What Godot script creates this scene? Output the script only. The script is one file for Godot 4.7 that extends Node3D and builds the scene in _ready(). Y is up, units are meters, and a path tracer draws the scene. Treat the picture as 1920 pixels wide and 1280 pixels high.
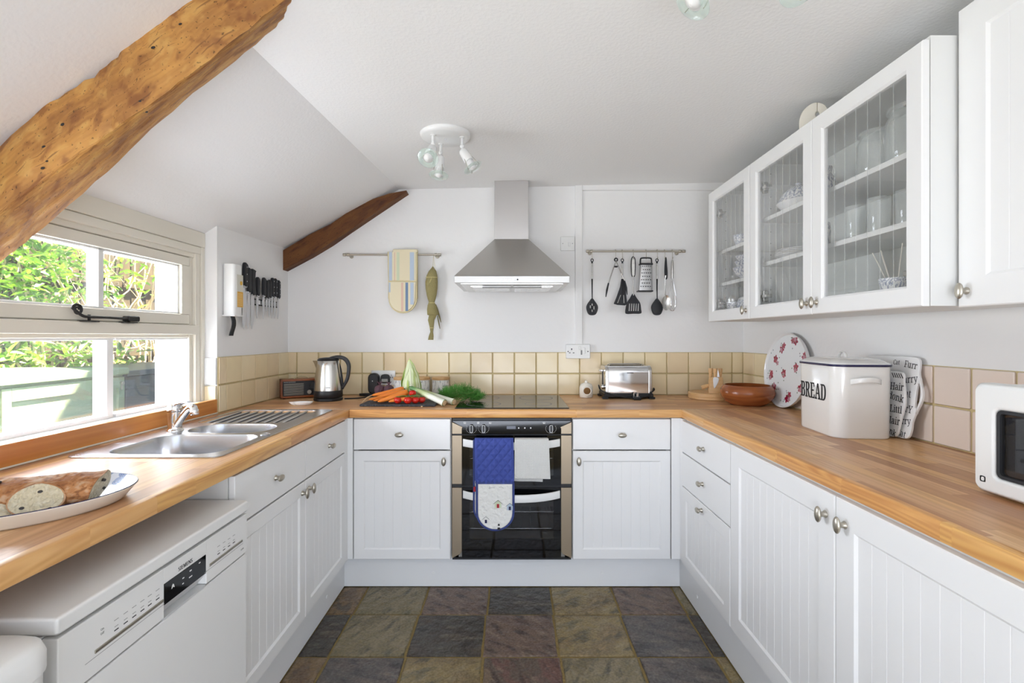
extends Node3D
# A small white cottage kitchen: worktops on three sides, an oak cruck beam, slate floor, window on the left.
# x to the right, y up, -z away from the camera; floor at y = 0; back wall face at z = -3.05.

const F := 920.0
const WT := 0.91        # worktop height
const DB := 3.05        # depth of the back wall
const DF := 2.436       # depth of the back run's front
const XL := -1.393      # left wall face
const XR := 1.437       # right wall face
var M := {}
var used := {}
var rng := RandomNumberGenerator.new()


func _ready() -> void:
	rng.seed = 7
	setup_view()
	make_materials()
	build_room()
	build_window()
	build_outside()
	build_beams()
	build_tiles()
	build_worktops()
	build_base_units()
	build_wall_units()
	build_cooking()
	build_sink()
	build_dishwasher()
	build_back_left_items()
	build_back_right_items()
	build_right_items()
	build_wall_items()
	build_left_items()
	build_ceiling_lamps()
	build_crockery()


func setup_view() -> void:
	var cam := Camera3D.new()
	cam.name = "camera"
	cam.projection = Camera3D.PROJECTION_FRUSTUM
	cam.near = 0.05
	cam.far = 60.0
	cam.size = 2.0 * 0.05 * 640.0 / F
	cam.frustum_offset = Vector2(0, -10.0 / F * 0.05)
	cam.position = Vector3(0, 1.275, 0)
	add_child(cam)
	cam.current = true
	var we := WorldEnvironment.new()
	we.name = "daylight"
	var e := Environment.new()
	e.background_mode = Environment.BG_SKY
	var sky := Sky.new()
	var sm := ProceduralSkyMaterial.new()
	sm.sky_top_color = Color("8db6e6")
	sm.sky_horizon_color = Color("e4eefa")
	sm.ground_bottom_color = Color("9a968c")
	sm.ground_horizon_color = Color("c9cac6")
	sm.sun_angle_max = 4.0
	sky.sky_material = sm
	e.sky = sky
	e.background_energy_multiplier = 1.4
	e.tonemap_mode = Environment.TONE_MAPPER_LINEAR
	e.tonemap_exposure = 1.4
	e.sdfgi_enabled = true
	e.ssao_enabled = true
	e.ssil_enabled = true
	we.environment = e
	add_child(we)
	var sun := DirectionalLight3D.new()
	sun.name = "sun"
	sun.light_color = Color("fff1d8")
	sun.light_energy = 13.0
	sun.light_angular_distance = 0.5
	sun.shadow_enabled = true
	sun.sky_mode = DirectionalLight3D.SKY_MODE_LIGHT_AND_SKY
	add_child(sun)
	sun.look_at_from_position(Vector3(3.0, 6.0, -2.1), Vector3.ZERO)
	# daylight of the wide garden doors behind the camera
	area_light("garden_door_daylight", Vector3(0, 1.3, 1.55), Vector3(0, 1.35, 0), Vector2(2.3, 1.8), 1.45, Color("ebf2ff"))
	# daylight of the left window
	area_light("window_daylight", Vector3(-2.0, 1.27, -1.84), Vector3(0, 1.27, -1.80), Vector2(1.3, 0.9), 6.6, Color("e9f1ff"))
	# light thrown up by the sunlit paving behind the camera
	area_light("garden_door_bounce", Vector3(0, 0.4, 1.6), Vector3(0.7, 2.0, -1.8), Vector2(2.3, 0.6), 2.7, Color("e8f0ff"))


func area_light(called: String, at: Vector3, to: Vector3, size: Vector2, energy: float, col: Color) -> void:
	var a := AreaLight3D.new()
	a.name = called
	a.area_size = size
	a.light_energy = energy
	a.light_color = col
	a.shadow_enabled = true
	a.area_range = 12.0
	add_child(a)
	a.look_at_from_position(at, to)


# ---------------------------------------------------------------- geometry

class G:
	var v := PackedVector3Array()
	var n := PackedVector3Array()
	var t := PackedVector2Array()
	var xf := Transform3D.IDENTITY
	var us := Vector2.ONE

	func tri(a: Vector3, b: Vector3, c: Vector3, na: Vector3, nb: Vector3, nc: Vector3, ua: Vector2, ub: Vector2, uc: Vector2) -> void:
		if (b - a).cross(c - a).length_squared() < 1e-20:
			return
		var nbs := xf.basis.inverse().transposed()
		var A := xf * a
		var B := xf * b
		var C := xf * c
		na = (nbs * na).normalized()
		nb = (nbs * nb).normalized()
		nc = (nbs * nc).normalized()
		if (B - A).cross(C - A).dot(na + nb + nc) > 0.0:
			v.append(A); v.append(C); v.append(B)
			n.append(na); n.append(nc); n.append(nb)
			t.append(ua); t.append(uc); t.append(ub)
		else:
			v.append(A); v.append(B); v.append(C)
			n.append(na); n.append(nb); n.append(nc)
			t.append(ua); t.append(ub); t.append(uc)

	func auv(p: Vector3, nn: Vector3) -> Vector2:
		var m := nn.abs()
		if m.x >= m.y and m.x >= m.z:
			return Vector2(p.z, p.y) * us
		if m.y >= m.z:
			return Vector2(p.x, p.z) * us
		return Vector2(p.x, p.y) * us

	# a flat convex polygon whose outside lies towards hint
	func face(p: Array, hint: Vector3, nn: Array = []) -> void:
		var g: Vector3 = (p[1] - p[0]).cross(p[2] - p[0])
		if p.size() > 3:
			g += (p[2] - p[0]).cross(p[3] - p[0])
		if g.length_squared() < 1e-20:
			return
		g = g.normalized()
		if g.dot(hint) < 0.0:
			g = -g
		for i in range(1, p.size() - 1):
			if nn.is_empty():
				tri(p[0], p[i], p[i + 1], g, g, g, auv(p[0], g), auv(p[i], g), auv(p[i + 1], g))
			else:
				tri(p[0], p[i], p[i + 1], nn[0], nn[i], nn[i + 1], auv(p[0], g), auv(p[i], g), auv(p[i + 1], g))

	# box with rounded-off edges
	func box(c: Vector3, s: Vector3, b := 0.0) -> void:
		var h := s / 2.0
		b = minf(b, minf(h.x, minf(h.y, h.z)) * 0.98)
		for i in 3:
			var j := (i + 1) % 3
			var k := (i + 2) % 3
			for si in [-1.0, 1.0]:
				var ni := Vector3.ZERO
				ni[i] = si
				var pts := []
				for q in [[-1.0, -1.0], [1.0, -1.0], [1.0, 1.0], [-1.0, 1.0]]:
					var p := Vector3.ZERO
					p[i] = si * h[i]
					p[j] = q[0] * (h[j] - b)
					p[k] = q[1] * (h[k] - b)
					pts.append(c + p)
				face(pts, ni)
			if b > 0.0:
				for sj in [-1.0, 1.0]:
					for sk in [-1.0, 1.0]:
						var nj := Vector3.ZERO
						nj[j] = sj
						var nk := Vector3.ZERO
						nk[k] = sk
						var pts := []
						var nn := []
						for q in [[-1.0, 0], [1.0, 0], [1.0, 1], [-1.0, 1]]:
							var p := Vector3.ZERO
							p[i] = q[0] * (h[i] - b)
							p[j] = sj * (h[j] - (b if q[1] == 1 else 0.0))
							p[k] = sk * (h[k] - (b if q[1] == 0 else 0.0))
							pts.append(c + p)
							nn.append(nj if q[1] == 0 else nk)
						face(pts, nj + nk, nn)
		if b > 0.0:
			for sx in [-1.0, 1.0]:
				for sy in [-1.0, 1.0]:
					for sz in [-1.0, 1.0]:
						var s3 := Vector3(sx, sy, sz)
						face([c + s3 * Vector3(h.x, h.y - b, h.z - b), c + s3 * Vector3(h.x - b, h.y, h.z - b), c + s3 * Vector3(h.x - b, h.y - b, h.z)], s3, [Vector3(sx, 0, 0), Vector3(0, sy, 0), Vector3(0, 0, sz)])

	# box given by its two corners
	func slab(a: Vector3, c: Vector3, b := 0.0) -> void:
		box((a + c) / 2.0, (c - a).abs(), b)

	# profile of Vector2(radius, height), outside going up, turned round y; sx, sz stretch it
	func lathe(p: Array, seg := 28, crease := 0.75, stretch := Vector2.ONE) -> void:
		var m := p.size()
		var fn := []
		for i in m - 1:
			var d: Vector2 = p[i + 1] - p[i]
			fn.append(Vector2(d.y, -d.x).normalized())
		for i in m - 1:
			var n0: Vector2 = fn[i]
			var n1: Vector2 = fn[i]
			if i > 0 and fn[i].dot(fn[i - 1]) > crease:
				n0 = (fn[i] + fn[i - 1]).normalized()
			if i < m - 2 and fn[i].dot(fn[i + 1]) > crease:
				n1 = (fn[i] + fn[i + 1]).normalized()
			for k in seg:
				var a0 := TAU * k / seg
				var a1 := TAU * (k + 1) / seg
				var q := []
				for w in [[p[i], n0, a0], [p[i], n0, a1], [p[i + 1], n1, a1], [p[i + 1], n1, a0]]:
					var c := cos(w[2])
					var s := sin(w[2])
					q.append([Vector3(w[0].x * c * stretch.x, w[0].y, w[0].x * s * stretch.y), Vector3(w[1].x * c / stretch.x, w[1].y, w[1].x * s / stretch.y).normalized(), Vector2(w[2] / TAU, float(i if w[0] == p[i] else i + 1) / (m - 1))])
				tri(q[0][0], q[1][0], q[2][0], q[0][1], q[1][1], q[2][1], q[0][2] * us, q[1][2] * us, q[2][2] * us)
				tri(q[0][0], q[2][0], q[3][0], q[0][1], q[2][1], q[3][1], q[0][2] * us, q[2][2] * us, q[3][2] * us)

	# rod along a path; r is a number or an array; flat squashes it across the second axis
	func tube(path: Array, r: Variant, seg := 10, flat := 1.0, up := Vector3.UP) -> void:
		var rings := []
		var m := path.size()
		var x := Vector3.ZERO
		for i in m:
			var d: Vector3 = (path[mini(i + 1, m - 1)] - path[maxi(i - 1, 0)]).normalized()
			if i == 0:
				x = d.cross(up)
				if x.length() < 0.1:
					x = d.cross(Vector3(1, 0, 0.2))
			x = (x - d * x.dot(d)).normalized()
			var y := d.cross(x)
			var rr: float = r[i] if r is Array else r
			var ring := PackedVector3Array()
			for k in seg:
				var a := TAU * k / seg
				ring.append(path[i] + x * cos(a) * rr + y * sin(a) * rr * flat)
			rings.append(ring)
		loft(rings)

	# skin through closed rings of equal length, smooth except where neighbouring faces turn sharply; ends closed
	func loft(rings: Array, cap0 := true, cap1 := true, crease := 0.6) -> void:
		var m := rings.size()
		var k: int = rings[0].size()
		var fn := []
		var sum := 0.0
		for i in m - 1:
			var row := PackedVector3Array()
			var c := Vector3.ZERO
			for j in k:
				c += rings[i][j] + rings[i + 1][j]
			c /= 2.0 * k
			for j in k:
				var j1 := (j + 1) % k
				var g: Vector3 = (rings[i + 1][j1] - rings[i][j]).cross(rings[i + 1][j] - rings[i][j1])
				sum += g.dot((rings[i][j] + rings[i + 1][j1]) / 2.0 - c)
				row.append(g.normalized() if g.length_squared() > 1e-22 else Vector3.ZERO)
			fn.append(row)
		var sg := -1.0 if sum < 0.0 else 1.0
		for i in m - 1:
			for j in k:
				var j1 := (j + 1) % k
				var f: Vector3 = fn[i][j] * sg
				if f == Vector3.ZERO:
					continue
				var nn := []
				for w in [[i, j], [i, j1], [i + 1, j1], [i + 1, j]]:
					var s := Vector3.ZERO
					for a in [w[0] - 1, w[0]]:
						for b in [(w[1] + k - 1) % k, w[1]]:
							if a >= 0 and a < m - 1:
								var g: Vector3 = fn[a][b] * sg
								if g.dot(f) > crease:
									s += g
					nn.append(s.normalized() if s != Vector3.ZERO else f)
				var u0 := Vector2(float(j) / k, float(i) / (m - 1)) * us
				var u1 := Vector2(float(j + 1) / k, float(i) / (m - 1)) * us
				var u2 := Vector2(float(j + 1) / k, float(i + 1) / (m - 1)) * us
				var u3 := Vector2(float(j) / k, float(i + 1) / (m - 1)) * us
				tri(rings[i][j], rings[i][j1], rings[i + 1][j1], nn[0], nn[1], nn[2], u0, u1, u2)
				tri(rings[i][j], rings[i + 1][j1], rings[i + 1][j], nn[0], nn[2], nn[3], u0, u2, u3)
		for e in [[0, 1, cap0], [m - 1, m - 2, cap1]]:
			if not e[2]:
				continue
			var c := Vector3.ZERO
			var c2 := Vector3.ZERO
			for j in k:
				c += rings[e[0]][j] / k
				c2 += rings[e[1]][j] / k
			var w := Vector3.ZERO
			for j in k:
				w += (rings[e[0]][j] - c).cross(rings[e[0]][(j + 1) % k] - c)
			if w.length_squared() < 1e-20:
				continue
			w = w.normalized()
			if w.dot(c - c2) < 0.0:
				w = -w
			for j in k:
				var p: Vector3 = rings[e[0]][j]
				var q: Vector3 = rings[e[0]][(j + 1) % k]
				tri(c, p, q, w, w, w, auv(c, w), auv(p, w), auv(q, w))

	# a polygon (x, y) given depth from z0 to z1, its edges rounded by b
	func ext(poly: PackedVector2Array, z0: float, z1: float, b := 0.0) -> void:
		var clean := PackedVector2Array()
		for p in poly:
			if clean.is_empty() or p.distance_to(clean[clean.size() - 1]) > 1e-6:
				clean.append(p)
		if clean.size() > 1 and clean[0].distance_to(clean[clean.size() - 1]) < 1e-6:
			clean.remove_at(clean.size() - 1)
		poly = clean
		if poly.size() < 3:
			return
		if Geometry2D.is_polygon_clockwise(poly):
			poly.reverse()
		var m := poly.size()
		var en := []
		for i in m:
			var d := poly[(i + 1) % m] - poly[i]
			en.append(Vector2(d.y, -d.x).normalized())
		var inset := PackedVector2Array()
		for i in m:
			var a: Vector2 = en[(i + m - 1) % m]
			var c: Vector2 = en[i]
			var w := (a + c) / maxf(1.0 + a.dot(c), 0.25)
			inset.append(poly[i] - w * b)
		var idx := Geometry2D.triangulate_polygon(inset if b > 0.0 else poly)
		if idx.is_empty():
			idx = Geometry2D.triangulate_polygon(poly)
		for e in [[z1, Vector3(0, 0, 1)], [z0, Vector3(0, 0, -1)]]:
			for q in range(0, idx.size(), 3):
				var pts := []
				for w in 3:
					var p2: Vector2 = (inset if b > 0.0 else poly)[idx[q + w]]
					pts.append(Vector3(p2.x, p2.y, e[0]))
				face(pts, e[1])
		for i in m:
			var j := (i + 1) % m
			var e2: Vector2 = en[i]
			var na: Vector2 = (e2 + en[(i + m - 1) % m]).normalized() if e2.dot(en[(i + m - 1) % m]) > 0.7 else e2
			var nb: Vector2 = (e2 + en[j]).normalized() if e2.dot(en[j]) > 0.7 else e2
			var A := Vector3(na.x, na.y, 0)
			var B := Vector3(nb.x, nb.y, 0)
			var hint := Vector3(e2.x, e2.y, 0)
			face([Vector3(poly[i].x, poly[i].y, z0 + b), Vector3(poly[j].x, poly[j].y, z0 + b), Vector3(poly[j].x, poly[j].y, z1 - b), Vector3(poly[i].x, poly[i].y, z1 - b)], hint, [A, B, B, A])
			if b > 0.0:
				for s in [[z1 - b, z1, Vector3(0, 0, 1)], [z0 + b, z0, Vector3(0, 0, -1)]]:
					face([Vector3(poly[i].x, poly[i].y, s[0]), Vector3(poly[j].x, poly[j].y, s[0]), Vector3(inset[j].x, inset[j].y, s[1]), Vector3(inset[i].x, inset[i].y, s[1])], hint + s[2], [A, B, s[2], s[2]])

	# the same with holes right through it
	func ext_holes(poly: PackedVector2Array, holes: Array, z0: float, z1: float, b := 0.0) -> void:
		var xs := [-100.0]
		for h in holes:
			var lo := 1e9
			var hi := -1e9
			for p in h:
				lo = minf(lo, p.x)
				hi = maxf(hi, p.x)
			xs.append((lo + hi) / 2.0)
		xs.append(100.0)
		xs.sort()
		for i in xs.size() - 1:
			if xs[i + 1] - xs[i] < 1e-5:
				continue
			var band := PackedVector2Array([Vector2(xs[i], -100), Vector2(xs[i + 1], -100), Vector2(xs[i + 1], 100), Vector2(xs[i], 100)])
			for piece in Geometry2D.intersect_polygons(poly, band):
				var left := [piece]
				for h in holes:
					var next := []
					for l in left:
						next.append_array(Geometry2D.clip_polygons(l, h))
					left = next
				for l in left:
					ext(l, z0, z1, b)

	# fn(u, v) -> Vector3 over the unit square; sgn turns the outside round
	func grid(nu: int, nv: int, fn: Callable, sgn := 1.0) -> void:
		var p := []
		for i in nu + 1:
			var row := PackedVector3Array()
			for j in nv + 1:
				row.append(fn.call(float(i) / nu, float(j) / nv))
			p.append(row)
		var nm := []
		for i in nu + 1:
			var row := PackedVector3Array()
			for j in nv + 1:
				var du: Vector3 = p[mini(i + 1, nu)][j] - p[maxi(i - 1, 0)][j]
				var dv: Vector3 = p[i][mini(j + 1, nv)] - p[i][maxi(j - 1, 0)]
				row.append(du.cross(dv).normalized() * sgn)
			nm.append(row)
		for i in nu:
			for j in nv:
				var u0 := Vector2(float(i) / nu, float(j) / nv) * us
				var u2 := Vector2(float(i + 1) / nu, float(j + 1) / nv) * us
				tri(p[i][j], p[i + 1][j], p[i + 1][j + 1], nm[i][j], nm[i + 1][j], nm[i + 1][j + 1], u0, Vector2(u2.x, u0.y), u2)
				tri(p[i][j], p[i + 1][j + 1], p[i][j + 1], nm[i][j], nm[i + 1][j + 1], nm[i][j + 1], u0, u2, Vector2(u0.x, u2.y))

	# a sheet with thickness: front fn, back the same pushed by off
	func sheet(nu: int, nv: int, fn: Callable, off: Vector3, sgn := 1.0) -> void:
		grid(nu, nv, fn, sgn)
		grid(nu, nv, func(a, b): return fn.call(a, b) + off, -sgn)
		for e in [[0, 0], [1, 0], [0, 1], [1, 1]]:
			var cnt: int = nv if e[0] == 0 else nu
			for i in cnt:
				var a := float(i) / cnt
				var b := float(i + 1) / cnt
				var p: Vector3 = fn.call(float(e[1]), a) if e[0] == 0 else fn.call(a, float(e[1]))
				var q: Vector3 = fn.call(float(e[1]), b) if e[0] == 0 else fn.call(b, float(e[1]))
				var inn: Vector3 = fn.call(0.5, (a + b) / 2) if e[0] == 0 else fn.call((a + b) / 2, 0.5)
				face([p, q, q + off, p + off], (p + q) / 2 - inn)

	func ball(c: Vector3, r: Vector3, seg := 20, rings := 12) -> void:
		var old := xf
		xf = xf * Transform3D(Basis.from_scale(r), c)
		var pr := []
		for i in rings + 1:
			var a := -PI / 2 + PI * i / rings
			pr.append(Vector2(maxf(cos(a), 0.0), sin(a)))
		lathe(pr, seg, -1.0)
		xf = old

	func cyl(a: Vector3, b: Vector3, r: float, seg := 16, bev := 0.0) -> void:
		var d := (b - a).normalized()
		if bev > 0.0:
			tube([a, a + d * bev * 0.3, a + d * bev, b - d * bev, b - d * bev * 0.3, b], [r - bev, r - bev * 0.3, r, r, r - bev * 0.3, r - bev], seg)
		else:
			tube([a, b], r, seg)

	func mesh() -> ArrayMesh:
		var arr := []
		arr.resize(Mesh.ARRAY_MAX)
		arr[Mesh.ARRAY_VERTEX] = v
		arr[Mesh.ARRAY_NORMAL] = n
		arr[Mesh.ARRAY_TEX_UV] = t
		var out := ArrayMesh.new()
		if v.size():
			out.add_surface_from_arrays(Mesh.PRIMITIVE_TRIANGLES, arr)
		return out


func bx(a: Vector3, c: Vector3, b := 0.0) -> G:
	var g := G.new()
	g.slab(a, c, b)
	return g


func at(u: float, v: float, d: float) -> Vector3:   # the point at depth d seen at that place of the photograph
	return Vector3((u - 960.0) * d / F, 1.275 - (v - 630.0) * d / F, -d)


func rrect(w: float, h: float, r: float, seg := 5) -> PackedVector2Array:
	var p := PackedVector2Array()
	for c in [[1, 1, 0.0], [-1, 1, PI / 2], [-1, -1, PI], [1, -1, PI * 1.5]]:
		for i in seg + 1:
			var a: float = c[2] + PI / 2 * i / seg
			p.append(Vector2(c[0] * (w / 2 - r) + cos(a) * r, c[1] * (h / 2 - r) + sin(a) * r))
	return p


func oval(rx: float, ry: float, seg := 24) -> PackedVector2Array:
	var p := PackedVector2Array()
	for i in seg:
		p.append(Vector2(cos(TAU * i / seg) * rx, sin(TAU * i / seg) * ry))
	return p


func shift(p: PackedVector2Array, d: Vector2) -> PackedVector2Array:
	var q := PackedVector2Array()
	for a in p:
		q.append(a + d)
	return q


# smooth closed curve through a few points
func curve(pts: Array, per := 6, closed := true) -> PackedVector2Array:
	var out := PackedVector2Array()
	var m := pts.size()
	for i in (m if closed else m - 1):
		var p0: Vector2 = pts[(i + m - 1) % m] if closed or i > 0 else pts[i]
		var p1: Vector2 = pts[i]
		var p2: Vector2 = pts[(i + 1) % m]
		var p3: Vector2 = pts[(i + 2) % m] if closed or i + 2 < m else p2
		for k in per:
			out.append(p1.cubic_interpolate(p2, p0, p3, float(k) / per))
	if not closed:
		out.append(pts[m - 1])
	return out


func curve3(pts: Array, per := 6) -> Array:
	var out := []
	var m := pts.size()
	for i in m - 1:
		var p0: Vector3 = pts[maxi(i - 1, 0)]
		var p3: Vector3 = pts[mini(i + 2, m - 1)]
		for k in per:
			out.append(pts[i].cubic_interpolate(pts[i + 1], p0, p3, float(k) / per))
	out.append(pts[m - 1])
	return out


func ring_at(poly: PackedVector2Array, y: float, sc := Vector2.ONE, off := Vector2.ZERO) -> PackedVector3Array:   # a plan shape as a ring at height y
	var r := PackedVector3Array()
	for p in poly:
		r.append(Vector3(p.x * sc.x + off.x, y, -(p.y * sc.y + off.y)))
	return r


func ry(deg: float, at_ := Vector3.ZERO) -> Transform3D:
	return Transform3D(Basis(Vector3.UP, deg_to_rad(deg)), at_)


func rz(deg: float, at_ := Vector3.ZERO) -> Transform3D:
	return Transform3D(Basis(Vector3(0, 0, 1), deg_to_rad(deg)), at_)


func rx(deg: float, at_ := Vector3.ZERO) -> Transform3D:
	return Transform3D(Basis(Vector3(1, 0, 0), deg_to_rad(deg)), at_)


func mv(x: float, y: float, z: float) -> Transform3D:
	return Transform3D(Basis.IDENTITY, Vector3(x, y, z))


# ---------------------------------------------------------------- objects

func numbered(s: String) -> String:
	var k: int = used.get(s, 0)
	used[s] = k + 1
	return s if k == 0 else "%s_%03d" % [s, k]


func tag(o: Node, label: String, cat: String, group := "") -> void:
	o.set_meta("label", label)
	o.set_meta("category", cat)
	if group:
		o.set_meta("group", group)


func thing(called: String, label: String, cat: String, xf := Transform3D.IDENTITY, group := "") -> Node3D:
	var o := Node3D.new()
	o.name = numbered(called)
	add_child(o)
	o.transform = xf
	tag(o, label, cat, group)
	return o


func part(parent: Node, called: String, g: Variant, m: Material, xf := Transform3D.IDENTITY) -> MeshInstance3D:
	var o := MeshInstance3D.new()
	o.name = called
	if not (g is G and g.v.is_empty()):
		o.mesh = g.mesh() if g is G else g
	o.material_override = m
	o.transform = xf
	parent.add_child(o, true)
	return o


func solo(called: String, label: String, cat: String, g: Variant, m: Material, xf := Transform3D.IDENTITY, group := "") -> MeshInstance3D:
	var o := part(self, numbered(called), g, m, xf)
	tag(o, label, cat, group)
	return o


func struct(called: String, g: Variant, m: Material, xf := Transform3D.IDENTITY, label := "") -> MeshInstance3D:
	var o := part(self, numbered(called), g, m, xf)
	o.set_meta("kind", "structure")
	if label:
		o.set_meta("label", label)
	return o


func dup(o: Node3D, label: String, xf: Transform3D, group := "") -> Node3D:
	var c: Node3D = o.duplicate()
	var base := String(o.name).rstrip("0123456789").rstrip("_")
	c.name = numbered(base)
	add_child(c)
	c.transform = xf
	c.set_meta("label", label)
	if group:
		c.set_meta("group", group)
	return c


func words(parent: Node, called: String, s: String, font: String, h: float, m: Material, xf: Transform3D, thick := 0.0006, squeeze := 1.0, bold := false) -> MeshInstance3D:
	var tm := TextMesh.new()
	var f := SystemFont.new()
	f.font_names = PackedStringArray([font])
	if bold:
		f.font_weight = 700
	tm.font = f
	tm.text = s
	tm.font_size = 48
	tm.pixel_size = h / 35.0
	tm.depth = thick
	tm.curve_step = 2.0
	return part(parent, called, tm, m, xf * Transform3D(Basis.from_scale(Vector3(squeeze, 1, 1)), Vector3.ZERO))


# ---------------------------------------------------------------- materials

func mat(c: Color, rough := 0.5, metal := 0.0) -> StandardMaterial3D:
	var m := StandardMaterial3D.new()
	m.albedo_color = c
	m.roughness = rough
	m.metallic = metal
	return m


func noise(sd: int, freq: float, oct := 4, type := FastNoiseLite.TYPE_SIMPLEX_SMOOTH) -> FastNoiseLite:
	var f := FastNoiseLite.new()
	f.seed = sd
	f.frequency = freq
	f.noise_type = type
	f.fractal_octaves = oct
	return f


func noise_tex(sd: int, freq: float, size := 256, oct := 4) -> NoiseTexture2D:
	var t := NoiseTexture2D.new()
	t.width = size
	t.height = size
	t.seamless = true
	t.noise = noise(sd, freq, oct)
	return t


func bump(m: StandardMaterial3D, t: Texture2D, cm: float, tri := 0.0) -> StandardMaterial3D:
	m.heightmap_enabled = true
	m.heightmap_texture = t
	m.heightmap_scale = cm
	if tri > 0.0:
		m.uv1_triplanar = true
		m.uv1_scale = Vector3.ONE * tri
	return m


# fn(x, y) -> Color, sRGB
func paint(w: int, h: int, fn: Callable) -> ImageTexture:
	var b := PackedByteArray()
	b.resize(w * h * 3)
	var i := 0
	for y in h:
		for x in w:
			var c: Color = fn.call(x, y)
			b[i] = clampi(int(c.r * 255.0), 0, 255)
			b[i + 1] = clampi(int(c.g * 255.0), 0, 255)
			b[i + 2] = clampi(int(c.b * 255.0), 0, 255)
			i += 3
	return ImageTexture.create_from_image(Image.create_from_data(w, h, false, Image.FORMAT_RGB8, b))


func textured(t: Texture2D, rough := 0.5, scale := Vector3.ONE, tri := false) -> StandardMaterial3D:
	var m := mat(Color.WHITE, rough)
	m.albedo_texture = t
	m.uv1_scale = scale
	m.uv1_triplanar = tri
	return m


func pane(c: Color, a: float, rough := 0.0) -> StandardMaterial3D:
	var m := mat(Color(c.r, c.g, c.b, a), rough)
	m.transparency = BaseMaterial3D.TRANSPARENCY_ALPHA
	m.cull_mode = BaseMaterial3D.CULL_DISABLED
	return m


func bytes(sd: int, freq: float, w: int, h: int, oct := 4) -> PackedByteArray:
	return noise(sd, freq, oct).get_image(w, h).get_data()


func wood(sd: int, w: int, h: int, dark: Color, light: Color, stretch := 10.0, rings := 9.0) -> ImageTexture:   # grain along x
	var a := noise(sd, 0.006, 3)
	var b := noise(sd + 1, 0.03, 3)
	return paint(w, h, func(x, y):
		var q := a.get_noise_2d(x / stretch * 2.0, y * 2.2)
		var g := b.get_noise_2d(x / stretch, y * 3.0)
		var r := 0.5 + 0.5 * sin((y * 0.02 + q * 2.2) * rings)
		return dark.lerp(light, clampf(0.55 * r + 0.45 * (0.5 + g), 0, 1)))


func stave_texture() -> ImageTexture:   # laminate printed as beech staves; 1.8 m by 0.616 m
	var w := 1280
	var h := 448
	var rows := 14
	var r := RandomNumberGenerator.new()
	r.seed = 21
	var starts := []
	var tones := []
	for k in rows:
		var s := [0]
		var t := [r.randf()]
		var x := r.randi_range(60, 300)
		while x < w - 60:
			s.append(x)
			t.append(r.randf())
			x += r.randi_range(150, 420)
		starts.append(s)
		tones.append(t)
	var fine := noise(5, 0.03, 3)
	var rowh := h / rows
	var pal := [Color("c8966a"), Color("d8a97c"), Color("e4bb8e"), Color("bd8a62"), Color("dfb079")]
	return paint(w, h, func(x, y):
		var k: int = mini(y / rowh, rows - 1)
		var s: Array = starts[k]
		var i := 0
		while i + 1 < s.size() and s[i + 1] <= x:
			i += 1
		var t: float = tones[k][i]
		var c: Color = pal[int(t * 4.99)]
		var g := fine.get_noise_2d(x * 0.12 + t * 900.0, y * 2.4 + t * 300.0)
		c = c.lerp(Color("a87448"), clampf(0.10 + g * 0.5, 0, 0.3))
		if x - s[i] < 1 or y % rowh == 0:
			c = c.darkened(0.08)
		return c)


func slate_texture(sd: int, pal: Array) -> ImageTexture:
	var n := 256
	var a := noise(sd, 0.011, 4)
	a.domain_warp_enabled = true
	a.domain_warp_amplitude = 38.0
	a.domain_warp_frequency = 0.012
	var b := noise(sd + 40, 0.02, 5)
	b.domain_warp_enabled = true
	b.domain_warp_amplitude = 26.0
	b.domain_warp_frequency = 0.015
	var c := bytes(sd + 80, 0.11, n, n, 3)
	var t := sd * 0.9
	var ct := cos(t)
	var st := sin(t)
	return paint(n, n, func(x, y):
		var u: float = x * ct + y * st
		var v: float = y * ct - x * st
		var f := clampf(0.5 + a.get_noise_2d(u * 0.5, v) * 0.75, 0, 0.999) * (pal.size() - 1.0)
		var k := int(f)
		var col: Color = pal[k].lerp(pal[k + 1], smoothstep(0.2, 0.8, f - k))
		var q := b.get_noise_2d(u * 0.4, v * 1.3)
		col = col.lerp(pal[0].darkened(0.5), smoothstep(0.12, 0.6, q) * 0.6)
		col = col.lerp(Color("a89c84"), smoothstep(0.22, 0.6, -q) * 0.35)
		var g := c[y * n + x] / 255.0 - 0.45
		return col.lightened(g * 0.25) if g > 0 else col.darkened(-g * 0.4))


func blue_print(sd: int, ground: Color, ink: Color, freq := 0.03, cut := 0.1) -> ImageTexture:   # transfer-printed flowers, too fine to make out
	var a := noise(sd, freq, 3)
	var b := noise(sd + 9, freq * 2.3, 2, FastNoiseLite.TYPE_CELLULAR)
	return paint(256, 256, func(x, y):
		var q := a.get_noise_2d(x, y)
		var g := b.get_noise_2d(x, y)
		var k := smoothstep(cut, cut + 0.12, q + g * 0.35 + 0.2) * 0.85
		return ground.lerp(ink.lerp(ground, 0.5 + 0.5 * sin(q * 40.0 + g * 9.0)), k))


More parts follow.
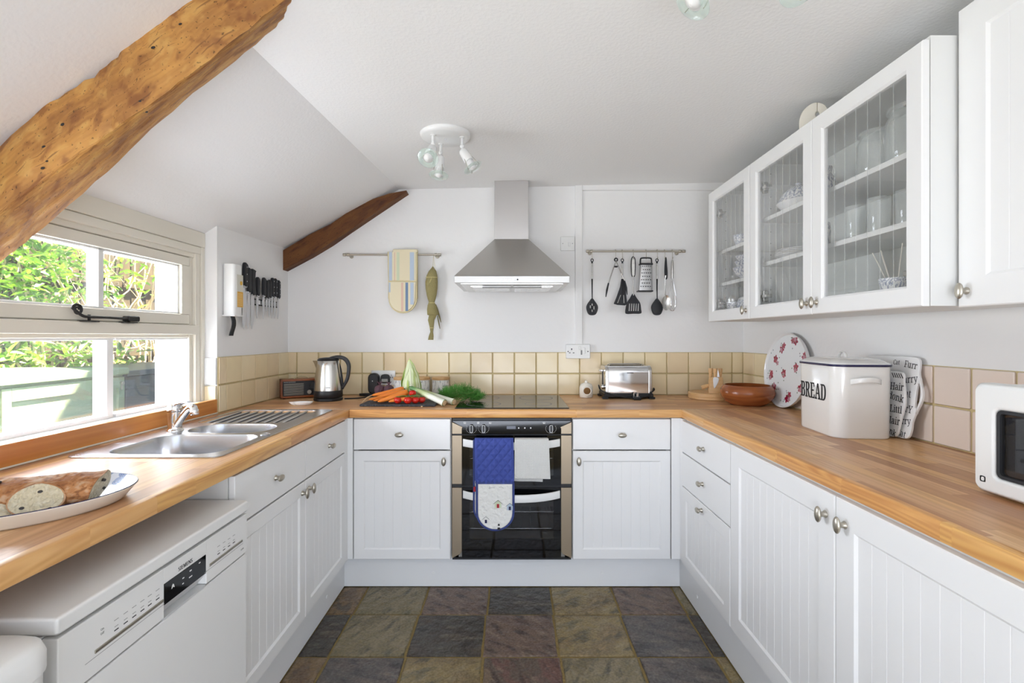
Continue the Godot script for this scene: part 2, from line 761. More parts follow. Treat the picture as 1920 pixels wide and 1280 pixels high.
func make_materials() -> void:
	var fine := noise_tex(11, 0.06, 256, 3)
	var rough := noise_tex(12, 0.035, 256, 4)
	M.wall = bump(mat(Color("f0efed"), 0.9), rough, 0.05, 2.5)
	M.ceiling = bump(mat(Color("f2f1ef"), 0.92), fine, 0.06, 4.0)
	M.cream = mat(Color("e9e3d4"), 0.42)
	M.gloss_white = mat(Color("eeeeec"), 0.3)
	M.cabinet = mat(Color("efeeec"), 0.34)
	M.carcass = mat(Color("e6e6e3"), 0.45)
	M.inside = mat(Color("e2e4df"), 0.5)
	M.plinth = mat(Color("e9e9e8"), 0.4)
	M.appliance = mat(Color("ecebe8"), 0.38)
	M.plastic = mat(Color("eeeeeb"), 0.35)
	M.dark_gap = mat(Color("2a2826"), 0.8)
	M.black = mat(Color("17171a"), 0.42)
	M.soft_black = mat(Color("232427"), 0.6)
	M.print_black = mat(Color("1d1d20"), 0.7)
	M.print_grey = mat(Color("8b8b8a"), 0.7)
	M.print_white = mat(Color("e8e8e6"), 0.6)
	M.nickel = mat(Color("b9b3a6"), 0.33, 0.9)
	M.chrome = mat(Color("e9eaec"), 0.07, 1.0)
	M.steel = bump(mat(Color("c9c7c3"), 0.32, 1.0), noise_tex(14, 0.02, 256, 2), 0.02)
	M.steel.uv1_scale = Vector3(2, 60, 1)
	M.sink = mat(Color("c4c4c6"), 0.26, 1.0)
	M.blade = mat(Color("cfcfd0"), 0.28, 1.0)
	M.iron = mat(Color("3a3937"), 0.5, 0.6)
	M.pane = pane(Color("ffffff"), 0.03)
	M.cab_glass = pane(Color("f4f8f4"), 0.02)
	M.glass_line = pane(Color("f2f5f0"), 0.2, 0.2)
	M.green_glass = pane(Color("cfe9dc"), 0.26)
	M.clear_glass = pane(Color("eef5f1"), 0.16)
	M.black_glass = mat(Color("0a0a0c"), 0.05)
	M.oven_glass = pane(Color("1c1a18"), 0.4)
	M.oven_trim = mat(Color("9f907b"), 0.36, 0.75)
	M.enamel = mat(Color("efeeea"), 0.14)
	M.enamel.clearcoat_enabled = true
	M.enamel.clearcoat = 0.5
	M.enamel.clearcoat_roughness = 0.05
	M.navy = mat(Color("23224a"), 0.25)
	M.ceramic = mat(Color("efe9dc"), 0.2)
	M.white_china = mat(Color("f1f0ee"), 0.15)
	M.willow = textured(blue_print(31, Color("f0f0ee"), Color("2e3c6c"), 0.045, 0.0), 0.18, Vector3(3, 1, 1))
	M.willow_plate = textured(blue_print(33, Color("e4e9f2"), Color("2f57a6"), 0.024, -0.02), 0.18, Vector3(2, 2, 1))
	M.grey_print = textured(blue_print(36, Color("efeeea"), Color("5a5a62"), 0.04, 0.22), 0.3, Vector3(3, 1, 1))
	M.staves = bump(textured(stave_texture(), 0.33, Vector3(1 / 1.8, 1 / 0.616, 1)), fine, 0.01)
	M.staves.heightmap_enabled = false
	M.staves.metallic_specular = 0.38
	M.edge = []
	for k in 4:
		M.edge.append(textured(wood(50 + k, 256, 64, [Color("c4864c"), Color("cd8f50"), Color("d0985c"), Color("c88e52")][k], [Color("e4ac68"), Color("e9b670"), Color("e8b87a"), Color("eaba70")][k], 9.0, 14.0), 0.3, Vector3(1.6, 8, 1)))
	M.upstand = textured(wood(60, 512, 64, Color("c67a38"), Color("da964f"), 16.0, 6.0), 0.3, Vector3(0.8, 10, 1))
	var oak := paint(1024, 512, oak_pixel.bind(noise(71, 0.004, 3), noise(72, 0.02, 4), noise(73, 0.012, 4), noise(74, 0.07, 2)))
	M.oak = bump(textured(oak, 0.62), noise_tex(76, 0.03, 256, 4), 0.5)
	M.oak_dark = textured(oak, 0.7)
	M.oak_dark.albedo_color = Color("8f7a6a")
	M.grout = mat(Color("c9b787"), 0.95)
	M.floor_grout = bump(mat(Color("8b7749"), 0.95), rough, 0.3, 6.0)
	M.tile = []
	for c in ["eedcb4", "f1e0bb", "ebd8b0", "eedbb6", "e9d4ae", "f2e2be"]:
		M.tile.append(bump(mat(Color(c), 0.22), noise_tex(80, 0.012, 128, 2), 0.25, 5.0))
	M.pink_tile = []
	for c in ["e8d8ca", "e4d2c4", "ebdbcd", "e6d5c3"]:
		M.pink_tile.append(bump(mat(Color(c), 0.22), noise_tex(81, 0.012, 128, 2), 0.25, 5.0))
	M.slate = []
	var pals := [
		["5c5640", "786c4e", "84775a", "6c6044"], ["37332e", "47423a", "403830", "544a3e"], ["564740", "6b574c", "725e50", "55463c"],
		["5c4633", "6b5540", "7a6244", "554838"], ["70664a", "8a7850", "7a6846", "927a52"], ["4a4848", "58524e", "625852", "504a48"], ["5c4038", "6a4c42", "5f5044", "7a6650"]]
	for k in pals.size():
		var pal := []
		for c in pals[k]:
			pal.append(Color(c))
		var m := bump(textured(slate_texture(100 + k, pal), 0.42, Vector3(2.6, 2.6, 1)), noise_tex(130 + k % 3, 0.03, 256, 5), 0.55)
		M.slate.append(m)
	M.terra = mat(Color("9a5a30"), 0.5)
	M.teak = textured(wood(62, 256, 128, Color("8a4a26"), Color("ab6434"), 10.0, 10.0), 0.24, Vector3(2, 1, 1))
	M.radio_wood = textured(wood(63, 256, 64, Color("7c3f1d"), Color("9c5526"), 10.0, 8.0), 0.3, Vector3(3, 6, 1))
	M.light_wood = textured(wood(64, 256, 128, Color("cf9f68"), Color("e3bd8a"), 10.0, 9.0), 0.4, Vector3(4, 8, 1))
	M.slate_board = bump(mat(Color("3a3b3f"), 0.55), rough, 0.5, 8.0)
	M.carrot = bump(mat(Color("e8842a"), 0.42), noise_tex(83, 0.05, 128, 2), 0.15, 9.0)
	M.carrot.subsurf_scatter_enabled = true
	M.carrot.subsurf_scatter_strength = 0.1
	M.tomato = mat(Color("c92316"), 0.12)
	M.stem_green = mat(Color("54742c"), 0.6)
	M.beet = bump(mat(Color("5b3a44"), 0.6), rough, 0.3, 9.0)
	M.root = mat(Color("e0c49a"), 0.7)
	M.cabbage = [mat(Color("e6eec2"), 0.45), mat(Color("d3e296"), 0.45), mat(Color("bcd468"), 0.45)]
	for m in M.cabbage:
		bump(m, noise_tex(85, 0.03, 256, 3), 0.12, 10.0)
		m.backlight_enabled = true
		m.backlight = Color(0.2, 0.25, 0.08)
	M.leek_white = mat(Color("eef0d8"), 0.3)
	M.leek_green = mat(Color("8fae5e"), 0.4)
	M.leek_dark = mat(Color("4c7a44"), 0.45)
	M.leek = textured(paint(8, 128, func(_x, y): return Color("eef0dc").lerp(Color("c9d89a"), smoothstep(0.35, 0.65, y / 127.0)).lerp(Color("5b8a4c"), smoothstep(0.72, 0.95, y / 127.0))), 0.35)
	M.herb = mat(Color("4f8f34"), 0.6)
	M.herb.backlight_enabled = true
	M.herb.backlight = Color(0.1, 0.25, 0.05)
	M.copper_wire = mat(Color("4a4038"), 0.5)
	M.brushed = mat(Color("d2d0cc"), 0.22, 1.0)
	M.switch_mark = mat(Color("9c9c98"), 0.6)
	M.bulb = mat(Color("e9e8e6"), 0.45)
	M.crust = bump(textured(paint(256, 256, crust_pixel.bind(noise(91, 0.016, 4), noise(92, 0.05, 3))), 0.75), noise_tex(93, 0.04, 256, 4), 0.35)
	M.crumb = bump(textured(paint(256, 256, crumb_pixel.bind(noise(94, 0.05, 3, FastNoiseLite.TYPE_CELLULAR), noise(95, 0.02, 3))), 0.9, Vector3(8, 8, 1)), noise_tex(96, 0.09, 128, 3), 0.6)
	M.olive = mat(Color("2a2320"), 0.4)
	M.blue_cloth = bump(mat(Color("3f4f9a"), 0.85), noise_tex(97, 0.08, 128, 2), 0.08, 8.0)
	M.blue_cloth.rim_enabled = true
	M.blue_cloth.rim = 0.3
	M.blue_trim = mat(Color("3a4780"), 0.85)
	M.canvas = bump(mat(Color("e9e8e2"), 0.9), noise_tex(98, 0.05, 128, 3), 0.5, 5.0)
	M.towel = bump(textured(paint(128, 128, func(x, y): return Color("e4e3de").lerp(Color("a6a6a1"), 0.6 if x % 16 == 0 or y % 16 == 0 else (0.25 if x % 16 == 8 else 0.0))), 0.95, Vector3(20, 20, 1)), noise_tex(99, 0.1, 128, 3), 0.25)
	M.cream_cloth = mat(Color("e2d7b8"), 0.9)
	M.cream_trim = mat(Color("d9cba0"), 0.9)
	M.fish = bump(textured(paint(128, 128, func(x, y): return Color("a39763").lerp(Color("5f5a3a"), 0.55 * absf(sin(x * 0.39 + (8 if (y / 8) % 2 == 0 else 0) * 0.39)) * (1.0 if y % 8 < 3 else 0.3))), 0.75, Vector3(2, 4, 1)), noise_tex(90, 0.1, 128, 2), 0.2)
	M.string = mat(Color("d4c68e"), 0.8)
	M.red = mat(Color("a81f2c"), 0.7)
	M.stripe_blue = mat(Color("b7c4d2"), 0.9)
	M.stripe_navy = mat(Color("7189a6"), 0.9)
	M.stripe_pink = mat(Color("dbb9a4"), 0.9)
	M.stripe_green = mat(Color("ccd4b6"), 0.9)


func oak_pixel(x: int, y: int, a: FastNoiseLite, b: FastNoiseLite, c: FastNoiseLite, d: FastNoiseLite) -> Color:
	var q := a.get_noise_2d(x * 0.6, y * 2.0)
	var g := b.get_noise_2d(x * 0.25, y * 3.2)
	var patch := c.get_noise_2d(x * 0.7, y)
	var col := Color("a5713a").lerp(Color("c9924c"), clampf(0.5 + q + g * 0.6, 0, 1))
	col = col.lerp(Color("d3a45c"), smoothstep(0.1, 0.5, patch) * 0.7)
	col = col.lerp(Color("7c4a26"), smoothstep(0.1, 0.5, -patch) * 0.6)
	col = col.lerp(Color("5e3a20"), smoothstep(0.42, 0.6, g) * 0.5)
	if d.get_noise_2d(x, y * 1.3) > 0.62:
		col = col.darkened(0.35)
	return col


func crust_pixel(x: int, y: int, a: FastNoiseLite, b: FastNoiseLite) -> Color:
	var q := a.get_noise_2d(x, y)
	var g := b.get_noise_2d(x, y)
	var col := Color("a3693c").lerp(Color("be8450"), clampf(0.5 + q * 1.4, 0, 1))
	col = col.lerp(Color("c9aa8e"), smoothstep(-0.1, 0.5, q * 0.7 + g * 0.8) * 0.7)
	return col.lerp(Color("6a3e1e"), smoothstep(0.2, 0.5, -g) * 0.55)


func crumb_pixel(x: int, y: int, a: FastNoiseLite, b: FastNoiseLite) -> Color:
	var g := a.get_noise_2d(x, y)
	var q := b.get_noise_2d(x, y)
	return Color("cfc0a0").lerp(Color("e6dcc4"), clampf(0.6 + g * 0.8 + q * 0.5, 0, 1))


# ---------------------------------------------------------------- room

func crease_x(d: float) -> float:
	return -0.70 - 0.0795 * (DB - d)


func build_room() -> void:
	struct("floor", bx(Vector3(-1.9, -0.12, -3.3), Vector3(1.9, -0.004, 2.0)), M.floor_grout)
	var back := G.new()
	back.ext(PackedVector2Array([Vector2(-1.685, -0.12), Vector2(1.9, -0.12), Vector2(1.9, 2.55), Vector2(-0.75, 2.52), Vector2(-1.685, 1.92)]), -3.3, -DB)
	struct("wall_back", back, M.wall)
	struct("wall_right", bx(Vector3(XR, -0.12, -DB), Vector3(XR + 0.3, 2.6, 1.7)), M.wall)
	# left wall: pier by the back corner, below and above the window, near part
	var w := G.new()
	w.slab(Vector3(-1.685, -0.12, -DB), Vector3(XL, 2.0, -2.317))
	w.slab(Vector3(-1.685, -0.12, -2.317), Vector3(XL, 0.905, -1.24))
	w.slab(Vector3(-1.685, 0.905, -2.317), Vector3(-1.47, 0.955, -1.24))
	w.slab(Vector3(-1.685, 1.742, -2.317), Vector3(-1.475, 2.0, -1.24))
	w.slab(Vector3(-1.685, -0.12, -1.24), Vector3(XL, 0.955, 1.7))
	w.slab(Vector3(-1.685, 1.66, -1.24), Vector3(XL, 2.0, 1.7))
	w.slab(Vector3(-1.685, 0.955, -1.24), Vector3(XL, 1.66, -1.14))
	w.slab(Vector3(-1.685, 0.955, -0.24), Vector3(XL, 1.66, 1.7))
	struct("wall_left", w, M.wall)
	# wall behind the camera with the wide garden door opening
	w = G.new()
	w.slab(Vector3(-1.9, -0.12, 1.7), Vector3(-1.25, 2.6, 1.9))
	w.slab(Vector3(1.25, -0.12, 1.7), Vector3(1.74, 2.6, 1.9))
	w.slab(Vector3(-1.25, 2.12, 1.7), Vector3(1.25, 2.6, 1.9))
	struct("wall_front", w, M.wall)
	var door := struct("door_1", G.new(), M.gloss_white)
	w = G.new()
	for x in [-1.22, -0.41, 0.41, 1.22]:
		w.slab(Vector3(x - 0.03, 0, 1.76), Vector3(x + 0.03, 2.12, 1.82))
	for y in [0.04, 2.08]:
		w.slab(Vector3(-1.25, y - 0.04, 1.765), Vector3(1.25, y + 0.04, 1.815))
	part(door, "frame", w, M.gloss_white)
	for x in [-0.815, 0.0, 0.815]:
		part(door, "pane", bx(Vector3(x - 0.375, 0.08, 1.788), Vector3(x + 0.375, 2.04, 1.792)), M.pane)
	# flat ceiling, a little out of level, and the slope under the roof
	w = G.new()
	var y0 := 2.187
	var y1 := 2.232
	var top := []
	var bot := []
	for d in [3.2, -1.8]:
		var x0 := crease_x(d)
		bot.append(Vector3(x0, y0, -d))
		bot.append(Vector3(XR + 0.2, y1, -d))
	for p in bot:
		top.append(p + Vector3(0, 0.2, 0))
	w.face([bot[0], bot[1], bot[3], bot[2]], Vector3.DOWN)
	w.face([top[0], top[1], top[3], top[2]], Vector3.UP)
	w.face([bot[1], bot[3], top[3], top[1]], Vector3.RIGHT)
	w.face([bot[0], bot[2], top[2], top[0]], Vector3.LEFT)
	w.face([bot[0], bot[1], top[1], top[0]], Vector3(0, 0, -1))
	w.face([bot[2], bot[3], top[3], top[2]], Vector3(0, 0, 1))
	struct("ceiling", w, M.ceiling, Transform3D.IDENTITY, "flat white textured plaster ceiling")
	w = G.new()
	var fn := func(u: float, v: float) -> Vector3:
		var d := lerpf(3.2, -1.8, u)
		var a := Vector3(crease_x(d) + 0.0, y0, -d)
		var yl := lerpf(1.795, 1.816, clampf((d - 2.3) / 0.75, 0, 1))
		var b := Vector3(XL, yl, -d)
		return a.lerp(b, v * 1.22)
	w.grid(24, 6, fn, -1.0)
	w.grid(24, 6, func(u, v): return fn.call(u, v) + Vector3(-0.06, 0.2, 0), 1.0)
	for u in [0.0, 1.0]:
		w.face([fn.call(u, 0.0), fn.call(u, 1.0), fn.call(u, 1.0) + Vector3(-0.06, 0.2, 0), fn.call(u, 0.0) + Vector3(-0.06, 0.2, 0)], Vector3(0, 0, -1 if u == 0.0 else 1))
	struct("ceiling_slope", w, M.ceiling, Transform3D.IDENTITY, "sloping white plaster ceiling under the roof on the window side")
	# battens that frame the boxed panel on the back wall
	struct("trim_1", bx(Vector3(0.391, 1.176, -DB - 0.01), Vector3(0.437, 2.215, -DB + 0.012), 0.003), M.wall)
	struct("trim_2", bx(Vector3(0.437, 2.178, -DB - 0.01), Vector3(1.40, 2.232, -DB + 0.012), 0.003), M.wall)
	# plinths
	struct("baseboard_back", bx(Vector3(-0.854, 0.002, -2.52), Vector3(0.854, 0.162, -2.496), 0.002), M.plinth)
	struct("baseboard_left", bx(Vector3(-0.878, 0.002, -2.50), Vector3(-0.853, 0.162, -1.44), 0.002), M.plinth)
	struct("baseboard_right", bx(Vector3(0.853, 0.002, -2.50), Vector3(0.878, 0.162, -0.62), 0.002), M.plinth)
	var cap := G.new()
	cap.cyl(Vector3.ZERO, Vector3(0, 0, 0.004), 0.008, 14, 0.0015)
	for x in [-0.40, 0.458]:
		part(get_node("baseboard_back"), "screw_cap", cap, M.plastic, mv(x, 0.072, -2.497))
	part(get_node("baseboard_left"), "screw_cap", cap, M.plastic, Transform3D(Basis(Vector3.UP, PI / 2), Vector3(-0.854, 0.075, -2.26)))
	part(get_node("baseboard_right"), "screw_cap", cap, M.plastic, Transform3D(Basis(Vector3.UP, -PI / 2), Vector3(0.854, 0.075, -2.26)))
	# slate floor
	var fl := get_node("floor")
	var meshes := []
	for k in 5:
		meshes.append(null)
	var rows := {-2: [3, 0, 2, 1, 4, 2, 0], -1: [1, 0, 1, 2, 4, 5, 1], 0: [3, 5, 4, 6, 0, 5, 4]}
	var px := 0.307
	var pz := 0.296
	for i in range(-3, 4):
		for j in range(-9, 6):
			var x0 := -0.115 + i * px + (0.006 if j % 2 == 0 else 0.0)
			var x1 := x0 + px - 0.010
			var z0 := -2.243 + j * pz
			z0 = -2.243 + (j + 1) * pz
			var z1 := z0 + pz - 0.010
			x0 = maxf(x0, -0.852)
			x1 = minf(x1, 0.852)
			z0 = maxf(z0, -2.494)
			if z1 - z0 < 0.03 or x1 - x0 < 0.03 or z1 > 1.69:
				continue
			var g := G.new()
			slate_tile(g, x1 - x0, z1 - z0, i * 31 + j)
			part(fl, "floor_tile", g, M.slate[rows[j] [i + 3] if rows.has(j) else posmod(i * 5 + j * 3 + 2, 7)], mv((x0 + x1) / 2, 0, (z0 + z1) / 2))


func slate_tile(g: G, w: float, h: float, sd: int) -> void:
	var r := RandomNumberGenerator.new()
	r.seed = sd + 500
	var lift := r.randf_range(-0.0008, 0.0012)
	var tilt := Vector2(r.randf_range(-0.004, 0.004), r.randf_range(-0.004, 0.004))
	var off := Vector2(0.19, 0.19) + Vector2(r.randf_range(-0.02, 0.02), r.randf_range(-0.02, 0.02))
	var edge := []
	for k in 24:
		edge.append(r.randf_range(-0.0016, 0.0016))
	var rings := []
	for q in [[0.0, -0.008], [0.0, -0.002], [0.003, 0.0008], [0.007, 0.0012]]:
		var ring := PackedVector3Array()
		for k in 24:
			var f := k % 6 / 6.0 * 2.0 - 1.0
			var p := Vector2.ZERO
			match k / 6:
				0: p = Vector2(f, -1)
				1: p = Vector2(1, f)
				2: p = Vector2(-f, 1)
				3: p = Vector2(-1, -f)
			var s := Vector2(w / 2 - q[0] + edge[k] * (1 if q[0] < 0.004 else 0), h / 2 - q[0] + edge[(k + 7) % 24] * (1 if q[0] < 0.004 else 0))
			var xz := p * s
			ring.append(Vector3(xz.x, q[1] + lift + xz.dot(tilt), xz.y))
		rings.append(ring)
	g.loft(rings, false, true, 0.3)
	for i in g.t.size():
		g.t[i] = Vector2(g.v[i].x, g.v[i].z) + off


func build_tiles() -> void:
	var wb := get_node("wall_back")
	var meshes := []
	for k in 4:
		var g := G.new()
		var r := RandomNumberGenerator.new()
		r.seed = 40 + k
		g.box(Vector3.ZERO, Vector3(0.1295, 0.1275, 0.012), 0.004)
		for i in g.v.size():
			if g.v[i].z > 0.0:
				g.v[i].z += 0.0006 * sin(g.v[i].x * 40 + k) + 0.0005 * cos(g.v[i].y * 37 + k * 2)
		meshes.append(g.mesh())
	var gr := bx(Vector3(XL, 0.90, -DB - 0.01), Vector3(XR, 1.1755, -DB + 0.004))
	part(wb, "grout", gr, M.grout)
	var x := -1.335 - 0.135
	var k := 0
	while x < XR:
		for row in 2:
			var a := maxf(x + 0.0025, XL + 0.006)
			var b := minf(x + 0.1325, XR - 0.006)
			if b - a < 0.02:
				continue
			var xf := Transform3D(Basis.from_scale(Vector3((b - a) / 0.1295, 1, 1)), Vector3((a + b) / 2, 0.977 + row * 0.1327, -DB + 0.004))
			k += 1
			part(wb, "wall_tile", meshes[(k * 7) % 4], M.tile[(k * 5 + k / 3) % 6], xf * rz(rng.randf_range(-0.35, 0.35)))
		x += 0.135
	var wl := get_node("wall_left")
	part(wl, "grout", bx(Vector3(XL - 0.01, 0.90, -DB), Vector3(XL + 0.004, 1.1755, -2.319)), M.grout)
	for i in 6:
		for row in 2:
			var d0 := maxf(3.051 - (i + 1) * 0.134, 2.32) + 0.0025
			var d1 := 3.051 - i * 0.134 - 0.0025
			if d1 - d0 < 0.02:
				continue
			var xf := Transform3D(Basis(Vector3.UP, PI / 2) * Basis.from_scale(Vector3((d1 - d0) / 0.1295, 1, 1)), Vector3(XL + 0.004, 0.977 + row * 0.1327, -(d0 + d1) / 2))
			k += 1
			part(wl, "wall_tile", meshes[(k * 7) % 4], M.tile[(k * 5 + k / 3) % 6], xf)
	for row in 2:   # on the window reveal
		part(wl, "wall_tile", meshes[row], M.gloss_white if row == 1 else M.tile[1], Transform3D(Basis.from_scale(Vector3(0.42, 1, 1)), Vector3(-1.421, 0.977 + row * 0.1327, -2.313)))
	var wr := get_node("wall_right")
	part(wr, "grout", bx(Vector3(XR - 0.004, 0.90, -DB), Vector3(XR + 0.01, 1.1755, -0.3)), M.grout)
	for i in 21:
		for row in 2:
			var d1 := 3.035 - i * 0.137 - 0.0025
			var d0 := d1 - 0.1315
			var xf := Transform3D(Basis(Vector3.UP, -PI / 2) * Basis.from_scale(Vector3(0.1315 / 0.1295, 1, 1)), Vector3(XR - 0.004, 0.977 + row * 0.1327, -(d0 + d1) / 2))
			k += 1
			part(wr, "wall_tile", meshes[(k * 7) % 4], M.pink_tile[(k * 5 + k / 3) % 4] if i > 3 else M.tile[k % 6], xf)


# ---------------------------------------------------------------- window

func build_window() -> void:
	var d1 := 2.317
	var d0 := 1.24
	var win := struct("window_1", G.new(), M.cream)
	# frame: casing boards, jambs, head, transom, sill
	var g := G.new()
	g.slab(Vector3(-1.475, 1.69, -d1), Vector3(-1.447, 1.759, -d0), 0.003)
	g.slab(Vector3(-1.50, 1.655, -d1), Vector3(-1.453, 1.69, -d0), 0.004)
	g.slab(Vector3(-1.56, 1.635, -d1), Vector3(-1.464, 1.66, -d0), 0.005)
	for e in [[d1, -1.0], [d0, 1.0]]:
		var z: float = -e[0]
		var s: float = -e[1]
		g.slab(Vector3(-1.50, 0.955, z), Vector3(-1.449, 1.69, z + s * 0.022), 0.002)
		g.slab(Vector3(-1.54, 0.955, z + s * 0.022), Vector3(-1.457, 1.66, z + s * 0.056), 0.004)
		g.slab(Vector3(-1.56, 0.955, z + s * 0.056), Vector3(-1.472, 1.64, z + s * 0.078), 0.004)
	g.slab(Vector3(-1.56, 1.282, -d1 + 0.03), Vector3(-1.455, 1.326, -d0 - 0.03), 0.004)
	g.slab(Vector3(-1.55, 1.268, -d1 + 0.05), Vector3(-1.475, 1.284, -d0 - 0.05), 0.004)
	part(win, "frame", g, M.cream)
	g = G.new()
	g.slab(Vector3(-1.60, 0.945, -d1), Vector3(XL - 0.018, 0.972, -d0), 0.003)
	part(win, "window_sill", g, M.gloss_white)
	# upper sash
	var sash := G.new()
	var sx0 := -1.535
	var sx1 := -1.468
	sash.slab(Vector3(sx0, 1.592, -2.235), Vector3(sx1, 1.634, -1.322), 0.004)
	sash.slab(Vector3(sx0, 1.328, -2.235), Vector3(sx1, 1.374, -1.322), 0.004)
	sash.slab(Vector3(sx0, 1.374, -2.235), Vector3(sx1, 1.592, -2.182), 0.0)
	sash.slab(Vector3(sx0, 1.374, -1.378), Vector3(sx1, 1.592, -1.322), 0.0)
	var so := part(win, "sash", sash, M.cream)
	part(so, "glazing_bar", bx(Vector3(-1.535, 1.37, -1.793), Vector3(-1.49, 1.60, -1.767), 0.003), M.gloss_white)
	var bead := G.new()
	for e in [[1.793, 2.182], [1.378, 1.767]]:
		bead.slab(Vector3(-1.522, 1.592, -e[1]), Vector3(-1.482, 1.584, -e[0]), 0.002)
		bead.slab(Vector3(-1.522, 1.374, -e[1]), Vector3(-1.482, 1.382, -e[0]), 0.002)
		bead.slab(Vector3(-1.522, 1.374, -e[1]), Vector3(-1.482, 1.592, -e[1] + 0.008), 0.002)
		part(so, "pane", bx(Vector3(-1.512, 1.374, -e[1]), Vector3(-1.508, 1.592, -e[0])), M.pane)
	part(so, "glazing_bead", bead, M.gloss_white)
	# lower light, glazed straight into the frame
	part(win, "glazing_bar", bx(Vector3(-1.545, 0.965, -1.836), Vector3(-1.49, 1.27, -1.805), 0.003), M.gloss_white)
	bead = G.new()
	for e in [[1.836, 2.25], [1.32, 1.805]]:
		bead.slab(Vector3(-1.53, 1.26, -e[1]), Vector3(-1.482, 1.27, -e[0]), 0.002)
		bead.slab(Vector3(-1.53, 0.965, -e[1]), Vector3(-1.482, 0.985, -e[0]), 0.002)
		part(win, "pane", bx(Vector3(-1.514, 0.97, -e[1]), Vector3(-1.510, 1.27, -e[0])), M.pane)
	bead.slab(Vector3(-1.53, 0.97, -2.25), Vector3(-1.482, 1.27, -2.238), 0.002)
	part(win, "glazing_bead", bead, M.gloss_white)
	# the next window along the same wall
	var w2 := struct("window_2", G.new(), M.cream)
	g = G.new()
	for z in [-1.14, -0.715, -0.29]:
		g.slab(Vector3(-1.56, 0.955, z), Vector3(-1.47, 1.66, z + 0.05), 0.004)
	for y in [0.955, 1.28, 1.61]:
		g.slab(Vector3(-1.56, y, -1.14), Vector3(-1.47, y + 0.05, -0.24), 0.004)
	part(w2, "frame", g, M.cream)
	for z in [-1.09, -0.665]:
		for y in [1.005, 1.33]:
			part(w2, "pane", bx(Vector3(-1.512, y, z), Vector3(-1.508, y + 0.28, z + 0.375)), M.pane)
	# wrought iron stay on the sash
	var st := thing("window_stay", "black wrought iron window stay with a curled tail on the sash", "window stay", mv(-1.452, 1.345, -1.75))
	var path := []
	for i in 26:
		var a := i / 25.0 * TAU * 1.45
		var r := 0.006 + 0.013 * i / 25.0
		path.append(Vector3(0.004, 0.018 + r * cos(-a - 1.6) * -1.0, 0.115 + r * sin(-a - 1.6)))
	var low := path.size() - 1
	var tail: Vector3 = path[low]
	var arm := [tail, Vector3(0.006, 0.0, 0.10), Vector3(0.008, -0.004, 0.07), Vector3(0.008, -0.004, 0.0), Vector3(0.006, -0.005, -0.135)]
	var full := path.slice(0, low)
	full.append_array(curve3(arm, 5))
	var rad := []
	for i in full.size():
		rad.append(0.0028 + 0.0022 * minf(1.0, i / 22.0))
	g = G.new()
	g.tube(full, rad, 8)
	part(st, "bar", g, M.iron)
	g = G.new()
	g.slab(Vector3(-0.016, -0.014, -0.15), Vector3(0.014, 0.006, -0.095), 0.004)
	part(st, "pivot", g, M.iron)
	for z in [-0.11, 0.065]:
		g = G.new()
		g.slab(Vector3(-0.016, -0.021, z - 0.032), Vector3(0.012, -0.016, z + 0.032), 0.002)
		g.cyl(Vector3(0, -0.02, z), Vector3(0, 0.004, z), 0.0045, 8)
		part(st, "peg_plate", g, M.iron)


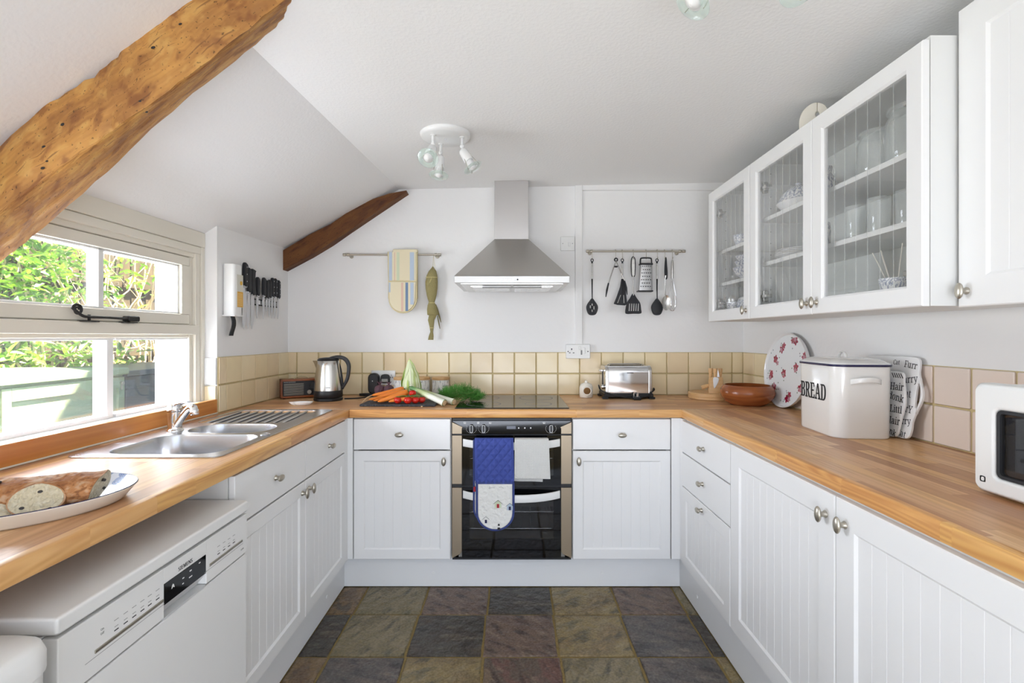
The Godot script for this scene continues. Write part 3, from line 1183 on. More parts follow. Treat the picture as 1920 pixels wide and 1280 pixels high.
func build_outside() -> void:
	var stone := bump(mat(Color("b9b4a6"), 0.95), noise_tex(140, 0.04, 256, 4), 1.0, 1.5)
	struct("ground", bx(Vector3(-9, -0.5, -12), Vector3(-1.685, -0.15, 6)), stone, Transform3D.IDENTITY, "pale paved yard outside the window")
	var render := bump(mat(Color("c4d0d9"), 0.95), noise_tex(141, 0.06, 256, 3), 3.0, 3.0)
	struct("wall_outside", bx(Vector3(-1.70, -0.15, -4.6), Vector3(-1.52, 1.84, -2.33), 0.01), render, Transform3D.IDENTITY, "rough white rendered outside wall beside the window")
	struct("roof", roof_shape(), mat(Color("4c4a4a"), 0.9), Transform3D.IDENTITY, "slate roof over the kitchen")
	var wing := G.new()
	wing.ext(PackedVector2Array([Vector2(-1.95, -0.15), Vector2(2.2, -0.15), Vector2(2.2, 4.0), Vector2(0.12, 6.1), Vector2(-1.95, 4.0)]), -9.0, -4.6)
	struct("house_wing", wing, render, Transform3D.IDENTITY, "taller white rendered wing of the house beyond the kitchen")
	# metal bin store in front of the fence
	var green := mat(Color("8c9a7e"), 0.55)
	var dark := mat(Color("4c5558"), 0.5)
	var bs := thing("bin_store", "grey green metal bin store with framed doors outside the window", "bin store", mv(-2.6, -0.15, -2.0))
	var g := G.new()
	g.slab(Vector3(-0.75, 0, -1.30), Vector3(-0.015, 1.17, 1.9), 0.005)
	part(bs, "body", g, green)
	g = G.new()
	g.slab(Vector3(-0.80, 1.17, -1.30), Vector3(0.03, 1.215, 1.95), 0.008)
	part(bs, "lid", g, green)
	for e in [[-1.28, -0.49], [-0.47, 0.62]]:
		g = G.new()
		var z0: float = e[0]
		var z1: float = e[1]
		g.slab(Vector3(-0.014, 0.04, z0), Vector3(0.012, 1.155, z0 + 0.05), 0.003)
		g.slab(Vector3(-0.014, 0.04, z1 - 0.05), Vector3(0.012, 1.155, z1), 0.003)
		g.slab(Vector3(-0.014, 1.085, z0 + 0.05), Vector3(0.012, 1.155, z1 - 0.05), 0.0)
		g.slab(Vector3(-0.014, 0.04, z0 + 0.05), Vector3(0.012, 0.09, z1 - 0.05), 0.0)
		var door := part(bs, "door", g, green)
		part(door, "panel", bx(Vector3(-0.014, 0.09, z0 + 0.05), Vector3(-0.004, 1.085, z1 - 0.05)), green)
		g = G.new()
		g.cyl(Vector3(0.01, 1.115, z0 + 0.03), Vector3(0.028, 1.115, z0 + 0.03), 0.012, 12, 0.002)
		g.slab(Vector3(0.012, 1.07, z0 + 0.024), Vector3(0.018, 1.115, z0 + 0.036), 0.002)
		part(door, "lock", g, M.nickel)
	var b2 := thing("storage_box", "dark grey metal storage box beside the green bin store", "storage box", mv(-2.62, -0.15, -3.86))
	part(b2, "body", bx(Vector3(-0.72, 0, -0.60), Vector3(0, 1.15, 0.53), 0.006), dark)
	part(b2, "lid", bx(Vector3(-0.75, 1.15, -0.60), Vector3(0.02, 1.19, 0.54), 0.006), dark)
	part(b2, "trim_strip", bx(Vector3(-0.01, 1.06, -0.6), Vector3(0.008, 1.07, 0.53), 0.002), dark)
	# board fence
	var fence := thing("garden_fence", "weathered vertical board garden fence behind the climbing stems", "fence", mv(-4.3, -0.15, -4.0))
	var fw := []
	for k in 3:
		fw.append(textured(wood(150 + k, 128, 64, Color(["332c19", "382f1c", "2d2818"][k]), Color(["4a3f26", "50432a", "433b23"][k]), 8.0, 8.0), 0.9, Vector3(4, 1, 1)))
	for k in 62:
		part(fence, "board", bx(Vector3(-0.012, 0.02, 0), Vector3(0.010 + 0.012 * (k % 2), 2.65 + 0.02 * sin(k * 2.0), 0.112), 0.003), fw[k % 3], mv(0, 0, -2.6 + k * 0.108))
	for y in [0.5, 1.25, 2.0]:
		part(fence, "rail", bx(Vector3(0.022, y - 0.045, -2.6), Vector3(0.075, y + 0.045, 4.1), 0.004), fw[0])
	for z in [-2.4, -0.6, 1.2, 3.0]:
		part(fence, "post", bx(Vector3(-0.12, 0, z - 0.05), Vector3(-0.013, 2.7, z + 0.05), 0.004), fw[1])
	# bare climbing stems in front of the fence
	var bark := bump(mat(Color("dccaa8"), 0.9), noise_tex(142, 0.05, 128, 3), 0.8, 6.0)
	var vine := thing("climbing_plant", "tangle of bare pale climbing stems in front of the board fence", "climber", mv(-4.05, -0.15, -5.2))
	var r := RandomNumberGenerator.new()
	r.seed = 77
	for k in 46:
		var z := r.randf_range(-0.9, 0.95)
		var p := Vector3(r.randf_range(-0.1, 0.1), 0 if k < 16 else r.randf_range(0.4, 1.8), z)
		var path := [p]
		var dir := Vector3(0, 1, r.randf_range(-0.5, 0.5)) if k < 16 else Vector3(r.randf_range(-0.2, 0.2), r.randf_range(-0.4, 0.9), r.randf_range(-1, 1))
		var n := 12 if k < 16 else 8
		for i in n:
			dir = (dir + Vector3(r.randf_range(-0.25, 0.25) - p.x * 0.8, r.randf_range(-0.15, 0.25), r.randf_range(-0.5, 0.5))).normalized()
			p += dir * (0.24 if k < 16 else 0.13)
			path.append(p)
		var rad := []
		var r0 := r.randf_range(0.016, 0.034) if k < 10 else r.randf_range(0.004, 0.012)
		for i in path.size():
			rad.append(r0 * (1.0 - 0.75 * i / path.size()))
		g = G.new()
		g.tube(path, rad, 6)
		part(vine, "stem", g, bark)
	# leafy shrub that fills the left of the view
	var shrub := thing("garden_shrub", "leafy yellow green shrub in sunlight outside the window", "shrub", mv(-3.65, -0.15, -3.75))
	for k in 22:
		var a := Vector3(r.randf_range(-0.3, 0.1), 0.0, r.randf_range(-0.5, 0.8))
		var path := [a]
		var p := a
		for i in 7:
			p += Vector3(r.randf_range(-0.08, 0.08), r.randf_range(0.25, 0.42), r.randf_range(-0.22, 0.22))
			path.append(p)
		g = G.new()
		g.tube(path, [0.016, 0.014, 0.013, 0.012, 0.010, 0.008, 0.006, 0.003], 6)
		part(shrub, "branch", g, bark)
	var leaf_m := []
	for c in ["5d8a2c", "7fae3a", "9fc24a", "4a7426", "8fb640"]:
		var m := mat(Color(c), 0.45)
		m.backlight_enabled = true
		m.backlight = Color(0.3, 0.42, 0.1)
		leaf_m.append(m)
	var lm := leaf_mesh()
	var big := []
	var rest := [[], [], [], [], []]
	for k in 8000:
		var q := Vector3(r.randf_range(-0.55, 0.28), r.randf_range(0.95, 2.9), r.randf_range(-1.45, 1.0))
		# thins out towards the bare stems
		if q.z < -0.42 and r.randf() > (q.z + 0.95) * 1.5 + (0.12 if q.y > 1.9 else 0.0):
			continue
		q.x += 0.12 * sin(q.z * 5.0 + q.y * 3.0) + 0.10 * sin(q.y * 7.0)
		var b := Basis.from_euler(Vector3(r.randf_range(-1.1, 0.5), r.randf_range(-PI, PI), r.randf_range(-0.6, 0.6)))
		var xf := Transform3D(b.scaled(Vector3.ONE * r.randf_range(0.7, 1.5)), q)
		if q.x > 0.12 and q.y > 1.15 and q.y < 2.1 and big.size() < 290 and r.randf() < 0.55:
			big.append(xf)
			part(shrub, "leaf", lm, leaf_m[k % 5], xf)
		else:
			rest[k % 5].append(xf)
	for k in 5:
		var mm := MultiMesh.new()
		mm.transform_format = MultiMesh.TRANSFORM_3D
		mm.mesh = lm
		mm.instance_count = rest[k].size()
		for i in rest[k].size():
			mm.set_instance_transform(i, rest[k][i])
		var mi := MultiMeshInstance3D.new()
		mi.name = "foliage"
		mi.multimesh = mm
		mi.material_override = leaf_m[k]
		mi.set_meta("kind", "stuff")
		shrub.add_child(mi, true)


func leaf_mesh() -> ArrayMesh:
	var g := G.new()
	var half := [[0.0, 0.0], [0.011, 0.014], [0.016, 0.032], [0.013, 0.052], [0.006, 0.068], [0.0, 0.078]]
	for s in [-1.0, 1.0]:
		for i in 5:
			var a := Vector3(0, -0.10 * half[i][1], half[i][1])
			var b := Vector3(0, -0.10 * half[i + 1][1], half[i + 1][1])
			var c := Vector3(s * half[i + 1][0], half[i + 1][0] * 0.45 - 0.10 * half[i + 1][1], half[i + 1][1])
			var d := Vector3(s * half[i][0], half[i][0] * 0.45 - 0.10 * half[i][1], half[i][1])
			g.face([a, b, c, d], Vector3.UP)
	return g.mesh()


func roof_shape() -> G:
	var g := G.new()
	var sec := [Vector2(-1.80, 1.82), Vector2(-0.75, 2.56), Vector2(2.1, 2.62), Vector2(2.1, 2.78), Vector2(-0.80, 2.72), Vector2(-1.81, 1.92)]
	var rings := []
	for z in [-4.7, -1.7]:
		var ring := PackedVector3Array()
		for p in sec:
			ring.append(Vector3(p.x, p.y, z))
		rings.append(ring)
	g.ext(PackedVector2Array(sec), -4.5, 2.0)
	return g


func build_beams() -> void:
	# the big cruck beam across the near slope: front face, underside, hidden back
	var d1 := 1.317
	var d2 := 1.45
	var up := [[-140, 380], [0, 272], [90, 196], [175, 165 - 22], [230, 95], [290, 42], [340, 0], [480, -112], [640, -240], [760, -335]]
	var mid := [[-140, 515], [0, 390], [97, 317], [180, 262], [252, 212], [353, 140], [447, 65], [528, 0], [690, -125], [790, -205]]
	var low := [[-140, 606], [0, 491], [61, 443], [179, 342], [284, 243], [382, 160], [479, 83], [577, 0], [730, -128], [830, -212]]
	var a := []
	var b := []
	var c := []
	for i in up.size():
		a.append(at(up[i][0], up[i][1], d1))
		b.append(at(mid[i][0], mid[i][1], d1 - 0.012))
		c.append(at(low[i][0], low[i][1], d2))
	a = curve3(a, 5)
	b = curve3(b, 5)
	c = curve3(c, 5)
	var rings := []
	var nz := noise(161, 1.0, 3)
	for i in a.size():
		var s := i * 0.06
		var w := func(k: float) -> float: return nz.get_noise_2d(s * 14.0, k * 31.0) * 0.010
		var dir: Vector3 = (a[mini(i + 1, a.size() - 1)] - a[maxi(i - 1, 0)]).normalized()
		var upn := Vector3(-dir.y, dir.x, 0)
		var ring := PackedVector3Array()
		ring.append(a[i] + upn * w.call(0.0))
		for k in range(1, 4):
			var f := k / 4.0
			ring.append(a[i].lerp(b[i], f) + Vector3(0, 0, 0.006 + w.call(k)))
		ring.append(b[i] + upn * w.call(5.0) * 0.6 + Vector3(0, 0, -0.004))
		ring.append(b[i].lerp(c[i], 0.10) - upn * 0.006)
		for k in range(1, 4):
			ring.append(b[i].lerp(c[i], 0.1 + 0.8 * k / 4.0) - upn * (0.006 + w.call(k + 9.0) * 0.6))
		ring.append(c[i] + upn * w.call(15.0) * 0.5)
		ring.append(c[i] + upn * 0.12 + Vector3(0, 0, -0.01))
		ring.append(a[i] + upn * 0.03 + Vector3(0, 0, -0.10))
		rings.append(ring)
	var g := G.new()
	g.us = Vector2(1, 1)
	g.loft(rings, true, true, 0.5)
	for i in g.t.size():
		g.t[i] = Vector2(g.t[i].y * 1.3, g.t[i].x * 1.0)
	var beam := thing("oak_beam", "large rough hewn oak beam running diagonally up the sloping ceiling", "beam")
	part(beam, "timber", g, M.oak)
	# worm and peg holes: small dark sockets let into the front face
	var hole := G.new()
	hole.ball(Vector3.ZERO, Vector3(1, 0.7, 0.6), 8, 5)
	var hm := hole.mesh()
	for q in [[118, 233, 7], [155, 238, 6], [180, 244, 6], [82, 275, 6], [34, 340, 5], [24, 355, 4], [88, 302, 4], [80, 315, 6], [287, 89, 6], [338, 45, 5], [368, 38, 4], [270, 107, 4], [428, 42, 7], [418, 34, 5], [262, 190, 6], [275, 210, 4]]:
		var p := at(q[0], q[1], d1 - (0.011 if q[1] > 200 or q[0] < 260 else 0.009))
		part(beam, "peg_hole", hm, M.olive, Transform3D(Basis(Vector3(0, 0, 1), 0.6).scaled(Vector3(q[2], q[2] * 0.7, 3.0) * 0.0011), p))
	# the small one on the back wall
	var t2 := [[540, 470], [580, 441], [620, 418], [660, 393], [700, 373], [730, 361], [762, 358.5]]
	var b2 := [[540, 507], [580, 480], [620, 456], [660, 428], [700, 401], [730, 381], [762, 359.5]]
	rings = []
	for i in t2.size():
		var p := at(t2[i][0], t2[i][1], 2.985)
		var q := at(b2[i][0], b2[i][1], 2.985)
		if i == 0:
			p.x = XL - 0.005
			q.x = XL - 0.005
		var bk := Vector3(0, 0, -0.075)
		var j := 0.006 * sin(i * 2.3)
		rings.append(PackedVector3Array([p + Vector3(0, j, 0), q + Vector3(0, -j * 0.5, 0), q + bk, p + bk]))
	g = G.new()
	g.loft(rings, true, true, 0.9)
	for i in g.t.size():
		g.t[i] = Vector2(g.t[i].y * 0.5, g.t[i].x)
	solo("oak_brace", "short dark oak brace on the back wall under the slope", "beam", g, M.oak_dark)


# ---------------------------------------------------------------- worktops and base units

func edge_strip(o: Node3D, x0: float, x1: float, zf: float, dir: float, joints: Array, first: int) -> void:
	var xs := [x0]
	xs.append_array(joints)
	xs.append(x1)
	for i in xs.size() - 1:
		var g := G.new()
		g.xf = Transform3D(Basis(Vector3(0, 0, dir), Vector3(0, 1, 0), Vector3(1, 0, 0)), Vector3(0, WT, zf))
		g.ext(PackedVector2Array([Vector2(-0.022, -0.04), Vector2(-0.003, -0.04), Vector2(-0.001, -0.039), Vector2(0, -0.037), Vector2(0, -0.006), Vector2(-0.001, -0.003), Vector2(-0.003, -0.001), Vector2(-0.006, 0), Vector2(-0.022, 0)]), xs[i] + 0.0001, xs[i + 1] - 0.0001)
		for k in g.t.size():
			g.t[k] = Vector2(g.v[k].x + i * 0.31, g.v[k].y - WT + (zf - g.v[k].z) * dir + i * 0.07)
		part(o, "edge_strip", g, M.edge[(first + i) % 4])


func build_worktops() -> void:
	var o := thing("back_worktop", "beech block worktop along the back wall under the hob", "worktop")
	part(o, "top", bx(Vector3(XL + 0.002, WT - 0.04, -DB + 0.002), Vector3(XR - 0.002, WT, -2.45)), M.staves)
	edge_strip(o, -0.806, 0.842, -2.432, 1.0, [-0.225, 0.322], 0)
	# left worktop, cut out for the sink; local x is the distance from the camera
	o = thing("left_worktop", "beech block worktop under the window with the sink let into it", "worktop", ry(90))
	var g := G.new()
	for r in [[0.25, XL + 0.002, 1.51, -0.83], [2.37, XL + 0.002, 2.449, -0.83], [1.51, XL + 0.002, 2.37, -1.315], [1.51, -0.888, 2.37, -0.83]]:
		g.slab(Vector3(r[0], WT - 0.04, r[1]), Vector3(r[2], WT, r[3]))
	part(o, "top", g, M.staves)
	edge_strip(o, 0.25, 2.449, -0.808, 1.0, [0.52, 1.118, 1.796], 1)
	part(o, "joint_strip", bx(Vector3(2.446, WT - 0.002, XL + 0.01), Vector3(2.4505, WT + 0.0008, -0.81)), M.brushed)
	o = thing("right_worktop", "beech block worktop along the right wall with the bread bin on it", "worktop", ry(90))
	part(o, "top", bx(Vector3(0.25, WT - 0.04, 0.86), Vector3(2.449, WT, XR - 0.002)), M.staves)
	edge_strip(o, 0.25, 2.449, 0.842, -1.0, [0.40, 0.966, 1.559, 2.16], 2)
	part(o, "joint_strip", bx(Vector3(2.446, WT - 0.002, 0.845), Vector3(2.4505, WT + 0.0008, XR - 0.01)), M.brushed)
	# wooden upstand below the window
	o = thing("wooden_upstand", "long wooden upstand along the bottom of the window", "upstand")
	part(o, "board", bx(Vector3(XL - 0.018, WT + 0.003, -2.36), Vector3(XL + 0.002, WT + 0.068, -0.25), 0.003), M.upstand, Transform3D.IDENTITY)
	var up: MeshInstance3D = o.get_child(0)
	var ug := G.new()
	ug.slab(Vector3(0.25, WT + 0.003, XL - 0.018), Vector3(2.318, WT + 0.068, XL + 0.002), 0.003)
	up.mesh = ug.mesh()
	up.transform = ry(90)
	var seal := bx(Vector3(XL, WT, -2.318), Vector3(XL + 0.006, WT + 0.006, -0.25), 0.002)
	part(o, "sealant", seal, M.cream)


func knob(parent: Node, x: float, y: float, upright: bool) -> void:
	if not M.has("knob_mesh"):
		var g := G.new()
		g.xf = rx(90)
		g.lathe([Vector2(0, 0), Vector2(0.0095, 0), Vector2(0.010, 0.002), Vector2(0.0075, 0.005), Vector2(0.0065, 0.012), Vector2(0.008, 0.016), Vector2(0.0, 0.016)], 16, 0.4)
		g.xf = Transform3D.IDENTITY
		g.ball(Vector3(0, 0, 0.021), Vector3(0.0215, 0.0115, 0.0075), 20, 10)
		M.knob_mesh = g.mesh()
	part(parent, "knob", M.knob_mesh, M.nickel, Transform3D(Basis(Vector3(0, 0, 1), PI / 2 if upright else 0.0), Vector3(x, y, 0.0)))


func drawer_front(o: Node3D, x0: float, y0: float, x1: float, y1: float, called := "drawer") -> MeshInstance3D:
	var d := part(o, called, bx(Vector3(x0 + 0.0015, y0, -0.02), Vector3(x1 - 0.0015, y1, 0), 0.003), M.cabinet)
	return d


# framed door: rails and stiles round a sunk panel of tongue-and-groove pattern, or round glass
func panel_door(o: Node3D, x0: float, y0: float, x1: float, y1: float, glass := false, b := 0.056, called := "door") -> MeshInstance3D:
	x0 += 0.0015
	x1 -= 0.0015
	var g := G.new()
	var steps := [[0.0, -0.02], [0.0, -0.003], [0.003, 0.0], [b - 0.007, 0.0], [b, -0.006 if not glass else -0.007], [b, -0.02]]
	for i in steps.size() - 1:
		var q := []
		for k in [i, i + 1]:
			var e: float = steps[k][0]
			var z: float = steps[k][1]
			q.append([Vector3(x0 + e, y0 + e, z), Vector3(x1 - e, y0 + e, z), Vector3(x1 - e, y1 - e, z), Vector3(x0 + e, y1 - e, z)])
		for k in 4:
			var a: Vector3 = q[0][k]
			var c: Vector3 = q[0][(k + 1) % 4]
			var out: Vector3 = [Vector3(0, -1, 0), Vector3(1, 0, 0), Vector3(0, 1, 0), Vector3(-1, 0, 0)][k]
			var hint: Vector3 = out if i < 2 else (Vector3(0, 0, 1) if i == 2 else -out)
			g.face([a, c, q[1][(k + 1) % 4], q[1][k]], hint + Vector3(0, 0, 0.01))
	if not glass:
		g.face([Vector3(x0, y0, -0.02), Vector3(x1, y0, -0.02), Vector3(x1, y1, -0.02), Vector3(x0, y1, -0.02)], Vector3(0, 0, -1))
	else:
		g.face([Vector3(x0, y0, -0.02), Vector3(x1, y0, -0.02), Vector3(x1 - b, y0 + b, -0.02), Vector3(x0 + b, y0 + b, -0.02)], Vector3(0, 0, -1))
		g.face([Vector3(x0, y1, -0.02), Vector3(x1, y1, -0.02), Vector3(x1 - b, y1 - b, -0.02), Vector3(x0 + b, y1 - b, -0.02)], Vector3(0, 0, -1))
		g.face([Vector3(x0, y0, -0.02), Vector3(x0, y1, -0.02), Vector3(x0 + b, y1 - b, -0.02), Vector3(x0 + b, y0 + b, -0.02)], Vector3(0, 0, -1))
		g.face([Vector3(x1, y0, -0.02), Vector3(x1, y1, -0.02), Vector3(x1 - b, y1 - b, -0.02), Vector3(x1 - b, y0 + b, -0.02)], Vector3(0, 0, -1))
	var d := part(o, called, g, M.cabinet)
	var a0 := x0 + b
	var a1 := x1 - b
	if glass:
		part(d, "pane", bx(Vector3(a0, y0 + b, -0.013), Vector3(a1, y1 - b, -0.010)), M.cab_glass)
		var n := 6
		for k in range(1, n + 1):
			var x := lerpf(a0, a1, k / (n + 1.0))
			part(d, "glass_groove", bx(Vector3(x - 0.0007, y0 + b, -0.0101), Vector3(x + 0.0007, y1 - b, -0.0094)), M.glass_line)
		return d
	g = G.new()
	var n := maxi(3, roundi((a1 - a0) / 0.046))
	var w := (a1 - a0) / n
	for k in n:
		var p0 := a0 + k * w
		var p1 := p0 + w
		var e := 0.0013
		var l := p0 + (e if k > 0 else 0.0)
		var r := p1 - (e if k < n - 1 else 0.0)
		g.face([Vector3(l, y0 + b, -0.006), Vector3(r, y0 + b, -0.006), Vector3(r, y1 - b, -0.006), Vector3(l, y1 - b, -0.006)], Vector3(0, 0, 1))
		if k > 0:
			g.face([Vector3(l, y0 + b, -0.006), Vector3(l, y1 - b, -0.006), Vector3(p0, y1 - b, -0.0072), Vector3(p0, y0 + b, -0.0072)], Vector3(-0.5, 0, 1))
		if k < n - 1:
			g.face([Vector3(r, y0 + b, -0.006), Vector3(r, y1 - b, -0.006), Vector3(p1, y1 - b, -0.0072), Vector3(p1, y0 + b, -0.0072)], Vector3(0.5, 0, 1))
	part(d, "panel", g, M.cabinet)
	return d


func carcass(o: Node3D, x0: float, x1: float, y0: float, y1: float, depth: float, top := true) -> void:
	var g := G.new()
	g.slab(Vector3(x0, y0, -depth), Vector3(x0 + 0.018, y1, -0.021))
	g.slab(Vector3(x1 - 0.018, y0, -depth), Vector3(x1, y1, -0.021))
	g.slab(Vector3(x0 + 0.018, y0, -depth), Vector3(x1 - 0.018, y0 + 0.018, -0.021))
	g.slab(Vector3(x0 + 0.018, y0 + 0.018, -depth), Vector3(x1 - 0.018, y1 - 0.018, -depth + 0.012))
	if top:
		g.slab(Vector3(x0 + 0.018, y1 - 0.018, -depth), Vector3(x1 - 0.018, y1, -0.021))
	part(o, "body", g, M.carcass)


func build_base_units() -> void:
	var yd0 := 0.708
	var yt := 0.863
	var yb := 0.165
	# back run
	var o := thing("base_cabinet", "white base cabinet with drawer and panelled door left of the oven", "cabinet", mv(0, 0, -2.44))
	carcass(o, -0.79, -0.304, yb, 0.868, 0.56)
	var d := drawer_front(o, -0.789, yd0 + 0.002, -0.305, yt)
	knob(d, -0.558, 0.787, false)
	d = panel_door(o, -0.789, yb, -0.305, yd0 - 0.004)
	knob(d, -0.338, 0.655, true)
	part(o, "corner_post", bx(Vector3(-0.845, yb, -0.03), Vector3(-0.792, 0.868, 0.0), 0.002), M.cabinet)
	o = thing("base_cabinet", "white base cabinet with drawer and panelled door right of the oven", "cabinet", mv(0, 0, -2.44))
	carcass(o, 0.301, 0.79, yb, 0.868, 0.56)
	d = drawer_front(o, 0.301, yd0 + 0.002, 0.79, yt)
	knob(d, 0.545, 0.785, false)
	d = panel_door(o, 0.301, yb, 0.79, yd0 - 0.004)
	knob(d, 0.331, 0.655, true)
	part(o, "corner_post", bx(Vector3(0.793, yb, -0.03), Vector3(0.865, 0.868, 0.0), 0.002), M.cabinet)
	# left run: sink cabinet; local x is the distance from the camera
	o = thing("sink_cabinet", "white double cabinet with two drawer fronts and two doors under the sink", "cabinet", Transform3D(Basis(Vector3.UP, PI / 2), Vector3(-0.815, 0, 0)))
	carcass(o, 1.442, 2.40, yb, 0.868, 0.55, false)
	d = drawer_front(o, 1.442, yd0 + 0.002, 1.937, yt)
	knob(d, 1.69, 0.787, false)
	d = drawer_front(o, 1.937, yd0 + 0.002, 2.40, yt)
	knob(d, 2.185, 0.787, false)
	d = panel_door(o, 1.442, yb, 1.937, yd0 - 0.004)
	knob(d, 1.905, 0.665, true)
	d = panel_door(o, 1.937, yb, 2.40, yd0 - 0.004)
	knob(d, 1.97, 0.665, true)
	part(o, "corner_post", bx(Vector3(2.402, yb, -0.03), Vector3(2.44, 0.868, -0.002), 0.002), M.cabinet)
	# right run: local x is minus the distance
	o = thing("drawer_cabinet", "white three drawer cabinet in the corner of the right run", "cabinet", Transform3D(Basis(Vector3.UP, -PI / 2), Vector3(0.832, 0, 0)))
	carcass(o, -2.40, -1.875, yb, 0.868, 0.58)
	d = drawer_front(o, -2.405, yd0 + 0.002, -1.873, yt)
	knob(d, -2.13, 0.785, false)
	d = drawer_front(o, -2.405, 0.545, -1.873, yd0 - 0.002)
	knob(d, -2.14, 0.63, false)
	d = panel_door(o, -2.405, yb, -1.873, 0.541, false, 0.06, "drawer")
	knob(d, -2.15, 0.512, false)
	part(o, "corner_post", bx(Vector3(-2.44, yb, -0.03), Vector3(-2.408, 0.868, -0.004), 0.002), M.cabinet)
	o = thing("base_cabinet", "white double cabinet with two tall panelled doors in the near right run", "cabinet", Transform3D(Basis(Vector3.UP, -PI / 2), Vector3(0.832, 0, 0)))
	carcass(o, -1.871, -0.655, yb, 0.868, 0.58)
	d = panel_door(o, -1.871, yb, -1.264, yt, false, 0.075)
	knob(d, -1.302, 0.803, true)
	d = panel_door(o, -1.264, yb, -0.657, yt, false, 0.075)
	knob(d, -1.226, 0.803, true)


func build_wall_units() -> void:
	# front plane x = 1.117 faces left; local x is minus the distance
	var yb := 1.357
	var yt := 2.082
	var face := Transform3D(Basis(Vector3.UP, -PI / 2), Vector3(1.117, 0, 0))
	var spec := [
		["wall_cabinet", "white glazed wall cabinet nearest the corner with one door", -2.79, -2.309, [[-2.79, -2.311, 1]]],
		["wall_cabinet", "white glazed double wall cabinet with two doors nearer the camera", -2.307, -1.335, [[-2.307, -1.829, 1], [-1.829, -1.335, -1]]]]
	for s in spec:
		var o := thing(s[0], s[1], "cabinet", face)
		var x0: float = s[2]
		var x1: float = s[3]
		var g := G.new()
		var dp := 0.313
		g.slab(Vector3(x0, yb, -dp), Vector3(x0 + 0.018, yt + 0.012, -0.022), 0.001)
		g.slab(Vector3(x1 - 0.018, yb, -dp), Vector3(x1, yt + 0.012, -0.022), 0.001)
		g.slab(Vector3(x0 + 0.018, yb, -dp), Vector3(x1 - 0.018, yb + 0.043, -0.022))
		g.slab(Vector3(x0 + 0.018, yt - 0.006, -dp), Vector3(x1 - 0.018, yt + 0.012, -0.022))
		part(o, "body", g, M.carcass)
		part(o, "back_panel", bx(Vector3(x0 + 0.018, yb + 0.018, -dp + 0.001), Vector3(x1 - 0.018, yt - 0.006, -dp + 0.01)), M.inside)
		for y in ([1.562, 1.742] if x0 < -2.5 else [1.607, 1.811]):
			part(o, "shelf", bx(Vector3(x0 + 0.019, y - 0.009, -dp + 0.012), Vector3(x1 - 0.019, y + 0.009, -0.05), 0.001), M.carcass)
		for e in s[4]:
			var d := panel_door(o, e[0], yb, e[1], yt, true, 0.06)
			knob(d, (e[1] - 0.03) if e[2] > 0 else (e[0] + 0.03), yb + 0.042, true)
			for y in [yb + 0.10, yt - 0.13]:
				g = G.new()
				var hx: float = e[0] + 0.03 if e[2] > 0 else e[1] - 0.03
				var sg: float = e[2]
				g.slab(Vector3(hx, y - 0.008, -0.055), Vector3(hx + sg * 0.07, y + 0.008, -0.024), 0.003)
				g.slab(Vector3(hx + sg * 0.028, y - 0.026, -0.05), Vector3(hx + sg * 0.044, y + 0.026, -0.028), 0.003)
				part(o, "hinge", g, M.brushed)
		var pins := G.new()
		for k in 12:
			var y := yb + 0.08 + k * 0.054
			for zz in [-0.09, -0.26]:
				pins.cyl(Vector3(x0 + 0.0175, y, zz), Vector3(x0 + 0.0188, y, zz), 0.003, 8)
		part(o, "shelf_holes", pins, M.print_grey)
	# the shallower, taller unit beyond it, nearest the camera
	var o := thing("wall_cabinet", "white solid door wall cabinet nearest the camera at the top right", "cabinet", Transform3D(Basis(Vector3.UP, -PI / 2), Vector3(1.205, 0, 0)))
	carcass(o, -1.328, -0.73, 1.355, 2.155, 0.225)
	var d := panel_door(o, -1.328, 1.353, -0.73, 2.152, false, 0.085)
	knob(d, -1.30, 1.395, true)
	# white thing with a hole that stands on top of the cabinets
	var hold := curve([Vector2(0.05, 0), Vector2(0.052, 0.05), Vector2(0.036, 0.095), Vector2(0.0, 0.112), Vector2(-0.034, 0.09), Vector2(-0.05, 0.05), Vector2(-0.05, 0)], 6, false)
	var g := G.new()
	g.ext_holes(hold, [shift(oval(0.007, 0.012, 12), Vector2(0.012, 0.06))], -0.007, 0.007, 0.003)
	solo("hanging_board", "white rounded board with a small hole standing on top of the wall cabinets", "board", g, M.ceramic, Transform3D(Basis(Vector3.UP, -0.5) * Basis(Vector3(1, 0, 0), -0.15), Vector3(1.20, 2.096, -1.95)))


# ---------------------------------------------------------------- oven, hob, hood

func fx(u: float) -> float:
	return (u - 960.0) / 377.7


func fy(v: float) -> float:
	return 1.275 - (v - 630.0) / 377.7


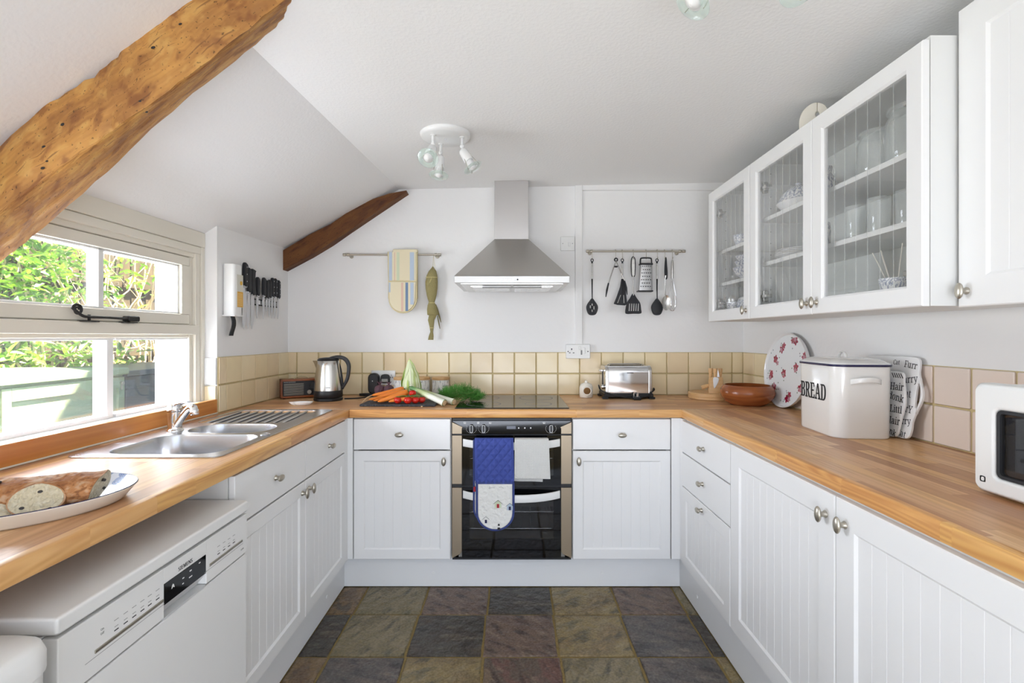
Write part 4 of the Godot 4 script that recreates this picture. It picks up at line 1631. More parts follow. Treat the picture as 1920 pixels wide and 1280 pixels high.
func build_cooking() -> void:
	var o := thing("double_oven", "built-in double oven with black glass, beige side trims and white handles", "oven", mv(0, 0, -2.44))
	var g := G.new()
	# casing with two cavities
	var xl := fx(848)
	var xr := fx(1071)
	g.slab(Vector3(xl, 0.166, -0.55), Vector3(xl + 0.03, 0.862, -0.012))
	g.slab(Vector3(xr - 0.03, 0.166, -0.55), Vector3(xr, 0.862, -0.012))
	for y in [[0.166, 0.245], [0.525, 0.58], [0.745, 0.862]]:
		g.slab(Vector3(xl, y[0], -0.55), Vector3(xr, y[1], -0.012))
	g.slab(Vector3(xl, 0.166, -0.55), Vector3(xr, 0.862, -0.53))
	part(o, "casing", g, mat(Color("96928a"), 0.45, 0.2))
	for y in [0.30, 0.385, 0.655]:
		g = G.new()
		var ax := xl + 0.05
		var bx_ := xr - 0.05
		g.cyl(Vector3(ax, y, -0.05), Vector3(bx_, y, -0.05), 0.0032, 8)
		g.cyl(Vector3(ax, y, -0.46), Vector3(bx_, y, -0.46), 0.0032, 8)
		g.cyl(Vector3(ax, y, -0.05), Vector3(ax, y, -0.46), 0.0032, 8)
		g.cyl(Vector3(bx_, y, -0.05), Vector3(bx_, y, -0.46), 0.0032, 8)
		for k in 9:
			var x := lerpf(ax, bx_, (k + 1) / 10.0)
			g.cyl(Vector3(x, y + 0.003, -0.05), Vector3(x, y + 0.003, -0.46), 0.0016, 6)
		part(o, "oven_rack", g, M.chrome)
	# control panel
	g = G.new()
	g.ext(PackedVector2Array([Vector2(fx(847), fy(789)), Vector2(fx(1072), fy(789)), Vector2(fx(1052), fy(800)), Vector2(fx(1052), fy(814.5)), Vector2(fx(866), fy(814.5)), Vector2(fx(866), fy(800))]), -0.02, 0.004, 0.001)
	var cp := part(o, "control_panel", g, M.black_glass)
	for s in [-1.0, 1.0]:
		var e := fx(847.5) if s < 0 else fx(1071.5)
		var i := fx(866) if s < 0 else fx(1052)
		g = G.new()
		g.ext(PackedVector2Array([Vector2(e, fy(791)), Vector2(i - s * 0.004, fy(800.5)), Vector2(i, fy(803)), Vector2(i, fy(813)), Vector2(e, fy(813))]), -0.02, 0.006, 0.001)
		part(o, "trim", g, M.oven_trim)
		g = G.new()
		g.ext(PackedVector2Array([Vector2(e, fy(816)), Vector2(i, fy(816)), Vector2(i, fy(907)), Vector2(e, fy(907))]), -0.02, 0.006, 0.001)
		part(o, "trim", g, M.oven_trim)
		g = G.new()
		g.ext(PackedVector2Array([Vector2(e, fy(914)), Vector2(i, fy(914)), Vector2(i, fy(1034)), Vector2(i + s * 0.008, fy(1038)), Vector2(e, fy(1046))]), -0.02, 0.006, 0.001)
		part(o, "trim", g, M.oven_trim)
	part(o, "gap_strip", bx(Vector3(xl, fy(816.5), -0.02), Vector3(xr, fy(813.5), -0.002)), M.black)
	part(o, "gap_strip", bx(Vector3(xl, fy(914.5), -0.02), Vector3(xr, fy(906.5), -0.003)), M.black)
	part(o, "gap_strip", bx(Vector3(xl, fy(806), -0.02), Vector3(xr, 0.866, -0.006)), M.black)
	part(o, "base_strip", bx(Vector3(xl, 0.164, -0.02), Vector3(xr, fy(1046), -0.001)), M.black)
	# doors: black glass frame round a window into the cavity
	for e in [[816.0, 911.0, 836.0, 893.0, 0.0], [913.0, 1046.0, 938.0, 1012.0, 1.0]]:
		g = G.new()
		var a := fx(866)
		var b := fx(1052)
		var w0 := fx(880)
		var w1 := fx(1038)
		g.slab(Vector3(a, fy(e[1]), -0.014), Vector3(w0, fy(e[0]), 0.002))
		g.slab(Vector3(w1, fy(e[1]), -0.014), Vector3(b, fy(e[0]), 0.002))
		g.slab(Vector3(w0, fy(e[1]), -0.014), Vector3(w1, fy(e[3]), 0.002))
		g.slab(Vector3(w0, fy(e[2]), -0.014), Vector3(w1, fy(e[0]), 0.002))
		var door := part(o, "door", g, M.black_glass)
		part(door, "window_pane", bx(Vector3(w0, fy(e[3]), -0.004), Vector3(w1, fy(e[2]), 0.0018)), M.oven_glass)
		# bowed handle: flat white bar curving back to the door at both ends
		var y := fy(e[0] + 13.5)
		g = G.new()
		var rings := []
		for k in 25:
			var f := k / 24.0 * 2.0 - 1.0
			var z := 0.05 * (1.0 - pow(absf(f), 3.0)) + 0.003
			var dip := -0.007 * (1.0 - f * f)
			var h := 0.019 - 0.0 * f
			var c := Vector3(f * (b - a - 0.012) / 2 + (a + b) / 2, y + dip, z)
			var ring := PackedVector3Array()
			for p in rrect(0.014, h * 2, 0.006, 3):
				ring.append(c + Vector3(0, p.y, p.x))
			rings.append(ring)
		g.loft(rings)
		part(door, "handle", g, M.plastic)
	for q in [[884.0, 1], [907.0, 1], [1033.0, 1]]:
		g = G.new()
		g.cyl(Vector3(0, 0, 0), Vector3(0, 0, 0.008), 0.016, 24, 0.002)
		g.ext(rrect(0.012, 0.034, 0.004), 0.006, 0.014, 0.002)
		var k := part(o, "control_knob", g, M.black, mv(fx(q[0]), fy(803), 0.004))
		g = G.new()
		g.ext_holes(rrect(0.0155, 0.0375, 0.005), [rrect(0.0115, 0.0335, 0.004)], 0.0138, 0.0146)
		part(k, "outline", g, M.print_white)
		g = G.new()
		for j in 15:
			var t := PI * 0.85 + j / 14.0 * PI * 1.3
			g.ball(Vector3(cos(t) * 0.026, sin(t) * 0.024, 0.001), Vector3(0.0014, 0.0014, 0.0006), 6, 4)
		part(k, "dial_marks", g, M.print_white)
	part(cp, "clock_display", bx(Vector3(fx(950), fy(804), 0.0035), Vector3(fx(967), fy(798.5), 0.0047)), mat(Color("565a66"), 0.2))
	for u in [972.5, 984.0, 995.0]:
		g = G.new()
		g.cyl(Vector3(0, 0, 0), Vector3(0, 0, 0.002), 0.0035, 12)
		part(cp, "button", g, M.print_white, mv(fx(u), fy(802), 0.004))
	for q in [[871.5, 792.5], [896.5, 792.5], [919.0, 792.5], [1020.0, 792.5]]:
		g = G.new()
		g.ext_holes(rrect(0.011, 0.009, 0.002, 3), [rrect(0.008, 0.006, 0.001, 3)], 0, 0.0008)
		g.slab(Vector3(-0.004, -0.0025, 0), Vector3(0.004, 0.0, 0.0008))
		part(cp, "symbol", g, M.print_white, mv(fx(q[0]), fy(q[1]), 0.004))

	oven_glove()
	tea_towel()

	# hob
	o = thing("ceramic_hob", "black ceramic glass hob set in the back worktop", "hob")
	part(o, "glass", bx(Vector3(-0.288, WT, -3.0), Vector3(0.288, WT + 0.005, -2.468), 0.0015), M.black_glass)
	g = G.new()
	for q in [[-0.15, -2.86, 0.075], [0.14, -2.86, 0.095], [-0.15, -2.61, 0.09], [0.14, -2.61, 0.07]]:
		var pr := [Vector2(q[2] - 0.0015, 0), Vector2(q[2] + 0.0015, 0), Vector2(q[2] + 0.0015, 0.0004), Vector2(q[2] - 0.0015, 0.0004), Vector2(q[2] - 0.0015, 0)]
		g.xf = mv(q[0], WT + 0.0049, q[1])
		g.lathe(pr, 40, 0.9)
	part(o, "zone_rings", g, M.print_grey)

	# chimney hood
	o = thing("cooker_hood", "stainless steel chimney cooker hood on the back wall", "cooker hood")
	g = G.new()
	g.us = Vector2(1, 1)
	var hx := 0.3
	var zf := -2.548
	var zw := -3.045
	g.slab(Vector3(-hx, 1.552, zw), Vector3(hx, 1.588, zf), 0.002)
	part(o, "rim", g, M.steel)
	g = G.new()
	var r0 := PackedVector3Array([Vector3(-hx, 1.588, zw), Vector3(hx, 1.588, zw), Vector3(hx, 1.588, zf), Vector3(-hx, 1.588, zf)])
	var r1 := PackedVector3Array([Vector3(-0.104, 1.852, zw), Vector3(0.098, 1.852, zw), Vector3(0.098, 1.852, -2.917), Vector3(-0.104, 1.852, -2.917)])
	g.loft([r0, r1], false, false, 0.95)
	for i in g.t.size():
		g.t[i] = Vector2(g.v[i].x, g.v[i].y)
	part(o, "canopy", g, M.steel)
	part(o, "chimney", bx(Vector3(-0.104, 1.852, zw), Vector3(0.098, 2.20, -2.917), 0.001), mat(Color("cbc8c6"), 0.38, 1.0))
	g = G.new()
	g.slab(Vector3(-hx + 0.03, 1.545, zw + 0.03), Vector3(hx - 0.03, 1.553, zf - 0.025), 0.002)
	part(o, "underside", g, M.brushed)
	for e in [[-0.225, -0.005], [0.005, 0.225]]:
		g = G.new()
		g.slab(Vector3(e[0], 1.540, -2.93), Vector3(e[1], 1.546, -2.66), 0.002)
		for k in 11:
			var z := -2.92 + k * 0.025
			g.slab(Vector3(e[0] + 0.01, 1.538, z), Vector3(e[1] - 0.01, 1.541, z + 0.010), 0.001)
		part(o, "grease_filter", g, M.brushed)
	part(o, "filter_handle", bx(Vector3(-0.16, 1.536, -2.66), Vector3(0.16, 1.541, -2.645), 0.001), M.print_grey)
	for k in 4:
		g = G.new()
		g.cyl(Vector3(0, 0, 0), Vector3(0, 0, 0.005), 0.0055, 14, 0.001)
		part(o, "button", g, M.chrome, mv(at(941.5 + k * 7.4, 523, 2.548).x, 1.569, zf))
	g = G.new()
	g.cyl(Vector3(0, 0, 0), Vector3(0, 0, 0.002), 0.0042, 12)
	part(o, "indicator_light", g, M.black, mv(at(970.5, 523, 2.548).x, 1.569, zf))


func glove_outline(w: float, top: float, bot: float) -> PackedVector2Array:
	var p := PackedVector2Array([Vector2(w, top), Vector2(-w, top)])
	for i in 17:
		var a := PI + PI * i / 16
		p.append(Vector2(cos(a) * w, bot + w * 0.95 + sin(a) * w * 0.95))
	return p


func oven_glove() -> void:
	var o := thing("oven_glove", "blue quilted double oven glove with a beach hut pocket on the oven handle", "oven glove", mv(fx(927), 0, -2.375))
	var w := 0.094
	var top := fy(817.5)
	var seam := fy(897)
	var bot := fy(986)
	# quilted front, puffed between diagonal seams
	var g := G.new()
	var quilt := func(u: float, v: float) -> Vector3:
		var x := lerpf(-w, w, u)
		var y := lerpf(seam - 0.004, top, v)
		var a := absf(sin((x + y * 0.86) * PI / 0.042))
		var b := absf(sin((x - y * 0.86) * PI / 0.042))
		var puff := 0.009 * pow(minf(a, b), 0.45) if absf(x) < w - 0.008 else 0.0015
		return Vector3(x + 0.004 * (1.0 - v) , y, 0.005 + puff + (-0.012 * smoothstep(0.86, 1.0, v)))
	g.sheet(56, 70, quilt, Vector3(0, 0, -0.006), 1.0)
	part(o, "quilted_front", g, M.blue_cloth)
	# over the handle and down behind
	g = G.new()
	var over := func(u: float, v: float) -> Vector3:
		var x := lerpf(-w, w, u)
		var t := v * PI
		return Vector3(x, top - 0.004 + sin(t) * 0.005, -0.008 - 0.010 * (1 - cos(t)))
	g.sheet(8, 12, over, Vector3(0, -0.004, 0), -1.0)
	part(o, "fold", g, M.blue_cloth)
	g = G.new()
	g.ext(shift(glove_outline(w, top - 0.01, bot + 0.012), Vector2(-0.010, 0)), -0.036, -0.026, 0.003)
	part(o, "rear_glove", g, M.blue_trim)
	g = G.new()
	g.ext(shift(glove_outline(w - 0.012, seam, bot + 0.02), Vector2(-0.012, 0)), -0.027, -0.020, 0.003)
	part(o, "rear_pocket", g, M.canvas)
	# pocket
	g = G.new()
	var po := shift(glove_outline(w, seam, bot), Vector2(0.006, 0))
	g.ext(po, -0.004, 0.006, 0.003)
	part(o, "binding", g, M.blue_trim)
	g = G.new()
	g.ext(shift(glove_outline(w - 0.011, seam - 0.004, bot + 0.011), Vector2(0.006, 0)), 0.003, 0.012, 0.004)
	var pk := part(o, "pocket", g, M.canvas)
	g = G.new()
	g.slab(Vector3(-w + 0.006, seam - 0.006, 0.004), Vector3(w + 0.004, seam + 0.006, 0.013), 0.003)
	part(o, "seam_binding", g, M.blue_trim)
	part(o, "loop_tab", bx(Vector3(-w - 0.006, fy(915), -0.012), Vector3(-w + 0.006, fy(906), -0.004), 0.002), M.red)
	# printed beach huts, lighthouse and gulls
	for h in [[934.5, 937.0, 1.0, M.stripe_green, M.red], [956.0, 941.5, 0.9, M.stripe_blue, M.navy], [912.5, 965.5, 0.85, M.canvas, M.navy]]:
		var c := Vector3(fx(h[0]) - fx(927), fy(h[1]), 0.0122)
		var s: float = h[2]
		g = G.new()
		g.ext(PackedVector2Array([Vector2(-0.016, -0.014), Vector2(0.016, -0.014), Vector2(0.016, 0.008), Vector2(0, 0.022), Vector2(-0.016, 0.008)]), 0, 0.0003)
		part(pk, "hut_print", g, h[3], mv(c.x, c.y, c.z) * Transform3D(Basis.from_scale(Vector3(s, s, 1)), Vector3.ZERO))
		g = G.new()
		for sg in [-1.0, 1.0]:
			g.tube([Vector3(0, 0.023, 0.0005), Vector3(sg * 0.021, 0.006, 0.0005)], 0.0009, 5)
		part(pk, "hut_roof_print", g, M.print_black, mv(c.x, c.y, c.z) * Transform3D(Basis.from_scale(Vector3(s, s, 1)), Vector3.ZERO))
		part(pk, "hut_door_print", bx(Vector3(-0.006, -0.014, 0.0002), Vector3(0.006, 0.005, 0.0007)), h[4], mv(c.x, c.y, c.z) * Transform3D(Basis.from_scale(Vector3(s, s, 1)), Vector3.ZERO))
	g = G.new()
	g.ext(PackedVector2Array([Vector2(-0.007, -0.014), Vector2(0.007, -0.014), Vector2(0.0045, 0.012), Vector2(0, 0.017), Vector2(-0.0045, 0.012)]), 0, 0.0004)
	part(pk, "lighthouse_print", g, M.print_black, mv(fx(936) - fx(927), fy(977), 0.0122))
	part(pk, "lighthouse_band", bx(Vector3(-0.006, -0.002, 0.0003), Vector3(0.006, 0.006, 0.0007)), M.canvas, mv(fx(936) - fx(927), fy(977), 0.0122))
	g = G.new()
	g.tube([Vector3(-0.03, 0, 0), Vector3(-0.01, 0.003, 0), Vector3(0.0, 0.001, 0)], 0.0007, 5)
	g.tube([Vector3(-0.024, -0.004, 0), Vector3(-0.024, 0.010, 0)], 0.0007, 5)
	g.tube([Vector3(0.02, 0.004, 0), Vector3(0.032, 0.006, 0), Vector3(0.042, 0.0, 0)], 0.0008, 5)
	part(pk, "boat_print", g, M.print_grey, mv(0.004, fy(906.5), 0.0122))


func tea_towel() -> void:
	var o := thing("tea_towel", "white checked tea towel folded over the oven handle", "tea towel", mv(fx(996), 0, -2.374))
	var top := fy(817.5)
	var bot := fy(889)
	var g := G.new()
	var fn := func(u: float, v: float) -> Vector3:
		var x := lerpf(-0.083, 0.082, u)
		var t := v * 1.0
		if t < 0.9:
			var y := lerpf(bot, top - 0.008, t / 0.9)
			return Vector3(x + 0.008 * (1 - t) * (1.0 if u > 0.5 else -0.0), y - 0.004 * u * (1 - t), 0.004 + 0.0022 * sin(u * 9.0 + t * 3.0) * (1.0 - t))
		var a := (t - 0.9) / 0.1 * PI / 2
		return Vector3(x, top - 0.008 + sin(a) * 0.008, 0.004 - (1 - cos(a)) * 0.012)
	g.us = Vector2(0.166, 0.19)
	g.sheet(30, 40, fn, Vector3(0, -0.001, -0.004), 1.0)
	part(o, "front_fold", g, M.towel)
	g = G.new()
	g.us = Vector2(0.14, 0.2)
	var bk := func(u: float, v: float) -> Vector3:
		return Vector3(lerpf(-0.086, 0.055, u) + 0.004 * v, lerpf(fy(898), top - 0.002, v) - 0.006 * u * (1 - v) * 0.6, -0.030 + 0.002 * sin(u * 7.0))
	g.sheet(16, 20, bk, Vector3(0, 0, -0.004), 1.0)
	part(o, "back_fold", g, M.towel)
	g = G.new()
	g.slab(Vector3(-0.082, top - 0.006, -0.034), Vector3(0.08, top - 0.001, 0.0), 0.002)
	part(o, "top_fold", g, M.towel)


# ---------------------------------------------------------------- sink, dishwasher, left worktop

func build_sink() -> void:
	var lf := ry(90)   # local x is the distance from the camera, local z the world's x
	var o := thing("kitchen_sink", "stainless steel one and a half bowl sink with ribbed drainer under the window", "sink", lf)
	var outline := shift(rrect(0.955, 0.468, 0.03), Vector2(1.945, 1.112))
	var big := shift(rrect(0.30, 0.362, 0.07, 8), Vector2(1.652, 1.088))
	var half := shift(rrect(0.190, 0.315, 0.088, 8), Vector2(1.925, 1.092))
	var drain := shift(rrect(0.35, 0.375, 0.03), Vector2(2.222, 1.135))
	var g := G.new()
	g.xf = rx(-90)
	g.ext_holes(outline, [big, half, drain], WT - 0.001, WT + 0.004, 0.0018)
	g.xf = Transform3D.IDENTITY
	part(o, "flange", g, M.sink)
	for e in [[big, Vector2(1.652, 1.088), 0.165, "main_bowl"], [half, Vector2(1.925, 1.092), 0.12, "half_bowl"]]:
		var rings := []
		var c: Vector2 = e[1]
		for q in [[0.0, 1.012], [0.0035, 1.0], [-0.004, 0.985], [-e[2] * 0.45, 0.955], [-e[2] * 0.85, 0.92], [-e[2] * 0.96, 0.86], [-e[2], 0.72], [-e[2] - 0.003, 0.2]]:
			rings.append(ring_at(shift(e[0], -c), WT + 0.0005 + q[0], Vector2(q[1], q[1]), c))
		g = G.new()
		g.loft(rings, false, true, 0.2)
		var b := part(o, e[3], g, M.sink)
		g = G.new()
		g.lathe([Vector2(0.0, 0.0), Vector2(0.034, 0.0), Vector2(0.036, 0.002), Vector2(0.030, 0.003), Vector2(0.026, 0.0015), Vector2(0.0, 0.0012)], 24)
		part(b, "waste", g, M.chrome, mv(c.x, WT - e[2] - 0.002, -c.y))
	g = G.new()
	g.slab(Vector3(2.045, WT - 0.006, -1.325), Vector3(2.40, WT - 0.003, -0.945), 0.001)
	for k in 9:
		var x := -1.295 + k * 0.0395
		var ring := []
		g.tube([Vector3(2.06, WT - 0.002, x + 0.012), Vector3(2.075, WT + 0.0005, x + 0.011), Vector3(2.37, WT + 0.0005, x - 0.014), Vector3(2.385, WT - 0.002, x - 0.015)], 0.0048, 8, 0.8)
	part(o, "drainer", g, M.sink)
	g = G.new()
	g.lathe([Vector2(0, 0), Vector2(0.016, 0), Vector2(0.0175, 0.0015), Vector2(0.014, 0.004), Vector2(0, 0.0045)], 20)
	part(o, "overflow_plate", g, M.chrome, mv(1.80, WT + 0.004, -0.905))
	# mixer tap behind the bowls
	o = thing("mixer_tap", "chrome single lever mixer tap with an angled spout behind the sink", "tap", Transform3D(Basis.IDENTITY, Vector3(-1.286, WT + 0.004, -1.872)))
	g = G.new()
	g.lathe([Vector2(0, 0), Vector2(0.029, 0), Vector2(0.029, 0.004), Vector2(0.025, 0.007), Vector2(0.0235, 0.012), Vector2(0.0245, 0.045), Vector2(0.0255, 0.072), Vector2(0.0255, 0.074)], 28, 0.5)
	part(o, "body", g, M.chrome)
	g = G.new()
	g.lathe([Vector2(0.0258, 0.075), Vector2(0.0265, 0.080), Vector2(0.0255, 0.092), Vector2(0.021, 0.104), Vector2(0.012, 0.111), Vector2(0, 0.113)], 28, 0.3)
	var rings := []
	for q in [[0.0, 0.096, 0.016, 0.010], [0.03, 0.106, 0.014, 0.008], [0.065, 0.113, 0.012, 0.006], [0.095, 0.117, 0.0105, 0.005], [0.102, 0.1175, 0.007, 0.003]]:
		var ring := PackedVector3Array()
		for k in 16:
			var a := TAU * k / 16
			ring.append(Vector3(q[0], q[1] + sin(a) * q[3], cos(a) * q[2]))
		rings.append(ring)
	var turn := ry(-30)
	g.xf = turn
	g.loft(rings)
	part(o, "lever", g, M.chrome)
	g = G.new()
	g.xf = turn
	g.tube(curve3([Vector3(0.012, 0.022, 0), Vector3(0.045, 0.050, 0), Vector3(0.085, 0.082, 0), Vector3(0.112, 0.098, 0), Vector3(0.130, 0.098, 0), Vector3(0.136, 0.088, 0)], 5), 0.0128, 16)
	part(o, "spout", g, M.chrome)
	g = G.new()
	g.xf = turn
	g.cyl(Vector3(0.136, 0.092, 0), Vector3(0.138, 0.072, 0), 0.0145, 18, 0.002)
	part(o, "nozzle", g, M.chrome)
	# white spoon rest beyond the drainer
	g = G.new()
	var pl := curve([Vector2(-0.085, 0.0), Vector2(-0.05, 0.012), Vector2(-0.02, 0.03), Vector2(0.03, 0.032), Vector2(0.06, 0.015), Vector2(0.082, 0.008), Vector2(0.082, -0.008), Vector2(0.055, -0.02), Vector2(0.02, -0.032), Vector2(-0.03, -0.03), Vector2(-0.055, -0.012)], 4)
	rings = []
	for q in [[0.001, 0.55], [0.0, 0.62], [0.006, 0.8], [0.018, 1.0], [0.021, 1.02], [0.021, 0.98], [0.016, 0.90], [0.005, 0.62]]:
		rings.append(ring_at(pl, q[0], Vector2(q[1], q[1])))
	g.loft(rings, true, true, 0.3)
	solo("spoon_rest", "small white shell shaped spoon rest in front of the kettle", "spoon rest", g, M.white_china, Transform3D(Basis(Vector3.UP, 0.14).scaled(Vector3(0.72, 0.85, 0.72)), Vector3(-1.118, WT, -2.60)))


func build_dishwasher() -> void:
	# local x is the distance from the camera, local z points into the room
	var o := thing("dishwasher", "white freestanding dishwasher with black display under the left worktop", "dishwasher", Transform3D(Basis(Vector3.UP, PI / 2), Vector3(-0.77, 0, 0)))
	var g := G.new()
	g.slab(Vector3(0.832, 0.01, -0.56), Vector3(1.428, 0.763, -0.03), 0.003)
	part(o, "body", g, M.appliance)
	part(o, "lid", bx(Vector3(0.826, 0.766, -0.57), Vector3(1.432, 0.799, 0.004), 0.007), M.appliance)
	part(o, "door", bx(Vector3(0.832, 0.11, -0.03), Vector3(1.428, 0.645, -0.002), 0.004), M.appliance)
	part(o, "kick_plate", bx(Vector3(0.84, 0.01, -0.05), Vector3(1.42, 0.105, -0.02), 0.002), M.appliance)
	# control fascia with the grip recess below the display
	g = G.new()
	g.slab(Vector3(0.832, 0.649, -0.03), Vector3(1.088, 0.761, 0.0), 0.003)
	g.slab(Vector3(1.236, 0.649, -0.03), Vector3(1.428, 0.761, 0.0), 0.003)
	g.slab(Vector3(1.086, 0.726, -0.03), Vector3(1.238, 0.761, 0.0), 0.001)
	var fa := part(o, "control_fascia", g, M.appliance)
	part(fa, "display", bx(Vector3(1.088, 0.678, -0.02), Vector3(1.236, 0.726, -0.0005), 0.001), M.black_glass)
	g = G.new()
	g.face([Vector3(1.088, 0.678, -0.002), Vector3(1.236, 0.678, -0.002), Vector3(1.236, 0.649, -0.024), Vector3(1.088, 0.649, -0.024)], Vector3(0, 0.5, 1))
	g.slab(Vector3(1.088, 0.645, -0.03), Vector3(1.236, 0.650, -0.002))
	part(fa, "grip_recess", g, mat(Color("d9d9d8"), 0.35, 0.2))
	words(fa, "lettering", "SIEMENS", "Droid Sans", 0.0092, M.print_black, mv(1.157, 0.7365, 0.0003))
	for q in [[1.12, 0.712, "A"], [1.155, 0.714, "3:25"], [1.175, 0.716, "Auto"], [1.153, 0.700, "60°"], [1.178, 0.703, "rinse"]]:
		pass
	for q in [[1.150, 0.7085, 0.006], [1.176, 0.7135, 0.007], [1.149, 0.696, 0.005], [1.176, 0.699, 0.011], [1.21, 0.7165, 0.006]]:
		part(fa, "display_mark", bx(Vector3(q[0] - q[2] / 2, q[1] - 0.0012, -0.0006), Vector3(q[0] + q[2] / 2, q[1] + 0.0012, 0.0001)), M.print_white)
	g = G.new()
	g.ext(PackedVector2Array([Vector2(-0.005, -0.005), Vector2(-0.002, -0.004), Vector2(0, -0.001), Vector2(0.002, -0.004), Vector2(0.005, -0.005), Vector2(0.003, 0.002), Vector2(0, 0.005), Vector2(-0.003, 0.002)]), 0, 0.0004)
	part(fa, "display_symbol", g, M.print_white, mv(1.115, 0.708, -0.0004))
	for e in [[0.905, 1.083], [1.248, 1.40]]:
		g = G.new()
		g.slab(Vector3(e[0], 0.6885, -0.002), Vector3(e[1], 0.6955, 0.002), 0.0012)
		part(fa, "button_bar", g, M.nickel)
		part(fa, "groove", bx(Vector3(e[0] - 0.02, 0.682, -0.001), Vector3(e[1] + 0.004, 0.6828, 0.0003)), M.print_grey)
	var k := 0
	for d in [0.955, 0.978, 1.0, 1.022, 1.043, 1.066, 1.288, 1.312, 1.335, 1.358]:
		part(fa, "button_mark", bx(Vector3(d - 0.0052, 0.7035, -0.0005), Vector3(d + 0.0052, 0.7055, 0.0004)), M.print_black)
		part(fa, "programme_mark", bx(Vector3(d - 0.0045, 0.711, -0.0005), Vector3(d + 0.0045, 0.7122, 0.0003)), M.switch_mark)
		part(fa, "programme_mark", bx(Vector3(d - 0.0055, 0.7235, -0.0005), Vector3(d + 0.0055, 0.7248, 0.0003)), M.switch_mark)
		k += 1
	words(fa, "lettering", "On", "Droid Sans", 0.0042, M.switch_mark, mv(0.922, 0.725, 0.0003))
	words(fa, "lettering", "Off", "Droid Sans", 0.0042, M.switch_mark, mv(0.922, 0.717, 0.0003))
	words(fa, "lettering", "iQ300", "Droid Sans", 0.0042, M.switch_mark, mv(1.40, 0.668, 0.0003))
	# white lidded bin in the near corner
	o = thing("lidded_bin", "white rounded lidded bin in the near left corner beside the dishwasher", "bin", Transform3D(Basis.from_scale(Vector3(1.0, 1.014, 1.0)), Vector3(-0.955, 0.0, -0.605)))
	var pl := rrect(0.45, 0.39, 0.05, 6)
	var rings := []
	for q in [[0.0, 0.93], [0.01, 0.95], [0.735, 0.985], [0.737, 0.975]]:
		rings.append(ring_at(pl, q[0], Vector2(q[1], q[1])))
	g = G.new()
	g.loft(rings)
	part(o, "body", g, M.appliance)
	rings = []
	for q in [[0.738, 0.975], [0.738, 1.0], [0.765, 1.0], [0.778, 0.98], [0.785, 0.93], [0.787, 0.8]]:
		rings.append(ring_at(pl, q[0], Vector2(q[1], q[1])))
	g = G.new()
	g.loft(rings, true, true, 0.4)
	part(o, "lid", g, M.appliance)


